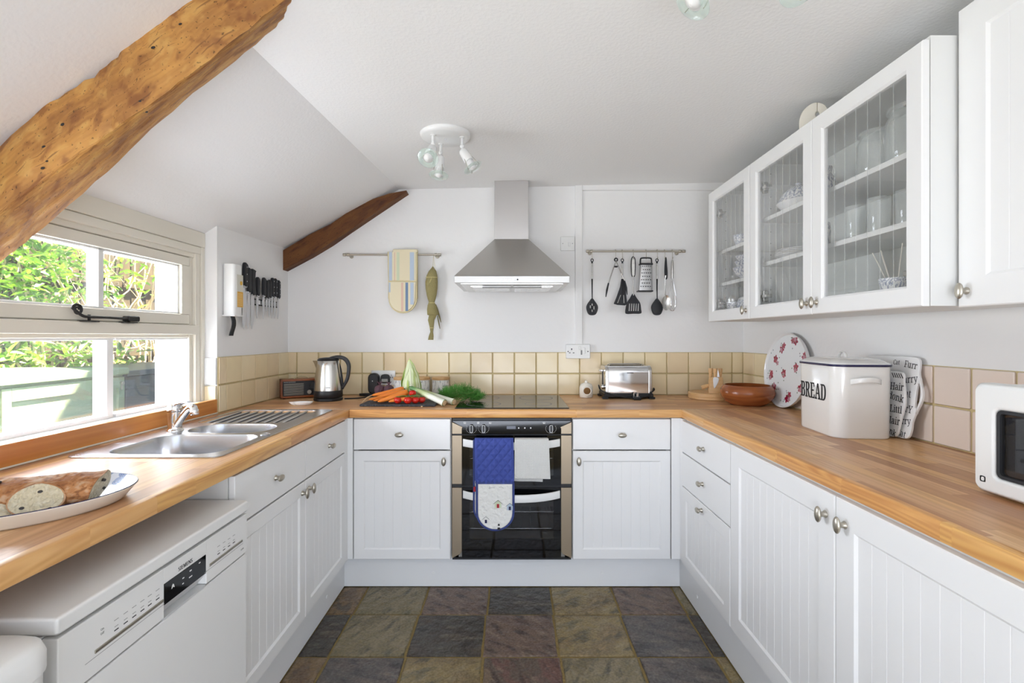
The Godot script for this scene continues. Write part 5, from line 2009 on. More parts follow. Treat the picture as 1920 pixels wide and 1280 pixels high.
func build_left_items() -> void:
	var yaw := rad_to_deg(atan2(0.47, 0.88))
	var o := thing("oval_platter", "oval blue and white enamel platter holding the sliced loaf", "platter", ry(yaw, Vector3(-1.052, WT + 0.0005, -1.025)))
	var pl := oval(0.218, 0.162, 48)
	var rings := []
	for q in [[0.0015, 0.80], [0.0, 0.88], [0.004, 0.90], [0.027, 0.985], [0.030, 1.0], [0.0315, 0.998], [0.0315, 0.985]]:
		rings.append(ring_at(pl, q[0], Vector2(q[1], q[1])))
	var g := G.new()
	g.loft(rings, true, false, 0.3)
	part(o, "dish", g, M.ceramic)
	rings = []
	for q in [[0.0315, 0.985], [0.028, 0.965], [0.012, 0.87], [0.009, 0.82], [0.0085, 0.2]]:
		rings.append(ring_at(pl, q[0], Vector2(q[1], q[1])))
	g = G.new()
	g.loft(rings, false, true, 0.2)
	for i in g.t.size():
		g.t[i] = Vector2(g.v[i].x, g.v[i].z) * 2.5
	part(o, "printed_inside", g, M.willow_plate)
	rings = []
	for q in [[0.0310, 1.001], [0.0325, 0.995], [0.0318, 0.984]]:
		rings.append(ring_at(pl, q[0], Vector2(q[1], q[1])))
	g = G.new()
	g.loft(rings, false, false, 0.0)
	part(o, "rim_line", g, M.navy)
	# the cut loaf
	var ly := rad_to_deg(atan2(0.36, 0.93))
	o = thing("bread_loaf", "long cut olive loaf with a floury crust on the oval platter", "bread", ry(ly, Vector3(-0.888, WT + 0.0105, -1.058)))
	var nz := noise(170, 1.0, 3)
	rings = []
	for i in 31:
		var f := i / 30.0
		var x := -0.345 * f
		var taper := 1.0 if f < 0.75 else sqrt(maxf(0.0, 1.0 - pow((f - 0.75) / 0.255, 2.0)))
		var ring := PackedVector3Array()
		for k in 28:
			var a := TAU * k / 28
			var wob := 1.0 + 0.07 * nz.get_noise_2d(x * 28.0, k * 0.6) + 0.03 * sin(x * 60.0 + cos(a) * 2.0)
			var y := sin(a) * 0.035 * taper * wob
			var z := cos(a) * 0.052 * taper * wob
			if y < 0:
				y *= 0.80
			if a > 0.9 and a < 1.7:
				y -= 0.004 * absf(sin(x * 34.0 + a)) * taper
			ring.append(Vector3(x + 0.010 * sin(a) * (1.0 - f), y + 0.028, z))
		rings.append(ring)
	g = G.new()
	g.us = Vector2(1.2, 1.4)
	g.loft(rings, false, true, 0.3)
	part(o, "crust", g, M.crust)
	g = G.new()
	var c := Vector3(0.0008, 0.028, 0)
	for k in 28:
		g.face([c, rings[0][k] + Vector3(0.0005, 0, 0), rings[0][(k + 1) % 28] + Vector3(0.0005, 0, 0)], Vector3(1, 0, 0))
	part(o, "cut_face", g, M.crumb)
	for q in [[0.0085, 0.047, 0.010], [0.0075, 0.044, 0.000], [0.001, 0.022, -0.018], [-0.10, 0.051, 0.036], [-0.065, 0.037, 0.046], [-0.16, 0.060, 0.012], [-0.20, 0.052, 0.030]]:
		g = G.new()
		g.ball(Vector3(q[0], q[1], q[2]), Vector3(0.0032, 0.0032, 0.0042), 8, 6)
		part(o, "olive", g, M.olive)
	for q in [[-0.935, 0.960, 0.042, "cut slice of olive bread leaning against the middle of the loaf", 25.0], [-0.992, 0.942, 0.043, "cut slice of olive bread lying nearest the camera on the platter", 38.0]]:
		o = thing("bread_slice", q[3], "bread", ry(30.0, Vector3(q[0], WT + 0.011, -q[1])) * rx(-q[4]), "slices of olive bread")
		var sl := PackedVector2Array()
		for k in 26:
			var a := TAU * k / 26
			sl.append(Vector2(cos(a) * q[2] * 1.06, 0.030 + sin(a) * q[2] * (0.86 if sin(a) > 0 else 0.66) * (1.0 + 0.03 * sin(a * 5.0))))
		g = G.new()
		g.ext(sl, -0.014, 0.0, 0.002)
		part(o, "crust", g, M.crust)
		g = G.new()
		var inner := PackedVector2Array()
		for p in sl:
			inner.append(Vector2(0, 0.03) + (p - Vector2(0, 0.03)) * 0.93)
		g.ext(inner, -0.001, 0.001, 0.0005)
		part(o, "crumb", g, M.crumb)
		for w in [[0.004, 0.048], [-0.02, 0.02], [0.022, 0.012]]:
			g = G.new()
			g.ball(Vector3(w[0], w[1], 0.0008), Vector3(0.0045, 0.003, 0.0012), 8, 6)
			part(o, "olive", g, M.olive)


# ---------------------------------------------------------------- back worktop, left of the hob

func build_back_left_items() -> void:
	# radio in the corner
	var o := thing("table_radio", "wooden table radio with a black slatted front in the left corner", "radio", ry(30, Vector3(-1.335, WT, -2.83)))
	var g := G.new()
	var w := 0.235
	var h := 0.113
	g.slab(Vector3(0, 0.004, -0.085), Vector3(w, 0.016, 0), 0.003)
	g.slab(Vector3(0, h - 0.012, -0.085), Vector3(w, h, 0), 0.003)
	g.slab(Vector3(0, 0.004, -0.085), Vector3(0.012, h, 0), 0.003)
	g.slab(Vector3(w - 0.012, 0.004, -0.085), Vector3(w, h, 0), 0.003)
	part(o, "case", g, M.radio_wood)
	part(o, "front_panel", bx(Vector3(0.011, 0.014, -0.08), Vector3(w - 0.011, h - 0.011, -0.006), 0.001), M.black)
	g = G.new()
	for k in 9:
		g.slab(Vector3(0.018, 0.022 + k * 0.0078, -0.007), Vector3(0.125, 0.0245 + k * 0.0078, -0.003), 0.0008)
	part(o, "speaker_slats", g, M.nickel)
	g = G.new()
	for k in 8:
		g.slab(Vector3(0.018 + k * 0.008, 0.0955, -0.006), Vector3(0.024 + k * 0.008, 0.0975, -0.005))
	part(o, "scale_marks", g, M.print_white)
	for q in [[0.155, 0.035, 0.012], [0.195, 0.035, 0.012], [0.178, 0.072, 0.020]]:
		g = G.new()
		g.cyl(Vector3(0, 0, 0), Vector3(0, 0, 0.010), q[2], 20, 0.002)
		part(o, "dial", g, M.nickel if q[2] < 0.015 else M.soft_black, mv(q[0], q[1], -0.006))
	g = G.new()
	g.tube(curve3([Vector3(0.075, h - 0.002, -0.04), Vector3(0.085, h + 0.010, -0.04), Vector3(0.115, h + 0.016, -0.04), Vector3(0.145, h + 0.010, -0.04), Vector3(0.155, h - 0.002, -0.04)], 5), 0.0028, 8)
	part(o, "carry_handle", g, M.cream_trim)
	for x in [0.02, w - 0.02]:
		for z in [-0.07, -0.015]:
			g = G.new()
			g.cyl(Vector3(x, 0, z), Vector3(x, 0.006, z), 0.007, 10)
			part(o, "foot", g, M.black)
	# kettle
	o = thing("electric_kettle", "brushed steel electric kettle with black handle and base", "kettle", ry(8, Vector3(-1.048, WT, -2.80)))
	g = G.new()
	g.lathe([Vector2(0, 0), Vector2(0.076, 0), Vector2(0.079, 0.003), Vector2(0.079, 0.014), Vector2(0.074, 0.019), Vector2(0.0, 0.019)], 36)
	part(o, "base", g, M.black)
	g = G.new()
	g.lathe([Vector2(0, 0.020), Vector2(0.076, 0.020), Vector2(0.078, 0.023), Vector2(0.078, 0.058), Vector2(0.0765, 0.060)], 36)
	part(o, "lower_band", g, M.black)
	g = G.new()
	g.us = Vector2(1, 1)
	g.lathe([Vector2(0.0775, 0.058), Vector2(0.0775, 0.062), Vector2(0.075, 0.10), Vector2(0.070, 0.15), Vector2(0.063, 0.20), Vector2(0.058, 0.226), Vector2(0.055, 0.229), Vector2(0.0, 0.229)], 40, 0.8)
	part(o, "body", g, M.brushed)
	var rings := []
	for q in [[0.226, 0.056, 0.026, 0.030], [0.21, 0.052, 0.022, 0.026], [0.18, 0.054, 0.010, 0.012], [0.16, 0.058, 0.004, 0.004]]:
		var ring := PackedVector3Array()
		for p in [Vector2(0, -q[2] * 0.9), Vector2(-0.5 * q[3], -q[2] * 0.6), Vector2(-q[3], 0), Vector2(-0.5 * q[3], q[2] * 0.6), Vector2(0, q[2] * 0.9), Vector2(0.02, 0)]:
			ring.append(Vector3(-q[1] + p.x, q[0], p.y))
		rings.append(ring)
	g = G.new()
	g.loft(rings, true, true, 0.5)
	part(o, "spout", g, M.brushed)
	g = G.new()
	g.lathe([Vector2(0.0, 0.226), Vector2(0.0585, 0.226), Vector2(0.060, 0.230), Vector2(0.050, 0.240), Vector2(0.02, 0.244), Vector2(0, 0.2445)], 32)
	part(o, "lid", g, M.black)
	rings = []
	var path := curve3([Vector3(0.012, 0.238, 0), Vector3(0.05, 0.246, 0), Vector3(0.090, 0.236, 0), Vector3(0.111, 0.205, 0), Vector3(0.112, 0.165, 0), Vector3(0.104, 0.12, 0), Vector3(0.087, 0.085, 0), Vector3(0.074, 0.064, 0)], 5)
	for i in path.size():
		var f := float(i) / (path.size() - 1)
		var d: Vector3 = (path[mini(i + 1, path.size() - 1)] - path[maxi(i - 1, 0)]).normalized()
		var nn := Vector3(-d.y, d.x, 0)
		var tw := lerpf(0.012, 0.006, absf(f - 0.35))
		var ring := PackedVector3Array()
		for p in rrect(0.030 - 0.012 * f, tw * 1.8, 0.005, 3):
			ring.append(path[i] + Vector3(0, 0, p.x) + nn * p.y)
		rings.append(ring)
	g = G.new()
	g.loft(rings)
	part(o, "handle", g, M.black)
	g = G.new()
	g.tube(curve3([Vector3(0.05, 0.222, 0), Vector3(0.062, 0.19, 0), Vector3(0.070, 0.15, 0), Vector3(0.0755, 0.10, 0), Vector3(0.078, 0.062, 0)], 4), 0.007, 8)
	part(o, "handle_spine", g, M.black)
	part(o, "badge", bx(Vector3(0.0, 0.076, 0.0745), Vector3(0.026, 0.080, 0.0762), 0.0005), M.switch_mark)
	g = G.new()
	g.tube(curve3([Vector3(-0.97, WT + 0.004, -2.84), Vector3(-0.90, WT + 0.004, -2.86), Vector3(-0.84, WT + 0.004, -2.96), Vector3(-0.82, WT + 0.006, -2.99), Vector3(-0.76, WT + 0.005, -3.0), Vector3(-0.72, WT + 0.03, -3.015), Vector3(-0.705, WT + 0.075, -3.012)], 6), 0.0038, 8)
	solo("power_cable", "black power cable trailing along the worktop behind the kettle", "cable", g, M.black)
	g = G.new()
	path = []
	for k in 40:
		var a := TAU * k / 16.0
		path.append(Vector3(-0.872 + cos(a) * (0.055 + 0.003 * sin(k * 1.3)), WT + 0.006 + 0.0022 * (k / 8), -2.985 + sin(a) * 0.026))
	g.tube(path, 0.0035, 8)
	solo("coiled_cable", "coil of black cable on the worktop by the tiles", "cable", g, M.black)
	# socket with plugs behind the vegetables
	o = thing("wall_socket", "white double wall socket with two black plugs behind the vegetables", "socket", mv(at(720, 708, DB).x, 1.018, -DB + 0.009))
	part(o, "face_plate", bx(Vector3(-0.074, -0.045, -0.002), Vector3(0.074, 0.045, 0.010), 0.003), M.plastic)
	for x in [-0.012, 0.058]:
		part(o, "rocker_switch", bx(Vector3(x - 0.006, 0.010, 0.009), Vector3(x + 0.006, 0.028, 0.013), 0.002), M.plastic)
	g = G.new()
	for q in [[0.046, 0.002], [0.058, 0.002], [0.052, 0.016]]:
		g.slab(Vector3(q[0] - 0.002, q[1] - 0.004, 0.009), Vector3(q[0] + 0.002, q[1] + 0.004, 0.0108))
	part(o, "socket_holes", g, M.print_black)
	g = G.new()
	g.ext(shift(rrect(0.066, 0.128, 0.031, 8), Vector2(-0.050, -0.033)), 0.010, 0.058, 0.010)
	var ad := part(o, "adapter", g, M.black)
	g = G.new()
	g.ball(Vector3(-0.053, -0.016, 0.058), Vector3(0.0035, 0.0035, 0.002), 10, 6)
	part(ad, "indicator_light", g, M.print_white)
	g = G.new()
	g.ext(shift(curve([Vector2(-0.022, -0.022), Vector2(0.022, -0.022), Vector2(0.026, 0.008), Vector2(0.016, 0.027), Vector2(-0.016, 0.027), Vector2(-0.026, 0.008)], 4), Vector2(0.017, -0.006)), 0.010, 0.042, 0.005)
	var pg := part(o, "plug", g, M.soft_black)
	part(pg, "plug_label", bx(Vector3(-0.002, -0.022, 0.041), Vector3(0.036, -0.004, 0.0428), 0.001), M.switch_mark)
	# three printed storage jars with wooden lids
	for q in [[754.0, 0.0, "grey printed storage jar with wooden lid half hidden left of the cabbage"], [789.0, 1.0, "grey printed storage jar with wooden lid just right of the cabbage"], [826.0, 2.0, "grey printed storage jar with wooden lid standing above the herbs"]]:
		o = thing("storage_jar", q[2], "jar", ry(q[1] * 50.0, Vector3(at(q[0], 0, 2.975).x, WT, -2.985)), "printed storage jars with wooden lids")
		g = G.new()
		g.lathe([Vector2(0, 0), Vector2(0.048, 0), Vector2(0.051, 0.003), Vector2(0.051, 0.098), Vector2(0.049, 0.101), Vector2(0, 0.101)], 32)
		part(o, "body", g, M.grey_print)
		g = G.new()
		g.lathe([Vector2(0, 0.101), Vector2(0.053, 0.101), Vector2(0.054, 0.103), Vector2(0.053, 0.116), Vector2(0.050, 0.118), Vector2(0, 0.118)], 32)
		part(o, "lid", g, M.light_wood)
	vegetables()


func vegetables() -> void:
	# slate board
	var g := G.new()
	var edge := PackedVector2Array()
	var r := RandomNumberGenerator.new()
	r.seed = 5
	for q in [[Vector2(-0.197, -0.105), Vector2(0.197, -0.105)], [Vector2(0.197, -0.105), Vector2(0.197, 0.105)], [Vector2(0.197, 0.105), Vector2(-0.197, 0.105)], [Vector2(-0.197, 0.105), Vector2(-0.197, -0.105)]]:
		for k in 14:
			edge.append(q[0].lerp(q[1], k / 14.0) + Vector2(r.randf_range(-1, 1), r.randf_range(-1, 1)) * 0.0018)
	g.xf = rx(-90)
	g.ext(edge, 0.0, 0.012, 0.003)
	solo("slate_board", "rough edged black slate board under the vegetables", "board", g, M.slate_board, ry(-1.5, Vector3(-0.592, WT, -2.645)))
	var yb := WT + 0.012
	# carrots: tip, head, radius, label
	var cs := [
		[at(697, 741, 2.66), at(757, 729.5, 2.72), 0.018, "longest carrot at the top of the pile with a thin trailing root"],
		[at(692, 749, 2.60), at(745, 744, 2.70), 0.014, "thin carrot lowest at the left of the pile"],
		[at(700, 751, 2.585), at(760, 741, 2.69), 0.013, "short carrot under the pile beside the leftmost one"],
		[at(697, 749, 2.62), at(756, 734, 2.69), 0.016, "middle carrot lying just under the longest one"],
		[at(708, 753, 2.57), at(764, 735, 2.64), 0.020, "thick carrot in front of the pile pointing at the tomatoes"],
		[at(728, 753, 2.565), at(775, 747, 2.60), 0.014, "small carrot tip peeping out beside the left tomato"]]
	for i in cs.size():
		var a: Vector3 = cs[i][0]
		var b: Vector3 = cs[i][1]
		var rad: float = cs[i][2]
		a.y = maxf(a.y, yb + rad * 0.35)
		b.y = maxf(b.y, yb + rad)
		var o := thing("carrot", cs[i][3], "carrot", Transform3D.IDENTITY, "carrots on the slate board")
		var path := []
		var rr := []
		for k in 15:
			var f := k / 14.0
			path.append(a.lerp(b, f) + Vector3(0, 0.004 * sin(f * PI) * (1 if i % 2 else -0.4), 0.003 * sin(f * 5 + i)))
			rr.append(rad * (0.22 + 0.78 * pow(f, 0.55)) * (1.0 + 0.03 * sin(f * 40.0 + i)) * (1.0 if k < 14 else 0.72) * (0.4 if k == 0 else 1.0))
		g = G.new()
		g.us = Vector2(1, 4)
		g.tube(path, rr, 14)
		part(o, "body", g, M.carrot)
		if i == 0:
			g = G.new()
			g.tube(curve3([a, at(688, 745, 2.62), at(684, 749, 2.60), at(678, 755, 2.57)], 5), [0.0028, 0.0026, 0.0025, 0.0024, 0.0023, 0.0022, 0.0021, 0.002, 0.0019, 0.0018, 0.0016, 0.0015, 0.0014, 0.0012, 0.0010, 0.0008], 6)
			part(o, "root", g, M.root)
		g = G.new()
		g.ball(b + (b - a).normalized() * 0.002, Vector3.ONE * rad * 0.35, 8, 6)
		part(o, "stalk_end", g, M.stem_green)
	# tomatoes on the vine
	var ts := [[746.0, 749.5, 2.575, 0.0195, "round red tomato at the left end of the row"], [765.0, 750.0, 2.565, 0.021, "largest red tomato second from the left in the row"], [779.0, 748.5, 2.58, 0.0195, "red tomato third from the left in the row"], [791.0, 748.0, 2.60, 0.0185, "red tomato at the right end of the row under the leek"], [773.5, 736.5, 2.60, 0.0185, "single red tomato resting on top of the row"]]
	for q in ts:
		var c := at(q[0], q[1], q[2])
		if q[1] > 740:
			c.y = yb + q[3] * 0.9
		var o := thing("tomato", q[4], "tomato", mv(c.x, c.y, c.z), "vine tomatoes on the slate board")
		g = G.new()
		var pr := []
		for k in 17:
			var a := -PI / 2 + PI * k / 16
			var dip := 0.16 * pow(maxf(0.0, sin(a)), 10.0)
			pr.append(Vector2(maxf(cos(a), 0.0) * q[3] * 1.05, (sin(a) * 0.92 - dip) * q[3]))
		g.lathe(pr, 24, -1.0)
		part(o, "fruit", g, M.tomato)
		g = G.new()
		for k in 5:
			var a: float = TAU * k / 5 + q[0]
			g.tube([Vector3(0, q[3] * 0.76, 0), Vector3(cos(a) * 0.006, q[3] * 0.90, sin(a) * 0.006), Vector3(cos(a) * 0.013, q[3] * 0.80, sin(a) * 0.013)], [0.0016, 0.0014, 0.0005], 5)
		g.tube([Vector3(0, q[3] * 0.75, 0), Vector3(0.001, q[3] * 1.05, 0.002)], 0.0014, 6)
		part(o, "calyx", g, M.stem_green)
	g = G.new()
	g.tube(curve3([at(745, 744, 2.57), at(757, 741.5, 2.575), at(768, 743, 2.575), at(780, 740, 2.58), at(789, 742, 2.59)], 5), 0.0022, 7)
	g.tube([at(769, 743, 2.575), at(773, 740, 2.58)], 0.0018, 6)
	solo("tomato_vine", "green stalk joining the red tomatoes", "stalk", g, M.stem_green)
	# beetroots
	for q in [[712.0, 723.0, 2.80, "beetroot behind the carrots on the left of the pair"], [729.0, 722.0, 2.80, "beetroot behind the carrots on the right of the pair"]]:
		var c := at(q[0], q[1], q[2])
		var o := thing("beetroot", q[3], "beetroot", mv(c.x, WT + 0.052, c.z), "beetroots behind the carrots")
		g = G.new()
		g.lathe([Vector2(0.0, -0.052), Vector2(0.004, -0.045), Vector2(0.016, -0.034), Vector2(0.027, -0.012), Vector2(0.030, 0.008), Vector2(0.026, 0.024), Vector2(0.014, 0.033), Vector2(0.006, 0.036), Vector2(0.0, 0.037)], 20, -1.0)
		part(o, "root_body", g, M.beet)
		g = G.new()
		for k in 4:
			g.tube([Vector3(0, 0.034, 0), Vector3(0.006 * cos(k * 1.7), 0.045, 0.006 * sin(k * 1.7)), Vector3(0.016 * cos(k * 1.7), 0.054, 0.012 * sin(k * 1.7))], [0.003, 0.0025, 0.0015], 6)
		part(o, "stalk_stubs", g, M.beet)
	# pointed cabbage: cut half-heart with wrapping leaves
	var o := thing("pointed_cabbage", "pale green pointed cabbage standing behind the tomatoes", "cabbage", Transform3D(Basis(Vector3(0, 0, 1), deg_to_rad(4)), Vector3(at(772, 0, 2.79).x, WT + 0.004, -2.80)))
	g = G.new()
	g.lathe([Vector2(0, 0), Vector2(0.03, 0.004), Vector2(0.048, 0.03), Vector2(0.047, 0.07), Vector2(0.036, 0.13), Vector2(0.022, 0.185), Vector2(0.010, 0.215), Vector2(0.0, 0.222)], 24, -1.0)
	part(o, "heart", g, M.cabbage[0])
	for k in 6:
		var a0 := k * TAU / 6 + 0.3
		var hh: float = [0.235, 0.215, 0.20, 0.225, 0.19, 0.21][k]
		var lf := func(u: float, v: float) -> Vector3:
			var w := sin(PI * clampf(0.12 + 0.84 * v, 0, 1)) * 0.9 * (1.0 - 0.35 * v)
			var a := a0 + (u - 0.5) * w * 2.1
			var ruffle := 0.004 * sin(v * 24.0 + k) * absf(u - 0.5) * 2.0 + 0.003 * sin(u * 26.0 + v * 9.0 + k)
			var rad := 0.034 + 0.022 * sin(PI * clampf(v * 0.9 + 0.15, 0, 1)) - 0.034 * v * v + ruffle * 0.5 + 0.006 * pow(absf(u - 0.5) * 2.0, 2.0)
			return Vector3(cos(a) * rad, v * hh, sin(a) * rad)
		g = G.new()
		g.sheet(14, 22, lf, Vector3(0, -0.0004, 0.0004), 1.0)
		var leaf := part(o, "leaf", g, M.cabbage[[1, 0, 2, 1, 2, 1][k]])
		g = G.new()
		var vein := []
		var vr := []
		for i in 9:
			var v := i / 9.0
			var p: Vector3 = lf.call(0.5, v)
			vein.append(p + Vector3(p.x, 0, p.z).normalized() * 0.0012)
			vr.append(0.0045 * (1.0 - v) + 0.0008)
		g.tube(vein, vr, 7)
		part(leaf, "rib", g, M.leek_white)
	# leeks
	for q in [[at(771, 727, 2.66), at(833, 752, 2.555), 0.0165, "leek with a dark green top lying in front across the board"], [at(782, 730, 2.74), at(851, 750, 2.60), 0.0155, "paler leek half hidden behind the front one with its cut root end showing"]]:
		o = thing("leek", q[3], "leek", Transform3D.IDENTITY, "leeks on the worktop")
		var a: Vector3 = q[0]
		var b: Vector3 = q[1]
		b.y = WT + q[2] + 0.001
		var path := []
		var rr := []
		for k in 13:
			var f := k / 12.0
			path.append(b.lerp(a, f))
			rr.append(q[2] * (1.12 if k == 0 else lerpf(1.02, 0.72, f)))
		g = G.new()
		g.tube(path, rr, 16)
		part(o, "shaft", g, M.leek)
		g = G.new()
		var d := (b - a).normalized()
		g.cyl(b, b + d * 0.003, q[2] * 0.9, 16)
		part(o, "root_end", g, M.root)
		g = G.new()
		var a2 := a - d * 0.012
		g.tube([a + d * 0.01, a, a2], [q[2] * 0.70, q[2] * 0.66, q[2] * 0.5], 12, 0.7)
		part(o, "green_top", g, M.leek_dark)
	# feathery herbs
	o = thing("herb_bunch", "feathery bunch of fresh green dill lying beside the hob", "herbs", mv(at(860, 0, 2.72).x, WT, -2.73))
	r.seed = 9
	g = G.new()
	for k in 9:
		var z := r.randf_range(-0.03, 0.03)
		g.tube(curve3([Vector3(-0.15, 0.012 + 0.01 * (k % 3), z * 0.5), Vector3(-0.06, 0.025, z), Vector3(0.02 + 0.01 * k, 0.03 + r.randf_range(0, 0.03), z * 1.6)], 4), 0.0018, 5)
	part(o, "stalks", g, M.stem_green)
	var frond := G.new()
	frond.tube([Vector3.ZERO, Vector3(0.003, 0.012, 0), Vector3(0.010, 0.024, 0)], [0.0007, 0.0006, 0.0003], 4)
	for k in 6:
		var s := 1.0 if k % 2 else -1.0
		var y := 0.005 + k * 0.0033
		frond.tube([Vector3(0.002 * k * 0.3, y, 0), Vector3(0.004 + 0.0015 * k, y + 0.006, s * 0.008)], [0.0006, 0.0003], 4)
	var mm := MultiMesh.new()
	mm.transform_format = MultiMesh.TRANSFORM_3D
	mm.mesh = frond.mesh()
	mm.instance_count = 520
	for i in 520:
		var f := r.randf()
		var x := lerpf(-0.10, 0.12, f)
		var hh := 0.055 * sin(PI * clampf(0.15 + f * 0.8, 0, 1)) + 0.012
		var p := Vector3(x, r.randf() * hh, r.randf_range(-0.05, 0.055) * (0.5 + 0.5 * sin(PI * f)))
		var b := Basis.from_euler(Vector3(r.randf_range(-1.2, 1.2), r.randf_range(-PI, PI), r.randf_range(-1.2, 0.9))).scaled(Vector3.ONE * r.randf_range(1.0, 1.7))
		mm.set_instance_transform(i, Transform3D(b, p + Vector3(0, 0.008, 0)))
	var mi := MultiMeshInstance3D.new()
	mi.name = "fronds"
	mi.multimesh = mm
	mi.material_override = M.herb
	mi.set_meta("kind", "stuff")
	o.add_child(mi)
	g = G.new()
	g.lathe([Vector2(0, 0), Vector2(0.004, 0), Vector2(0.0055, 0.003), Vector2(0.003, 0.006), Vector2(0, 0.0065)], 10)
	solo("garlic_clove", "tiny pale crumb on the worktop in front of the slate board", "crumb", g, M.root, mv(at(791, 762, 2.53).x, WT, -2.53))


# ---------------------------------------------------------------- back worktop, right of the hob

func build_back_right_items() -> void:
	# little ceramic pot with a round opening
	var o := thing("garlic_pot", "small cream ceramic pot with a round opening beside the toaster", "pot", mv(at(1099, 0, 2.93).x, WT, -2.93))
	var g := G.new()
	g.lathe([Vector2(0, 0), Vector2(0.034, 0), Vector2(0.039, 0.004), Vector2(0.0405, 0.03), Vector2(0.040, 0.06), Vector2(0.034, 0.078), Vector2(0.018, 0.086), Vector2(0.008, 0.089), Vector2(0.009, 0.096), Vector2(0.005, 0.101), Vector2(0, 0.102)], 32, 0.3)
	part(o, "body", g, M.ceramic)
	g = G.new()
	var circle := []
	for k in 25:
		circle.append(Vector3(cos(TAU * k / 24) * 0.023, 0.042 + sin(TAU * k / 24) * 0.024, 0.0405 - absf(cos(TAU * k / 24)) * 0.006))
	g.tube(circle, 0.0045, 8)
	part(o, "opening_rim", g, M.ceramic)
	g = G.new()
	g.ball(Vector3(0, 0.042, 0.0375), Vector3(0.021, 0.022, 0.005), 20, 8)
	part(o, "opening", g, mat(Color("7d5a30"), 0.8))
	# toaster
	o = thing("toaster", "polished chrome two slice toaster with black base and coiled flex", "toaster", mv(at(1173, 0, 2.93).x, WT, -2.935))
	var w := 0.135
	var prof := PackedVector2Array([Vector2(0.083, 0.028), Vector2(0.083, 0.13)])
	for k in 9:
		var a := k / 8.0 * PI / 2
		prof.append(Vector2(0.048 + cos(a) * 0.035, 0.155 + sin(a) * 0.035))
	for k in 9:
		var a := PI / 2 + k / 8.0 * PI / 2
		prof.append(Vector2(-0.048 + cos(a) * 0.035, 0.155 + sin(a) * 0.035))
	prof.append(Vector2(-0.083, 0.028))
	g = G.new()
	g.xf = Transform3D(Basis(Vector3(0, 0, -1), Vector3(0, 1, 0), Vector3(1, 0, 0)), Vector3.ZERO)
	g.ext(prof, -w + 0.018, w - 0.018, 0.002)
	part(o, "shell", g, M.chrome)
	for s in [-1.0, 1.0]:
		g = G.new()
		g.xf = Transform3D(Basis(Vector3(0, 0, -1), Vector3(0, 1, 0), Vector3(1, 0, 0)), Vector3.ZERO)
		var p2 := PackedVector2Array()
		for p in prof:
			p2.append(Vector2(p.x * 1.03, 0.026 + (p.y - 0.026) * 1.015))
		g.ext(p2, s * (w - 0.010) - 0.011, s * (w - 0.010) + 0.011, 0.005)
		part(o, "end_cheek", g, M.brushed)
	g = G.new()
	g.slab(Vector3(-w - 0.008, 0.008, -0.09), Vector3(w + 0.008, 0.034, 0.09), 0.006)
	for x in [-w, w]:
		for z in [-0.075, 0.075]:
			g.slab(Vector3(x - 0.018, 0, z - 0.016), Vector3(x + 0.018, 0.012, z + 0.016), 0.003)
	part(o, "base", g, M.black)
	for z in [-0.028, 0.022]:
		part(o, "bread_slot", bx(Vector3(-0.10, 0.186, z - 0.012), Vector3(0.10, 0.1915, z + 0.012), 0.001), M.black)
	g = G.new()
	for z in [-0.03, 0.024]:
		g.tube([Vector3(-0.105, 0.191, z), Vector3(-0.09, 0.199, z), Vector3(0.09, 0.199, z), Vector3(0.105, 0.191, z)], 0.0018, 6)
	part(o, "warming_rack", g, M.chrome)
	part(o, "lever_slot", bx(Vector3(-w - 0.004, 0.06, -0.012), Vector3(-w + 0.006, 0.16, 0.012), 0.002), M.black)
	g = G.new()
	g.slab(Vector3(-w - 0.024, 0.155, -0.018), Vector3(-w - 0.002, 0.166, 0.018), 0.003)
	part(o, "lever", g, M.chrome)
	g = G.new()
	g.cyl(Vector3(-w - 0.001, 0.068, 0.045), Vector3(-w - 0.018, 0.068, 0.045), 0.014, 18, 0.002)
	part(o, "browning_dial", g, M.chrome)
	part(o, "badge", bx(Vector3(-0.01, 0.150, 0.0825), Vector3(0.028, 0.1535, 0.0838)), M.print_black)
	# its flex wrapped round the base, plug hanging in front
	var c: Vector3 = o.position
	o = thing("toaster_flex", "black flex and three pin plug wrapped in front of the chrome toaster", "cable", mv(c.x, WT, c.z))
	g = G.new()
	g.tube(curve3([Vector3(-w - 0.012, 0.05, -0.02), Vector3(-w - 0.030, 0.075, 0.03), Vector3(-w - 0.025, 0.05, 0.075), Vector3(-w + 0.03, 0.030, 0.105), Vector3(-0.04, 0.016, 0.112), Vector3(0.01, 0.009, 0.115), Vector3(0.035, 0.010, 0.118)], 7), 0.0036, 8)
	g.tube(curve3([Vector3(w + 0.010, 0.03, 0.03), Vector3(w + 0.020, 0.05, 0.06), Vector3(w + 0.010, 0.062, 0.08), Vector3(w, 0.045, 0.092), Vector3(w - 0.03, 0.02, 0.100), Vector3(0.06, 0.012, 0.112)], 6), 0.0036, 8)
	part(o, "flex", g, M.black)
	g = G.new()
	g.slab(Vector3(0.012, 0.0, 0.100), Vector3(0.060, 0.018, 0.146), 0.006)
	part(o, "plug", g, M.black)
	for q in [[0.024, 0.106], [0.048, 0.106], [0.036, 0.132]]:
		part(o, "pin", bx(Vector3(q[0] - 0.003, 0.016, q[1] - 0.002), Vector3(q[0] + 0.003, 0.036, q[1] + 0.002), 0.0006), M.brushed)
	# round cheese board with its knife block
	g = G.new()
	g.lathe([Vector2(0, 0), Vector2(0.128, 0), Vector2(0.132, 0.003), Vector2(0.132, 0.015), Vector2(0.130, 0.017), Vector2(0.132, 0.019), Vector2(0.132, 0.034), Vector2(0.129, 0.037), Vector2(0, 0.037)], 48)
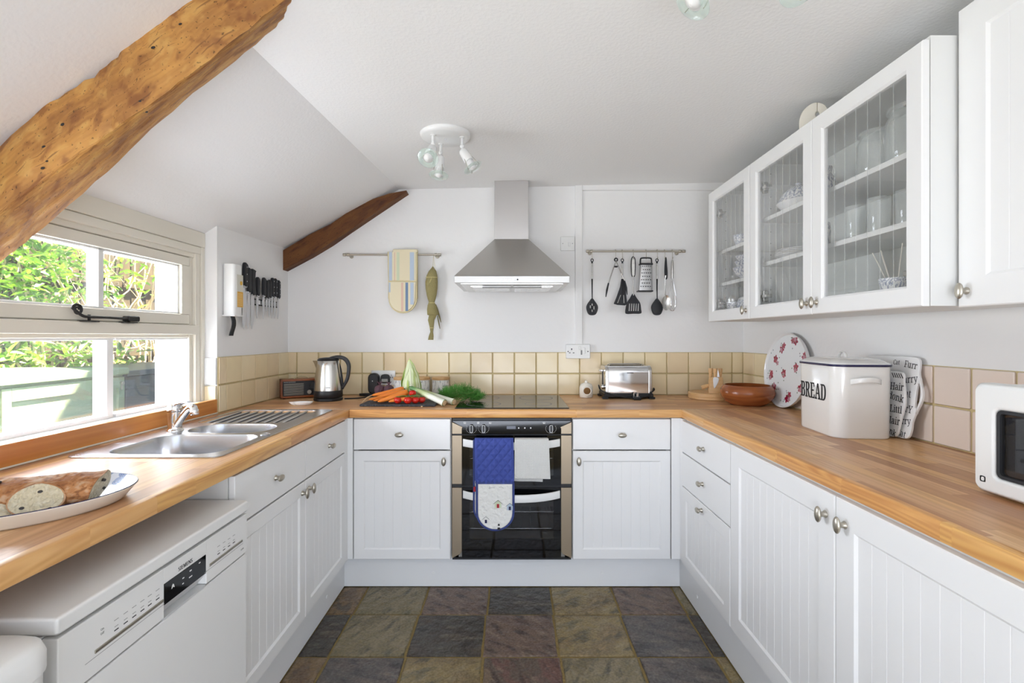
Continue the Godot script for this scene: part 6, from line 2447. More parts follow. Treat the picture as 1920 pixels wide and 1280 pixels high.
	solo("cheese_board", "thick round pale wood cheese board in the back right corner", "cheese board", g, M.light_wood, mv(1.175, WT, -2.885))
	o = thing("cheese_knife_block", "small tapered wooden block holding cheese knives on the round board", "knife block", ry(-14, Vector3(at(1342, 0, 2.86).x, WT + 0.037, -2.86)))
	var rings := [ring_at(rrect(0.084, 0.060, 0.004, 2), 0.0), ring_at(rrect(0.070, 0.050, 0.004, 2), 0.088), ring_at(rrect(0.066, 0.046, 0.004, 2), 0.090)]
	g = G.new()
	g.loft(rings, true, true, 0.5)
	part(o, "block", g, M.light_wood)
	var cheese := [["fork", -0.026, "cheese knife handle at the left of the wooden block"], ["knife", -0.004, "cheese knife second from the left, its white blade shown on the block front"], ["plane", 0.012, "small cheese knife with a steel triangle between two handles"], ["spear", 0.026, "cheese knife handle at the right of the wooden block"]]
	for i in 4:
		var q = cheese[i]
		var k := thing("cheese_knife", q[2], "knife", o.transform * mv(q[1], 0.088, [-0.012, 0.014, -0.004, -0.012][i]), "cheese knives in the wooden block")
		if i == 2:
			g = G.new()
			g.ext(PackedVector2Array([Vector2(-0.009, 0.0), Vector2(0.010, 0.0), Vector2(0.001, 0.048)]), -0.0012, 0.0012, 0.0004)
			part(k, "blade", g, M.blade)
			continue
		g = G.new()
		g.lathe([Vector2(0, 0.002), Vector2(0.008, 0.002), Vector2(0.0095, 0.010), Vector2(0.0125, 0.040), Vector2(0.012, 0.052), Vector2(0, 0.053)], 16, 0.5, Vector2(1, 0.8))
		part(k, "handle", g, M.light_wood)
		if i == 1:
			g = G.new()
			g.ext(curve([Vector2(-0.012, 0.0), Vector2(0.014, -0.002), Vector2(0.013, -0.025), Vector2(-0.008, -0.062), Vector2(-0.014, -0.030)], 4), 0.012, 0.014, 0.0005)
			part(k, "blade", g, M.print_white, rx(-4))
	var k5 := thing("cheese_knife", "cheese knife sticking out sideways to the left of the wooden block", "knife", o.transform * Transform3D(Basis(Vector3(0, 0, 1), deg_to_rad(112)), Vector3(-0.036, 0.042, 0.0)), "cheese knives in the wooden block")
	g = G.new()
	g.lathe([Vector2(0, 0.0), Vector2(0.008, 0.0), Vector2(0.0095, 0.008), Vector2(0.0125, 0.034), Vector2(0.012, 0.044), Vector2(0, 0.045)], 16, 0.5, Vector2(1, 0.8))
	part(k5, "handle", g, M.light_wood)
	# wooden bowl
	g = G.new()
	g.us = Vector2(1, 1)
	g.lathe([Vector2(0, 0.004), Vector2(0.06, 0.002), Vector2(0.078, 0.0), Vector2(0.085, 0.002), Vector2(0.112, 0.020), Vector2(0.131, 0.048), Vector2(0.135, 0.066), Vector2(0.131, 0.084), Vector2(0.120, 0.101), Vector2(0.114, 0.106), Vector2(0.109, 0.105), Vector2(0.112, 0.098), Vector2(0.120, 0.078), Vector2(0.120, 0.056), Vector2(0.104, 0.030), Vector2(0.06, 0.014), Vector2(0, 0.012)], 56, 0.55)
	o = thing("wooden_bowl", "round turned reddish brown wooden bowl in front of the floral tray", "bowl", mv(1.256, WT, -2.62))
	part(o, "bowl", g, M.teak)


func rose_print() -> ImageTexture:
	var cl := []
	var r := RandomNumberGenerator.new()
	r.seed = 12
	for q in [[0.62, 0.13], [0.36, 0.22], [0.85, 0.30], [0.24, 0.40], [0.70, 0.46], [0.44, 0.58], [0.28, 0.74], [0.86, 0.72], [0.60, 0.84], [0.12, 0.60]]:
		for k in 3:
			cl.append([q[0] + r.randf_range(-0.035, 0.035), q[1] + r.randf_range(-0.035, 0.04), [0.056, 0.046, 0.036][k], [Color("b4274a"), Color("d05a6e"), Color("e0a3b0")][k]])
		for k in 4:
			cl.append([q[0] + r.randf_range(-0.075, 0.075), q[1] + r.randf_range(-0.07, 0.07), 0.011, Color("7f9370")])
	for k in 26:
		cl.append([r.randf(), r.randf(), 0.012, Color("b7bcc0")])
	return paint(320, 320, func(x, y):
		var u: float = x / 320.0
		var v: float = y / 320.0
		var c := Color("eef0f0")
		for q in cl:
			var dx: float = u - q[0]
			var dy: float = v - q[1]
			if absf(dx) < 0.07 and absf(dy) < 0.07:
				var d := sqrt(dx * dx + dy * dy)
				var a := atan2(dy, dx)
				if d < q[2] * (0.82 + 0.18 * sin(a * 5.0 + q[0] * 40.0)):
					c = q[3].darkened(0.25 * absf(sin(d * 260.0)))
		return c)


func board_words(o: Node3D, list: Array) -> void:
	for q in list:
		words(o, "lettering", q[0], q[4] if q.size() > 4 else "Droid Serif", q[3], M.print_black, Transform3D(Basis(Vector3(0, 0, 1), deg_to_rad(q[5] if q.size() > 5 else 0.0)), Vector3(q[1], q[2], 0.0102)), 0.0005, 0.8)


func build_right_items() -> void:
	var left := Basis(Vector3.UP, -PI / 2)   # local x towards the camera, local z into the room
	# floral tray leaning on the wall
	var o := thing("floral_tray", "oval white tray printed with red roses leaning against the right wall", "tray", Transform3D(left * Basis(Vector3(1, 0, 0), deg_to_rad(-6)), Vector3(1.378, WT + 0.001, -2.50)))
	var pl := oval(0.195, 0.190, 56)
	var rings := []
	for q in [[-0.006, 0.90], [-0.006, 0.97], [0.010, 1.0], [0.013, 0.998], [0.0125, 0.985], [0.002, 0.955]]:
		var ring := PackedVector3Array()
		for p in pl:
			ring.append(Vector3(p.x * q[1], 0.191 + p.y * q[1], q[0]))
		rings.append(ring)
	var g := G.new()
	g.loft(rings, true, false, 0.4)
	part(o, "rim", g, M.white_china)
	g = G.new()
	var inner := PackedVector2Array()
	for p in pl:
		inner.append(p * 0.958 + Vector2(0, 0.191))
	g.ext(inner, -0.003, 0.0022)
	for i in g.t.size():
		g.t[i] = Vector2(g.v[i].x / 0.39 + 0.5, 1.0 - g.v[i].y / 0.39)
	part(o, "printed_face", g, textured(rose_print(), 0.25))
	# bread bin
	var yaw := Basis(Vector3.UP, deg_to_rad(-90 - 5))
	o = thing("bread_bin", "white enamel bread bin with navy rim and black lettering", "bread bin", Transform3D(yaw, Vector3(1.264, WT, -1.876)))
	pl = rrect(0.285, 0.205, 0.048, 8)
	rings = []
	for q in [[0.0, 0.955], [0.002, 0.975], [0.006, 0.985], [0.258, 1.0]]:
		rings.append(ring_at(pl, q[0], Vector2(q[1], q[1])))
	g = G.new()
	g.loft(rings)
	part(o, "body", g, M.enamel)
	rings = []
	for q in [[0.256, 1.0], [0.256, 1.03], [0.260, 1.038], [0.264, 1.03], [0.264, 1.0]]:
		rings.append(ring_at(pl, q[0], Vector2(q[1], q[1])))
	g = G.new()
	g.loft(rings, true, true, 0.1)
	part(o, "rim", g, M.navy)
	rings = []
	for q in [[0.262, 1.02], [0.266, 1.015], [0.270, 0.96], [0.281, 0.82], [0.285, 0.6], [0.286, 0.2]]:
		rings.append(ring_at(pl, q[0], Vector2(q[1], q[1])))
	g = G.new()
	g.loft(rings, false, true, 0.3)
	var lid := part(o, "lid", g, M.enamel)
	g = G.new()
	var arc := []
	for k in 13:
		var a := PI * k / 12
		arc.append(Vector3(cos(a) * 0.024, 0.283 + sin(a) * 0.022, 0))
	g.tube(arc, 0.006, 8, 0.5)
	part(lid, "lid_handle", g, M.enamel)
	words(o, "lettering", "BREAD", "Droid Serif", 0.062, M.print_black, mv(-0.012, 0.155, 0.1025), 0.0008, 0.62, true)
	for s in [-1.0, 1.0]:
		g = G.new()
		rings = []
		for k in 17:
			var f := k / 16.0 * 2 - 1
			var ring := PackedVector3Array()
			var px: float = s * (0.140 + 0.024 * (1.0 - pow(absf(f), 2.5)))
			for p in rrect(0.005, 0.018, 0.002, 2):
				ring.append(Vector3(px + p.x, 0.202 + p.y + 0.010 * (1 - f * f), f * 0.052))
			rings.append(ring)
		g.loft(rings)
		part(o, "side_handle", g, M.enamel)
	# two lettered boards leaning behind it
	o = thing("lettered_board", "large white cutting board with black cat lettering and a slotted grip by the wall", "cutting board", Transform3D(left * Basis(Vector3(1, 0, 0), deg_to_rad(-7)), Vector3(1.388, WT + 0.002, -1.83)), "lettered cutting boards behind the bread bin")
	var bp := curve([Vector2(-0.10, 0.005), Vector2(0.0, 0.002), Vector2(0.095, 0.001), Vector2(0.122, 0.010), Vector2(0.130, 0.035), Vector2(0.131, 0.065), Vector2(0.142, 0.100), Vector2(0.158, 0.140), Vector2(0.158, 0.172), Vector2(0.145, 0.205), Vector2(0.134, 0.235), Vector2(0.133, 0.262), Vector2(0.126, 0.284), Vector2(0.100, 0.291), Vector2(0.0, 0.291), Vector2(-0.10, 0.290), Vector2(-0.13, 0.27), Vector2(-0.135, 0.15), Vector2(-0.13, 0.03)], 4)
	g = G.new()
	g.ext_holes(bp, [curve([Vector2(0.134, 0.115), Vector2(0.144, 0.128), Vector2(0.148, 0.155), Vector2(0.144, 0.185), Vector2(0.134, 0.198), Vector2(0.131, 0.156)], 4)], 0.0, 0.010, 0.0025)
	part(o, "board", g, M.white_china)
	board_words(o, [["Furr", 0.095, 0.262, 0.024, "Droid Serif", -6.0], ["Cat", 0.03, 0.268, 0.018], ["Purry", 0.092, 0.210, 0.026, "Droid Serif", 10.0], ["Cat", 0.088, 0.160, 0.028], ["FurrY", 0.085, 0.108, 0.026, "Droid Serif", -4.0], ["Purry", 0.088, 0.062, 0.024, "Droid Serif", 7.0], ["Cat", 0.090, 0.018, 0.024, "Droid Serif", -8.0]])
	o = thing("lettered_board", "smaller white cutting board with donkey lettering just beside the bread bin", "cutting board", Transform3D(left * Basis(Vector3(1, 0, 0), deg_to_rad(-5)), Vector3(1.372, WT + 0.002, -1.80)), "lettered cutting boards behind the bread bin")
	bp = curve([Vector2(-0.05, 0.002), Vector2(0.03, 0.001), Vector2(0.058, 0.008), Vector2(0.066, 0.03), Vector2(0.074, 0.075), Vector2(0.084, 0.12), Vector2(0.080, 0.165), Vector2(0.071, 0.20), Vector2(0.069, 0.222), Vector2(0.055, 0.236), Vector2(0.0, 0.237), Vector2(-0.05, 0.235)], 4)
	g = G.new()
	g.ext(bp, 0.0, 0.009, 0.0025)
	part(o, "board", g, M.white_china)
	board_words(o, [["Hair", 0.043, 0.182, 0.026], ["donk", 0.043, 0.145, 0.026, "Droid Serif", -8.0], ["Littl", 0.047, 0.102, 0.026], ["Hair", 0.040, 0.060, 0.026], ["donk", 0.028, 0.022, 0.022, "Droid Serif", -14.0]])
	for k in 5:
		part(o, "mane_stroke", bx(Vector3(-0.0015, -0.010, 0.0085), Vector3(0.0015, 0.010, 0.0096)), M.print_black, Transform3D(Basis(Vector3(0, 0, 1), 0.6), Vector3(0.020 + k * 0.010, 0.222, 0.0)))
	# microwave, cut by the frame
	o = thing("microwave", "white microwave oven with dark door window at the right edge", "microwave", Transform3D(left, Vector3(1.10, WT, -0.93)))
	var x0 := -0.232
	var x1 := 0.232
	g = G.new()
	g.slab(Vector3(x0 + 0.004, 0.008, -0.32), Vector3(x1 - 0.004, 0.252, -0.025), 0.006)
	part(o, "body", g, M.appliance)
	g = G.new()
	g.ext_holes(shift(rrect(x1 - x0, 0.252, 0.022, 6), Vector2(0, 0.131)), [shift(rrect(0.265, 0.150, 0.010, 4), Vector2(-0.044, 0.122))], -0.03, 0.012, 0.010)
	var dr := part(o, "door", g, M.plastic)
	g = G.new()
	g.ext_holes(shift(rrect(0.268, 0.153, 0.012, 4), Vector2(-0.044, 0.122)), [shift(rrect(0.252, 0.137, 0.008, 4), Vector2(-0.044, 0.122))], -0.01, 0.008, 0.002)
	part(dr, "window_frame", g, M.soft_black)
	part(dr, "window_pane", bx(Vector3(-0.174, 0.050, -0.004), Vector3(0.086, 0.194, 0.001)), M.oven_glass)
	var mesh_t := paint(64, 64, func(x, y): return Color("3e414a") if Vector2(x % 16 - 8, y % 16 - 8).length() < 4.4 else Color("787a84"))
	part(dr, "mesh_screen", bx(Vector3(-0.174, 0.050, -0.012), Vector3(0.086, 0.194, -0.008)), textured(mesh_t, 0.5, Vector3(70, 70, 1)))
	g = G.new()
	g.xf = mv(-0.204, 0.036, 0.0121)
	for k in 2:
		g.ext_holes(rrect(0.013, 0.013, 0.002, 2), [rrect(0.009, 0.009, 0.0015, 2)], 0, 0.0006)
	part(dr, "emblem", g, mat(Color("d6d6d3"), 0.4))
	for x in [0.12, 0.17]:
		g = G.new()
		g.cyl(Vector3(x + 0.02, 0.16, 0.010), Vector3(x + 0.02, 0.16, 0.026), 0.018, 20, 0.003)
		part(o, "dial", g, M.plastic)
		break
	for x in [x0 + 0.04, x1 - 0.04]:
		for z in [-0.04, -0.28]:
			g = G.new()
			g.cyl(Vector3(x, 0, z), Vector3(x, 0.012, z), 0.014, 12)
			part(o, "foot", g, M.soft_black)


# ---------------------------------------------------------------- on the walls

func wall_rail(called: String, label: String, u0: float, u1: float, v: float) -> Node3D:
	var a := at(u0, v, 2.985)
	var b := at(u1, v, 2.985)
	var o := thing(called, label, "rail")
	var g := G.new()
	g.cyl(a, b, 0.0058, 14)
	part(o, "bar", g, M.nickel)
	for e in [[a, 1.0], [b, -1.0]]:
		var p: Vector3 = e[0]
		g = G.new()
		g.cyl(p, p + Vector3(e[1] * 0.020, 0, 0), 0.009, 14, 0.002)
		g.cyl(p + Vector3(e[1] * 0.024, 0, 0), p + Vector3(e[1] * 0.040, 0, 0), 0.0095, 14, 0.002)
		part(o, "finial", g, M.nickel)
		g = G.new()
		var q := p + Vector3(e[1] * 0.032, 0, 0)
		g.cyl(q, Vector3(q.x, q.y, -DB + 0.004), 0.006, 12)
		g.cyl(Vector3(q.x, q.y, -DB + 0.006), Vector3(q.x, q.y, -DB - 0.001), 0.013, 16, 0.002)
		part(o, "bracket", g, M.nickel)
	return o


func build_wall_items() -> void:
	wall_rail("towel_rail", "thin steel rail left of the hood holding the striped oven glove", 643, 827, 477.5)
	wall_rail("utensil_rail", "thin steel rail right of the hood hung with kitchen utensils", 1099, 1285, 471)
	# cream striped oven glove
	var dz := -2.975
	var s := 920.0 / 2.975
	var X := func(u: float) -> float: return (u - 755.0) / s
	var Y := func(v: float) -> float: return (630.0 - v) / s
	var o := thing("striped_oven_glove", "cream double oven glove with pale blue stripes hanging on the left rail", "oven glove", mv(at(755, 0, 2.975).x, 1.275, dz))
	var g := G.new()
	var out := PackedVector2Array([Vector2(X.call(783), Y.call(471)), Vector2(X.call(727), Y.call(472))])
	for k in 17:
		var a := PI + PI * k / 16
		out.append(Vector2(X.call(755.5) + cos(a) * 0.0865, Y.call(560) + sin(a) * 0.088))
	g.ext(out, -0.004, 0.006, 0.003)
	part(o, "glove", g, M.cream_trim)
	g = G.new()
	g.ext(PackedVector2Array([Vector2(X.call(780.5), Y.call(472)), Vector2(X.call(729.5), Y.call(472)), Vector2(X.call(729.5), Y.call(526)), Vector2(X.call(780.5), Y.call(526))]), 0.004, 0.009, 0.002)
	var up := part(o, "upper_panel", g, M.cream_cloth)
	for q in [[730.0, 736.0, M.stripe_blue], [740.0, 741.2, M.stripe_pink], [744.5, 749.5, M.stripe_green], [769.0, 777.0, M.stripe_blue]]:
		part(up, "stripe", bx(Vector3(X.call(q[0]), Y.call(526), 0.008), Vector3(X.call(q[1]), Y.call(472.5), 0.0096)), q[2])
	g = G.new()
	g.slab(Vector3(X.call(737), Y.call(474), -0.022), Vector3(X.call(783), Y.call(467.5), 0.010), 0.003)
	part(o, "fold", g, M.cream_cloth)
	g = G.new()
	var pk := PackedVector2Array([Vector2(X.call(780.5), Y.call(528)), Vector2(X.call(729.5), Y.call(528))])
	for k in 15:
		var a := PI + PI * k / 14
		pk.append(Vector2(X.call(755.0) + cos(a) * 0.079, Y.call(560) + sin(a) * 0.080))
	g.ext(pk, 0.004, 0.012, 0.004)
	var po := part(o, "pocket", g, M.cream_cloth)
	for q in [[729.8, 733.0, 548.0, M.stripe_blue], [753.0, 757.0, 583.5, M.stripe_pink], [761.0, 766.0, 583.0, M.stripe_navy], [770.0, 776.5, 571.0, M.stripe_blue]]:
		part(po, "stripe", bx(Vector3(X.call(q[0]), Y.call(q[2]), 0.0115), Vector3(X.call(q[1]), Y.call(530), 0.0126)), q[3])
	part(o, "rear_glove", bx(Vector3(X.call(726), Y.call(560), -0.030), Vector3(X.call(782), Y.call(473), -0.020), 0.004), M.cream_trim)
	# hanging fabric fish
	o = thing("hanging_fish", "olive brown fabric fish hanging nose up on a string from the rail end", "ornament", mv(at(810, 0, 2.99).x, 1.275, -3.0))
	s = 920.0 / 3.0
	X = func(u: float) -> float: return (u - 810.0) / s
	var ring_list := []
	for q in [[499, 811, 0.5], [503, 811, 3], [508, 810.5, 7], [516, 809.5, 10], [528, 808.7, 11.6], [540, 808.7, 11.2], [552, 808.8, 9.5], [560, 808.9, 7.5], [567, 809, 5.2]]:
		var ring := PackedVector3Array()
		for k in 20:
			var a := TAU * k / 20
			ring.append(Vector3(X.call(q[1]) + cos(a) * q[2] / s, (630.0 - q[0]) / s, sin(a) * q[2] / s * 0.5))
		ring_list.append(ring)
	g = G.new()
	g.loft(ring_list, true, true, 0.2)
	part(o, "body", g, M.fish)
	ring_list = []
	for q in [[566, 809, 5.0, 0.45], [572, 809, 7.5, 0.5], [580, 809.5, 9.0, 0.5], [590, 811.5, 10.5, 0.45], [591, 811, 7.0, 0.4], [600, 808, 6.0, 0.4], [614, 809, 3.6, 0.4], [622, 809, 2.6, 0.4], [630, 808, 4.4, 0.25], [637, 807, 5.0, 0.2]]:
		var ring := PackedVector3Array()
		for k in 20:
			var a := TAU * k / 20
			var fr := 1.0 + 0.06 * (1 if k % 2 else -1)
			ring.append(Vector3(X.call(q[1]) + cos(a) * q[2] / s * fr, (630.0 - q[0]) / s, sin(a) * q[2] / s * q[3] * fr))
		ring_list.append(ring)
	g = G.new()
	g.loft(ring_list, true, true, 0.3)
	part(o, "tail", g, M.fish)
	g = G.new()
	for q in [[520, 809.2, 10.8], [567.5, 809, 5.6], [614.5, 809, 3.9]]:
		var c := []
		for k in 17:
			var a := TAU * k / 16
			c.append(Vector3(X.call(q[1]) + cos(a) * q[2] / s, (630.0 - q[0]) / s, sin(a) * q[2] / s * 0.52))
		g.tube(c, 0.0022, 6)
	g.tube([Vector3(X.call(815), (630 - 500.0) / s, 0.004), Vector3(X.call(813), (630 - 476.0) / s, 0.012), Vector3(X.call(811.5), (630 - 500.0) / s, 0.004)], 0.0016, 6)
	g.tube(curve3([Vector3(X.call(810), (630 - 520.0) / s, 0.02), Vector3(X.call(807), (630 - 527.0) / s, 0.022), Vector3(X.call(806), (630 - 531.0) / s, 0.022), Vector3(X.call(810), (630 - 523.0) / s, 0.021)], 4), 0.0012, 6)
	part(o, "string", g, M.string)
	for q in [[816.0, 570.0, 826.0, 604.0, 0.010], [819.0, 592.0, 824.0, 616.0, 0.006]]:
		g = G.new()
		var a := Vector3(X.call(q[0]), (630.0 - q[1]) / s, -0.012)
		var b := Vector3(X.call(q[2]), (630.0 - q[3]) / s, -0.010)
		g.tube([a, a.lerp(b, 0.3), a.lerp(b, 0.7), b], [0.004, q[4], q[4] * 0.9, 0.003], 10, 0.5)
		part(o, "trailing_scrap", g, M.fish)
	# switch and cooker socket
	o = thing("wall_switch", "square white switch plate beside the hood", "switch", mv(at(1064, 457, 3.05).x, at(1064, 457, 3.05).y, -DB))
	g = G.new()
	g.ext(rrect(0.088, 0.088, 0.006, 3), -0.001, 0.010, 0.003)
	part(o, "face_plate", g, M.plastic)
	part(o, "rocker_switch", bx(Vector3(0.004, -0.018, 0.009), Vector3(0.018, 0.006, 0.0125), 0.002), M.plastic)
	for x in [-0.03, 0.03]:
		g = G.new()
		g.cyl(Vector3(x, 0.0, 0.009), Vector3(x, 0.0, 0.0106), 0.003, 10)
		part(o, "screw", g, M.switch_mark)
	o = thing("cooker_socket", "white cooker switch and socket plate on top of the tile edge", "socket", mv(at(1083, 658.5, 3.05).x, at(1083, 658.5, 3.05).y, -DB + 0.014))
	g = G.new()
	g.ext(rrect(0.15, 0.088, 0.006, 3), -0.016, 0.012, 0.003)
	part(o, "face_plate", g, M.plastic)
	part(o, "rocker_switch", bx(Vector3(0.004, 0.010, 0.011), Vector3(0.016, 0.034, 0.015), 0.002), M.plastic)
	part(o, "rocker_switch", bx(Vector3(0.028, -0.014, 0.011), Vector3(0.044, 0.024, 0.015), 0.002), M.plastic)
	part(o, "indicator", bx(Vector3(0.016, -0.02, 0.0115), Vector3(0.025, 0.008, 0.0125)), M.print_grey)
	g = G.new()
	for q in [[-0.040, 0.014, 0.003, 0.005], [-0.052, -0.008, 0.005, 0.002], [-0.028, -0.008, 0.005, 0.002], [0.060, 0.0, 0.003, 0.003], [-0.062, 0.0, 0.003, 0.003]]:
		g.slab(Vector3(q[0] - q[2], q[1] - q[3], 0.0115), Vector3(q[0] + q[2], q[1] + q[3], 0.0126))
	part(o, "socket_holes", g, M.print_black)
	utensils()
	left_wall_items()


func utensils() -> void:
	var d := 2.978
	var s := 920.0 / d
	var hooks := [[1110.0, "first steel hook from the left, holding the slotted spoon"], [1154.0, "steel hook holding the kitchen tongs"], [1166.5, "steel hook holding the two slot turner beside the tongs"], [1187.0, "steel hook holding the five slot turner"], [1211.0, "steel hook holding the box grater"], [1232.0, "steel hook holding the solid black spoon"], [1246.0, "steel hook holding the steel serving spoon"], [1260.0, "last steel hook on the right, holding the whisk"]]
	var hg := G.new()
	hg.tube(curve3([Vector3(0, 0.002, -0.009), Vector3(0, 0.009, -0.004), Vector3(0, 0.009, 0.005), Vector3(0, 0.0, 0.009), Vector3(0.001, -0.02, 0.007), Vector3(0.001, -0.040, 0.003), Vector3(0, -0.048, 0.008), Vector3(0, -0.044, 0.016), Vector3(0, -0.036, 0.018)], 4), 0.0016, 6)
	var hm := hg.mesh()
	for q in hooks:
		var p := at(q[0], 471, 2.985)
		solo("rail_hook", q[1], "hook", hm, M.nickel, mv(p.x, p.y, p.z), "steel hooks on the utensil rail")
	var root := func(u: float) -> Transform3D: return mv((u - 960.0) / s, 1.275, -d + 0.004)
	var Y := func(v: float) -> float: return (630.0 - v) / s
	# two spoons and a turner with steel and black handles
	for q in [[1110.0, "black nylon slotted spoon at the left end of the rail", 0], [1231.5, "black nylon solid spoon second in from the grater", 1], [1166.5, "black nylon turner with two slots hanging behind the tongs", 2]]:
		var o := thing(["slotted_spoon", "serving_spoon", "slotted_turner"][q[2]], q[1], ["spoon", "spoon", "turner"][q[2]], root.call(q[0]), "utensils hanging on the rail")
		var g := G.new()
		var loop := []
		for k in 13:
			var a := TAU * k / 12
			loop.append(Vector3(cos(a) * 0.0075, Y.call(488) + sin(a) * 0.009, 0))
		g.tube(loop, 0.0028, 7)
		part(o, "loop", g, M.black)
		g = G.new()
		g.tube([Vector3(0, Y.call(491), 0), Vector3(0, Y.call(494), 0)], [0.009, 0.0095], 12, 0.6)
		part(o, "cap", g, M.black)
		g = G.new()
		g.tube([Vector3(0, Y.call(494), 0), Vector3(0, Y.call(508), 0), Vector3(0, Y.call(523), 0)], [0.0085, 0.0092, 0.0088], 12, 0.6)
		part(o, "grip", g, M.brushed)
		g = G.new()
		g.tube([Vector3(0, Y.call(523), 0), Vector3(0, Y.call(540), 0), Vector3(0, Y.call(562), 0.004)], [0.0088, 0.007, 0.0058], 10, 0.55)
		part(o, "shaft", g, M.soft_black)
		var bl := G.new()
		if q[2] < 2:
			var shape := curve([Vector2(0, Y.call(559)), Vector2(0.016, Y.call(564)), Vector2(0.034, Y.call(573)), Vector2(0.034, Y.call(581)), Vector2(0.022, Y.call(589)), Vector2(0, Y.call(591)), Vector2(-0.022, Y.call(589)), Vector2(-0.034, Y.call(581)), Vector2(-0.034, Y.call(573)), Vector2(-0.016, Y.call(564))], 4)
			if q[2] == 0:
				var holes := []
				for h in [[-0.011, 575.0, 0.008], [0.0, 571.0, 0.006], [0.0, 582.5, 0.006], [0.011, 577.0, 0.009]]:
					holes.append(shift(rrect(0.006, h[2] * 2.3, 0.0028, 3), Vector2(h[0], Y.call(h[1]))))
				bl.ext_holes(shape, holes, -0.003, 0.003, 0.0015)
			else:
				bl.ext(shape, -0.003, 0.003, 0.0015)
				bl.ball(Vector3(0, Y.call(577), 0.001), Vector3(0.030, 0.040, 0.006), 20, 8)
		else:
			var shape := PackedVector2Array([Vector2(-0.006, Y.call(522)), Vector2(0.008, Y.call(524)), Vector2(0.021, Y.call(545)), Vector2(0.030, Y.call(570)), Vector2(0.016, Y.call(572.5)), Vector2(-0.030, Y.call(571.5)), Vector2(-0.052, Y.call(569.5)), Vector2(-0.034, Y.call(556)), Vector2(-0.014, Y.call(538))])
			var holes := [PackedVector2Array([Vector2(-0.012, Y.call(553)), Vector2(-0.008, Y.call(553)), Vector2(-0.026, Y.call(568)), Vector2(-0.031, Y.call(568))]), PackedVector2Array([Vector2(0.006, Y.call(553)), Vector2(0.010, Y.call(553)), Vector2(0.013, Y.call(568)), Vector2(0.008, Y.call(568))])]
			bl.ext_holes(shape, holes, -0.002, 0.002, 0.001)
		part(o, ["bowl", "bowl", "blade"][q[2]], bl, M.soft_black)
	# tongs
	var o := thing("kitchen_tongs", "steel kitchen tongs with black tips hanging open", "tongs", root.call(1154.0) * mv(0, 0, 0.012), "utensils hanging on the rail")
	var g := G.new()
	var loop := []
	for k in 17:
		var a := TAU * k / 16
		loop.append(Vector3(cos(a) * 0.009, Y.call(487.5) + sin(a) * 0.009, 0))
	g.tube(loop, 0.004, 8)
	part(o, "ring", g, M.black)
	for e in [[-14.0, 531.0, -19.0, 557.0], [16.0, 527.0, 21.0, 553.0]]:
		g = G.new()
		g.tube([Vector3(0.001 * signf(e[0]), Y.call(490), 0), Vector3(e[0] * 0.35 / s, Y.call(503), 0), Vector3(e[0] / s, Y.call(e[1]), 0)], [0.0045, 0.006, 0.0055], 10, 0.6)
		part(o, "arm", g, M.brushed)
		g = G.new()
		g.tube([Vector3(e[0] / s, Y.call(e[1]), 0), Vector3((e[0] * 0.4 + e[2] * 0.6) / s, Y.call(e[1] * 0.5 + e[3] * 0.5), 0), Vector3(e[2] / s, Y.call(e[3]), 0)], [0.007, 0.010, 0.004], 10, 0.6)
		part(o, "tip", g, M.soft_black)
	part(o, "hinge_clip", bx(Vector3(-0.009, Y.call(502), -0.004), Vector3(0.009, Y.call(499), 0.006), 0.002), M.soft_black)
	# five slot turner with a wire handle
	o = thing("slotted_turner", "black turner with five slots and a steel loop handle in the middle of the rail", "turner", root.call(1187.0), "utensils hanging on the rail")
	g = G.new()
	var lp := [Vector3(0, Y.call(481), 0), Vector3(0.010, Y.call(485), 0), Vector3(0.0125, Y.call(497), 0), Vector3(0.0105, Y.call(512), 0), Vector3(0.006, Y.call(518), 0), Vector3(-0.006, Y.call(518), 0), Vector3(-0.0105, Y.call(512), 0), Vector3(-0.0125, Y.call(497), 0), Vector3(-0.010, Y.call(485), 0), Vector3(0, Y.call(481), 0)]
	g.tube(curve3(lp, 4), 0.003, 8)
	part(o, "loop_handle", g, M.black)
	g = G.new()
	g.ext(PackedVector2Array([Vector2(-0.008, Y.call(517)), Vector2(0.008, Y.call(517)), Vector2(0.010, Y.call(497)), Vector2(0.007, Y.call(486)), Vector2(-0.007, Y.call(486)), Vector2(-0.010, Y.call(497))]), -0.002, 0.002, 0.0008)
	part(o, "grip", g, M.brushed)
	g = G.new()
	g.tube([Vector3(0, Y.call(518), 0), Vector3(0, Y.call(535), 0.002), Vector3(0, Y.call(554), 0.004)], [0.0045, 0.003, 0.0035], 8)
	part(o, "shaft", g, M.brushed)
	g = G.new()
	var shape := curve([Vector2(-0.006, Y.call(551)), Vector2(0.006, Y.call(551)), Vector2(0.022, Y.call(559)), Vector2(0.042, Y.call(568)), Vector2(0.048, Y.call(580)), Vector2(0.047, Y.call(587.5)), Vector2(0.0, Y.call(588)), Vector2(-0.045, Y.call(588)), Vector2(-0.047, Y.call(579)), Vector2(-0.038, Y.call(567)), Vector2(-0.021, Y.call(559))], 3)
	var holes := []
	for k in 5:
		var x := -0.028 + k * 0.0135
		holes.append(PackedVector2Array([Vector2(x + 0.003, Y.call(569)), Vector2(x + 0.0085, Y.call(569)), Vector2(x + 0.0065, Y.call(583)), Vector2(x, Y.call(583))]))
	g.ext_holes(shape, holes, -0.002, 0.002, 0.001)
	part(o, "blade", g, M.soft_black)
	# box grater
	o = thing("box_grater", "steel box grater with a black handle hanging on the rail", "grater", root.call(1210.5), "utensils hanging on the rail")
	g = G.new()
	var r0 := PackedVector3Array()
	var r1 := PackedVector3Array()
	for p in rrect(0.086, 0.040, 0.008, 3):
		r0.append(Vector3(p.x - 0.008, Y.call(546), -p.y + 0.008))
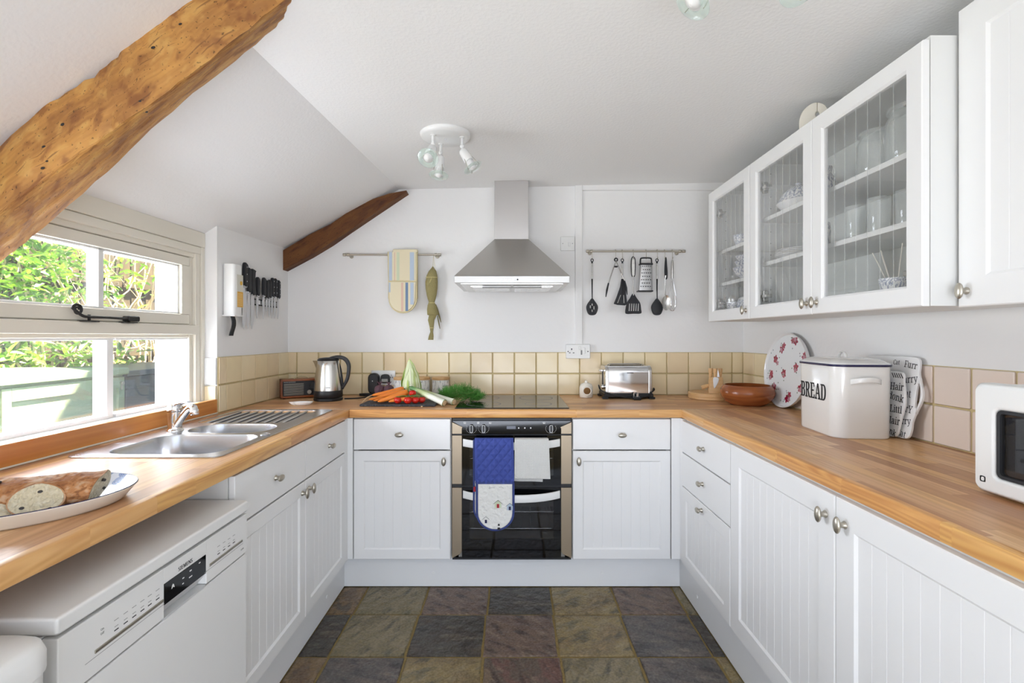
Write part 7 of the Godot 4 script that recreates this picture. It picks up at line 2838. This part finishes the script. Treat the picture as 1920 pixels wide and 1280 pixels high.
	for p in rrect(0.072, 0.030, 0.008, 3):
		r1.append(Vector3(p.x, Y.call(496), -p.y + 0.004))
	g.loft([r0, r1], false, false)
	var body := part(o, "body", g, M.blade)
	g = G.new()
	for row in 7:
		for k in 5:
			var f := row / 6.0
			var x := (-0.027 + k * 0.0135 + (0.0065 if row % 2 else 0.0)) * lerpf(0.9, 1.05, f) - 0.008 * f
			if row % 2 and k == 4:
				continue
			g.ball(Vector3(x, Y.call(500.0 + row * 6.3), 0.0195 + 0.0085 * f), Vector3(0.0038, 0.0030, 0.0018), 6, 4)
	part(body, "grating_teeth", g, M.soft_black)
	g = G.new()
	g.slab(Vector3(-0.040, Y.call(497.5), -0.014), Vector3(0.038, Y.call(494), 0.024), 0.003)
	g.tube(curve3([Vector3(-0.034, Y.call(495), 0.004), Vector3(-0.033, Y.call(487), 0.004), Vector3(-0.024, Y.call(484), 0.004), Vector3(0.024, Y.call(484), 0.004), Vector3(0.033, Y.call(487), 0.004), Vector3(0.034, Y.call(495), 0.004)], 4), 0.0045, 8)
	part(o, "handle", g, M.black)
	g = G.new()
	g.slab(Vector3(-0.054, Y.call(547.5), -0.014), Vector3(0.037, Y.call(545), 0.031), 0.002)
	part(o, "base_rim", g, M.black)
	# steel serving spoon with a black handle
	o = thing("serving_spoon", "steel serving spoon with a black handle next to the whisk", "spoon", root.call(1247.0) * mv(0, 0, 0.010), "utensils hanging on the rail")
	g = G.new()
	g.ext(curve([Vector2(-0.003, Y.call(484)), Vector2(0.004, Y.call(484)), Vector2(0.008, Y.call(498)), Vector2(0.011, Y.call(512)), Vector2(0.008, Y.call(523)), Vector2(-0.006, Y.call(523)), Vector2(-0.009, Y.call(508)), Vector2(-0.007, Y.call(494))], 4), -0.004, 0.004, 0.002)
	part(o, "handle", g, M.black)
	g = G.new()
	g.tube([Vector3(0.0, Y.call(517), 0.004), Vector3(-0.002, Y.call(525), 0.0), Vector3(-0.004, Y.call(548), 0.002), Vector3(-0.006, Y.call(556), 0.004)], [0.006, 0.0045, 0.004, 0.005], 8, 0.5)
	part(o, "shaft", g, M.brushed)
	g = G.new()
	var rings := []
	for q in [[-0.002, 0.25], [0.0, 0.7], [0.006, 0.95], [0.010, 1.0], [0.0095, 0.96], [0.004, 0.7], [0.002, 0.2]]:
		var ring := PackedVector3Array()
		for p in oval(0.027, 0.046, 24):
			ring.append(Vector3(p.x * q[1] + 0.001, Y.call(568) + p.y * q[1], q[0]))
		rings.append(ring)
	g.loft(rings, true, true, 0.2)
	part(o, "bowl", g, M.brushed)
	# whisk
	o = thing("balloon_whisk", "steel balloon whisk at the right end of the rail", "whisk", root.call(1260.0), "utensils hanging on the rail")
	g = G.new()
	g.tube([Vector3(0, Y.call(487), 0), Vector3(0, Y.call(490), 0), Vector3(0, Y.call(505), 0), Vector3(0, Y.call(522), 0)], [0.004, 0.0078, 0.0085, 0.0080], 14)
	part(o, "handle", g, M.brushed)
	g = G.new()
	for k in 6:
		var a := PI * k / 6
		var c := cos(a)
		var sn := sin(a)
		var half := []
		for e in [[0.004, 522.0], [0.014, 540.0], [0.026, 562.0], [0.024, 574.0], [0.012, 581.0], [0.0, 583.0], [-0.012, 581.0], [-0.024, 574.0], [-0.026, 562.0], [-0.014, 540.0], [-0.004, 522.0]]:
			half.append(Vector3(e[0] * c, Y.call(e[1]), e[0] * sn * 0.8))
		g.tube(curve3(half, 3), 0.0009, 5)
	part(o, "wires", g, M.chrome)


func left_wall_items() -> void:
	# local x is the distance from the camera, local z points into the room
	var lf := Transform3D(Basis(Vector3.UP, PI / 2), Vector3(XL, 0, 0))
	var o := thing("fire_blanket", "white wall case with yellow printed panel and a black pull strap", "fire blanket", lf * mv(2.393, 0, 0))
	var g := G.new()
	var pl := rrect(0.074, 0.060, 0.016, 6)
	var rings := []
	for q in [[1.377, 0.97], [1.380, 1.0], [1.619, 1.0], [1.623, 0.96]]:
		rings.append(ring_at(pl, q[0], Vector2(q[1], q[1]), Vector2(0, -0.0305)))
	g.loft(rings)
	part(o, "case", g, M.plastic)
	part(o, "bottom_cap", bx(Vector3(-0.038, 1.371, 0.0), Vector3(0.038, 1.378, 0.062), 0.002), M.plastic)
	var lb := part(o, "printed_panel", bx(Vector3(-0.015, 1.415, 0.058), Vector3(0.037, 1.575, 0.0612)), mat(Color("d9d6c8"), 0.5))
	part(lb, "yellow_block", bx(Vector3(-0.014, 1.417, 0.0605), Vector3(0.036, 1.492, 0.0618)), mat(Color("e0a93c"), 0.5))
	g = G.new()
	for k in 9:
		g.slab(Vector3(-0.010, 1.425 + k * 0.007, 0.0612), Vector3(0.028, 1.4268 + k * 0.007, 0.0622))
	part(lb, "print_lines", g, mat(Color("f0d8a0"), 0.6))
	g = G.new()
	g.cyl(Vector3(0.020, 1.535, 0.0605), Vector3(0.020, 1.535, 0.0622), 0.010, 16)
	part(lb, "print_disc", g, mat(Color("e5b640"), 0.5))
	g = G.new()
	var fn := func(u: float, v: float) -> Vector3: return Vector3(lerpf(-0.014, 0.020, u) + 0.003 * sin(v * 5.0), 1.375 - 0.098 * v, 0.030 + 0.006 * sin(v * 4.0) + 0.004 * sin(u * 6.0))
	g.sheet(6, 14, fn, Vector3(0, 0, -0.004), 1.0)
	part(o, "pull_strap", g, M.soft_black)
	# magnetic rack and its knives
	o = thing("magnetic_knife_rack", "horizontal magnetic knife rack on the left wall", "knife rack", lf)
	part(o, "strip", bx(Vector3(2.50, 1.442, 0.0), Vector3(2.905, 1.476, 0.014), 0.002), M.soft_black)
	part(o, "steel_face", bx(Vector3(2.505, 1.447, 0.012), Vector3(2.90, 1.471, 0.0155), 0.001), M.brushed)
	var list := [
		[458.7, 493.0, 535.0, 617.0, 0.034, 0.042, 1, "largest riveted kitchen knife at the left of the rack"],
		[465.8, 503.0, 546.0, 616.0, 0.030, 0.030, 0, "long carving knife second from the left on the rack"],
		[473.3, 505.0, 550.0, 617.0, 0.034, 0.032, 2, "bread knife with a hooked black handle third from the left"],
		[482.3, 520.0, 553.0, 597.0, 0.026, 0.020, 0, "medium knife standing alone fourth from the left"],
		[494.0, 521.0, 553.0, 598.0, 0.026, 0.022, 0, "medium knife standing alone fifth from the left"],
		[500.0, 526.0, 558.0, 584.0, 0.024, 0.018, 0, "short knife sixth from the left on the rack"],
		[504.8, 525.0, 557.0, 594.0, 0.024, 0.018, 0, "smooth handled knife just left of the three riveted ones"],
		[510.0, 521.5, 555.0, 597.0, 0.024, 0.018, 1, "first of the three small riveted knives at the right"],
		[515.3, 522.5, 555.0, 597.0, 0.024, 0.018, 1, "middle of the three small riveted knives at the right"],
		[521.3, 526.0, 558.0, 598.0, 0.024, 0.018, 1, "rightmost small riveted knife at the end of the rack"]]
	for q in list:
		var d: float = (-XL - 0.022) * F / (960.0 - q[0])
		var k := thing("kitchen_knife", q[7], "knife", lf * mv(d, 1.275, 0.017), "knives on the magnetic rack")
		var y0: float = (630.0 - q[1]) * d / F
		var y1: float = (630.0 - q[2]) * d / F
		var y2: float = (630.0 - q[3]) * d / F
		var hw: float = q[4] / 2
		g = G.new()
		var hs: Array
		if q[6] == 2:
			hs = [Vector2(-hw, y1), Vector2(hw * 1.2, y1 - 0.004), Vector2(hw * 1.1, y1 + 0.012), Vector2(hw * 0.7, (y0 + y1) / 2), Vector2(hw * 0.9, y0 - 0.016), Vector2(hw * 1.3, y0 - 0.006), Vector2(0, y0), Vector2(-hw, y0 - 0.010)]
		else:
			hs = [Vector2(-hw * 0.9, y1), Vector2(hw * 0.9, y1), Vector2(hw, (y0 + y1) / 2), Vector2(hw * 1.05, y0 - 0.014), Vector2(hw * 0.3, y0), Vector2(-hw * 0.8, y0 - 0.003), Vector2(-hw, (y0 + y1) / 2)]
		g.ext(curve(hs, 3), -0.001, 0.017, 0.004)
		var h := part(k, "handle", g, M.soft_black)
		if q[6] == 1:
			for f in [0.18, 0.5, 0.82]:
				g = G.new()
				g.cyl(Vector3(0, lerpf(y1, y0, f), 0.016), Vector3(0, lerpf(y1, y0, f), 0.0182), 0.003, 10)
				part(h, "rivet", g, M.chrome)
		g = G.new()
		g.slab(Vector3(-hw * 0.8, y1 - 0.010, 0.002), Vector3(hw * 0.8, y1 + 0.001, 0.013), 0.002)
		part(k, "bolster", g, M.blade)
		g = G.new()
		var bw: float = q[5] / 2
		g.ext(curve([Vector2(-bw, y1 - 0.008), Vector2(-bw, lerpf(y1, y2, 0.5)), Vector2(-bw * 0.9, lerpf(y1, y2, 0.85)), Vector2(-bw * 0.4, y2), Vector2(bw * 0.1, lerpf(y1, y2, 0.92)), Vector2(bw, lerpf(y1, y2, 0.62)), Vector2(bw, y1 - 0.008)], 3), 0.004, 0.0062, 0.0006)
		part(k, "blade", g, M.blade)


# ---------------------------------------------------------------- ceiling lamps, crockery

func ceiling_lamp(label: String, c: Vector3, heads: Array) -> void:
	var o := thing("ceiling_spotlight", label, "ceiling light", mv(c.x, c.y, c.z), "three headed ceiling spotlights")
	var g := G.new()
	g.lathe([Vector2(0, -0.026), Vector2(0.095, -0.026), Vector2(0.108, -0.022), Vector2(0.114, -0.012), Vector2(0.115, 0.002), Vector2(0, 0.004)], 48, 0.5)
	part(o, "rose", g, M.gloss_white)
	g = G.new()
	g.cyl(Vector3(0, -0.025, 0), Vector3(0, -0.028, 0), 0.006, 10)
	part(o, "screw", g, M.chrome)
	for q in heads:
		var b: Vector3 = q[0]
		var dir: Vector3 = q[1].normalized()
		g = G.new()
		g.cyl(b + Vector3(0, -0.024, 0), b + Vector3(0, -0.030, 0), 0.012, 16, 0.002)
		g.cyl(b + Vector3(0, -0.030, 0), b + Vector3(0, -0.064, 0), 0.006, 12)
		g.ball(b + Vector3(0, -0.068, 0), Vector3(0.010, 0.010, 0.010), 14, 8)
		var joint: Vector3 = b + Vector3(0, -0.068, 0)
		var back: Vector3 = joint + dir * 0.012 + Vector3(0, -0.014, 0)
		g.cyl(joint, back, 0.006, 10)
		part(o, "arm", g, M.gloss_white)
		g = G.new()
		g.tube([back - dir * 0.012, back - dir * 0.008, back, back + dir * 0.052], [0.008, 0.016, 0.020, 0.0225], 24)
		var hd := part(o, "spot_head", g, M.gloss_white)
		g = G.new()
		var p := back + dir * 0.052
		g.tube([p - dir * 0.002, p + dir * 0.010, p + dir * 0.026, p + dir * 0.038, p + dir * 0.044], [0.014, 0.016, 0.021, 0.017, 0.004], 20)
		part(hd, "bulb", g, M.bulb)
		var x := dir.cross(Vector3(0.3, 1, 0.2)).normalized()
		var y := dir.cross(x)
		g = G.new()
		var dp := p + dir * 0.034
		for k in 3:
			var a := TAU * k / 3 + 0.4
			var e := x * cos(a) + y * sin(a)
			g.tube([p - dir * 0.012 + e * 0.022, p + dir * 0.012 + e * 0.027, dp + e * 0.032, dp + dir * 0.006 + e * 0.032], 0.0014, 6)
		part(hd, "clips", g, M.nickel)
		g = G.new()
		g.xf = Transform3D(Basis(x, dir, x.cross(dir)), dp)
		g.lathe([Vector2(0.023, 0.0), Vector2(0.044, 0.0), Vector2(0.0455, 0.002), Vector2(0.044, 0.004), Vector2(0.023, 0.004), Vector2(0.023, 0.0)], 36, 0.5)
		part(hd, "glass_disc", g, M.green_glass)


func build_ceiling_lamps() -> void:
	ceiling_lamp("white three headed ceiling spotlight in the middle of the ceiling", Vector3(-0.304, 2.201, -2.24), [
		[Vector3(-0.050, 0, 0.045), Vector3(-0.10, -0.70, 0.66)], [Vector3(-0.03, 0, -0.060), Vector3(-0.06, -0.97, 0.2)], [Vector3(0.078, 0, 0.02), Vector3(0.50, -0.85, 0.10)]])
	ceiling_lamp("white ceiling spotlight with green glass discs cut by the top edge of the photo", Vector3(0.56, 2.214, -1.17), [
		[Vector3(0.066, 0, 0.03), Vector3(0.10, -0.8, 0.55)], [Vector3(-0.075, 0, 0.02), Vector3(-0.50, -0.62, 0.02)], [Vector3(0.01, 0, 0.075), Vector3(0.2, -0.3, 0.9)]])


func cup(x: float, y: float, d: float, label: String) -> void:
	var o := thing("cup", label, "cup", ry(40.0, Vector3(x, y, -d)), "blue patterned crockery in the glazed cabinets")
	var g := G.new()
	g.lathe([Vector2(0, 0), Vector2(0.022, 0), Vector2(0.026, 0.004), Vector2(0.036, 0.030), Vector2(0.039, 0.058), Vector2(0.0375, 0.058), Vector2(0.034, 0.030), Vector2(0.022, 0.008), Vector2(0, 0.006)], 28)
	part(o, "bowl", g, M.willow)
	g = G.new()
	g.tube(curve3([Vector3(0.036, 0.048, 0), Vector3(0.055, 0.046, 0), Vector3(0.056, 0.026, 0), Vector3(0.034, 0.018, 0)], 5), 0.0035, 8, 0.7)
	part(o, "handle", g, M.white_china)


func bowl(x: float, y: float, d: float, r: float, h: float, label: String) -> void:
	var g := G.new()
	g.lathe([Vector2(0, 0), Vector2(r * 0.5, 0), Vector2(r * 0.52, h * 0.08), Vector2(r * 0.85, h * 0.45), Vector2(r, h), Vector2(r * 0.97, h), Vector2(r * 0.8, h * 0.45), Vector2(r * 0.45, h * 0.15), Vector2(0, h * 0.13)], 32)
	solo("bowl", label, "bowl", g, M.willow, mv(x, y, -d), "blue patterned crockery in the glazed cabinets")


func glass(called: String, x: float, y: float, d: float, r: float, h: float, label: String) -> void:
	var g := G.new()
	g.lathe([Vector2(0, 0), Vector2(r * 0.85, 0), Vector2(r * 0.9, 0.004), Vector2(r, h), Vector2(r - 0.0022, h), Vector2(r * 0.86, 0.010), Vector2(0, 0.009)], 28)
	solo(called, label, "glass", g, M.clear_glass, mv(x, y, -d), "glassware on the cabinet shelves")


func build_crockery() -> void:
	var grp := "blue patterned crockery in the glazed cabinets"
	# shelf tops
	var s0 := 1.401
	var s1 := 1.572
	var s2 := 1.752
	# corner cabinet
	cup(1.205, s0, 2.66, "small blue patterned cup at the left of the corner cabinet bottom")
	var o := thing("sugar_pot", "low blue patterned pot with lid on the corner cabinet bottom", "pot", mv(1.225, s0, -2.53), grp)
	var g := G.new()
	g.lathe([Vector2(0, 0), Vector2(0.045, 0), Vector2(0.058, 0.012), Vector2(0.060, 0.050), Vector2(0.054, 0.062), Vector2(0, 0.062)], 32)
	part(o, "body", g, M.willow)
	g = G.new()
	g.lathe([Vector2(0.0, 0.062), Vector2(0.057, 0.062), Vector2(0.050, 0.072), Vector2(0.02, 0.082), Vector2(0.008, 0.084), Vector2(0.010, 0.094), Vector2(0, 0.097)], 32, 0.4)
	part(o, "lid", g, M.white_china)
	bowl(1.24, s1, 2.545, 0.088, 0.058, "largest patterned bowl at the bottom of the corner cabinet stack")
	bowl(1.24, s1 + 0.046, 2.545, 0.078, 0.045, "middle patterned bowl of the corner cabinet stack")
	bowl(1.24, s1 + 0.078, 2.545, 0.074, 0.042, "top patterned bowl of the corner cabinet stack")
	cup(1.215, s2, 2.60, "blue patterned cup on the corner cabinet top shelf, left one")
	cup(1.235, s2, 2.49, "blue patterned cup on the corner cabinet top shelf beside a saucer stack")
	for k in 3:
		g = G.new()
		g.lathe([Vector2(0, 0), Vector2(0.035, 0), Vector2(0.04, 0.003), Vector2(0.072, 0.012), Vector2(0.071, 0.014), Vector2(0.038, 0.006), Vector2(0, 0.005)], 32)
		solo("saucer", ["lowest saucer under the cup in the corner cabinet", "middle saucer of the stack in the corner cabinet", "top saucer of the stack in the corner cabinet"][k], "saucer", g, M.willow, mv(1.28, s2 + k * 0.006, -2.42), grp)
	# middle bay
	s1 = 1.617
	s2 = 1.821
	o = thing("covered_dish", "oval covered vegetable dish with patterned dome lid in the middle cabinet", "dish", ry(90, Vector3(1.262, s2, -2.16)), grp)
	g = G.new()
	g.lathe([Vector2(0, 0), Vector2(0.055, 0), Vector2(0.060, 0.006), Vector2(0.084, 0.030), Vector2(0.096, 0.044), Vector2(0.090, 0.046), Vector2(0, 0.046)], 36, 0.5, Vector2(1.1, 0.85))
	part(o, "base", g, M.white_china)
	g = G.new()
	g.lathe([Vector2(0.092, 0.046), Vector2(0.088, 0.054), Vector2(0.074, 0.082), Vector2(0.045, 0.105), Vector2(0.014, 0.114), Vector2(0.010, 0.120), Vector2(0.014, 0.126), Vector2(0, 0.130)], 36, 0.4, Vector2(1.1, 0.85))
	part(o, "lid", g, M.willow)
	o = thing("patterned_jug", "tall blue patterned jug on the middle cabinet top shelf", "jug", ry(70, Vector3(1.25, s2, -1.975)), grp)
	g = G.new()
	g.lathe([Vector2(0, 0), Vector2(0.040, 0), Vector2(0.052, 0.015), Vector2(0.056, 0.045), Vector2(0.042, 0.085), Vector2(0.030, 0.105), Vector2(0.034, 0.130), Vector2(0.032, 0.130), Vector2(0.028, 0.105), Vector2(0, 0.09)], 32, 0.4)
	part(o, "body", g, M.willow)
	g = G.new()
	g.tube(curve3([Vector3(0.032, 0.120, 0), Vector3(0.060, 0.118, 0), Vector3(0.070, 0.085, 0), Vector3(0.052, 0.045, 0)], 6), 0.005, 8, 0.7)
	part(o, "handle", g, M.white_china)
	for k in 4:
		g = G.new()
		g.lathe([Vector2(0, 0), Vector2(0.06, 0), Vector2(0.066, 0.003), Vector2(0.105, 0.016), Vector2(0.1035, 0.018), Vector2(0.064, 0.006), Vector2(0, 0.005)], 40)
		solo("plate", ["lowest plate of the stack in the middle cabinet", "second plate up of the stack in the middle cabinet", "third plate up of the stack in the middle cabinet", "top plate of the stack in the middle cabinet"][k], "plate", g, M.white_china, mv(1.275, s1 + k * 0.0068, -2.16), grp)
	g = G.new()
	g.lathe([Vector2(0, 0), Vector2(0.044, 0), Vector2(0.048, 0.004), Vector2(0.050, 0.08), Vector2(0.046, 0.112), Vector2(0.043, 0.112), Vector2(0.045, 0.02), Vector2(0, 0.01)], 32)
	solo("patterned_jar", "straight sided blue patterned jar beside the plate stack", "jar", g, M.willow, mv(1.235, s1, -1.99), grp)
	for k in 2:
		g = G.new()
		g.ext(rrect(0.30, 0.19, 0.02), -0.004, 0.004, 0.002)
		solo("serving_tray", ["clear glass tray lying on the floor of the middle cabinet", "upper clear glass tray on the floor of the middle cabinet"][k], "tray", g, M.clear_glass, Transform3D(Basis(Vector3.UP, PI / 2) * Basis(Vector3(1, 0, 0), PI / 2), Vector3(1.26, s0 + 0.006 + k * 0.012, -2.09)))
	# near bay: glass jars, tumblers, reed diffuser
	for q in [[1.262, 1.70, 0.058, 0.165, "clear glass storage jar on the top shelf, further back"], [1.255, 1.555, 0.060, 0.185, "clear glass storage jar on the top shelf, nearest the camera"]]:
		o = thing("glass_jar", q[4], "jar", mv(q[0], s2, -q[1]), "glassware on the cabinet shelves")
		var r: float = q[2]
		var h: float = q[3]
		g = G.new()
		g.lathe([Vector2(0, 0), Vector2(r * 0.9, 0), Vector2(r, 0.008), Vector2(r, h * 0.72), Vector2(r * 0.8, h * 0.85), Vector2(r * 0.8, h * 0.9), Vector2(r * 0.76, h * 0.9), Vector2(r * 0.95, h * 0.7), Vector2(r * 0.94, 0.012), Vector2(0, 0.010)], 32)
		part(o, "body", g, M.clear_glass)
		g = G.new()
		g.lathe([Vector2(0, h * 0.9), Vector2(r * 0.92, h * 0.9), Vector2(r * 0.94, h * 0.93), Vector2(r * 0.9, h * 0.97), Vector2(0, h)], 32)
		part(o, "lid", g, M.clear_glass)
	glass("tumbler", 1.215, s1, 1.735, 0.032, 0.115, "tall clear tumbler furthest from the camera on the middle shelf")
	glass("tumbler", 1.23, s1, 1.645, 0.034, 0.120, "tall clear tumbler second from the back on the middle shelf")
	glass("tumbler", 1.27, s1, 1.575, 0.034, 0.125, "tall clear tumbler third from the back on the middle shelf")
	glass("tumbler", 1.245, s1, 1.495, 0.036, 0.135, "tall ribbed tumbler nearest the camera on the middle shelf")
	glass("glass_dish", 1.225, s0, 1.71, 0.045, 0.030, "low clear glass dish on the bottom of the near cabinet")
	o = thing("reed_diffuser", "blue patterned pot with white reeds on the bottom of the near cabinet", "diffuser", mv(1.225, s0, -1.565))
	g = G.new()
	g.lathe([Vector2(0, 0), Vector2(0.032, 0), Vector2(0.038, 0.006), Vector2(0.044, 0.045), Vector2(0.046, 0.058), Vector2(0.043, 0.058), Vector2(0.036, 0.012), Vector2(0, 0.008)], 32)
	part(o, "pot", g, M.willow)
	for k in 7:
		var a := TAU * k / 7 + 0.3
		g = G.new()
		g.tube([Vector3(cos(a) * 0.008, 0.010, sin(a) * 0.008), Vector3(cos(a) * 0.055, 0.135 + 0.012 * (k % 3), sin(a) * 0.07)], 0.0016, 6)
		part(o, "reed", g, M.ceramic)
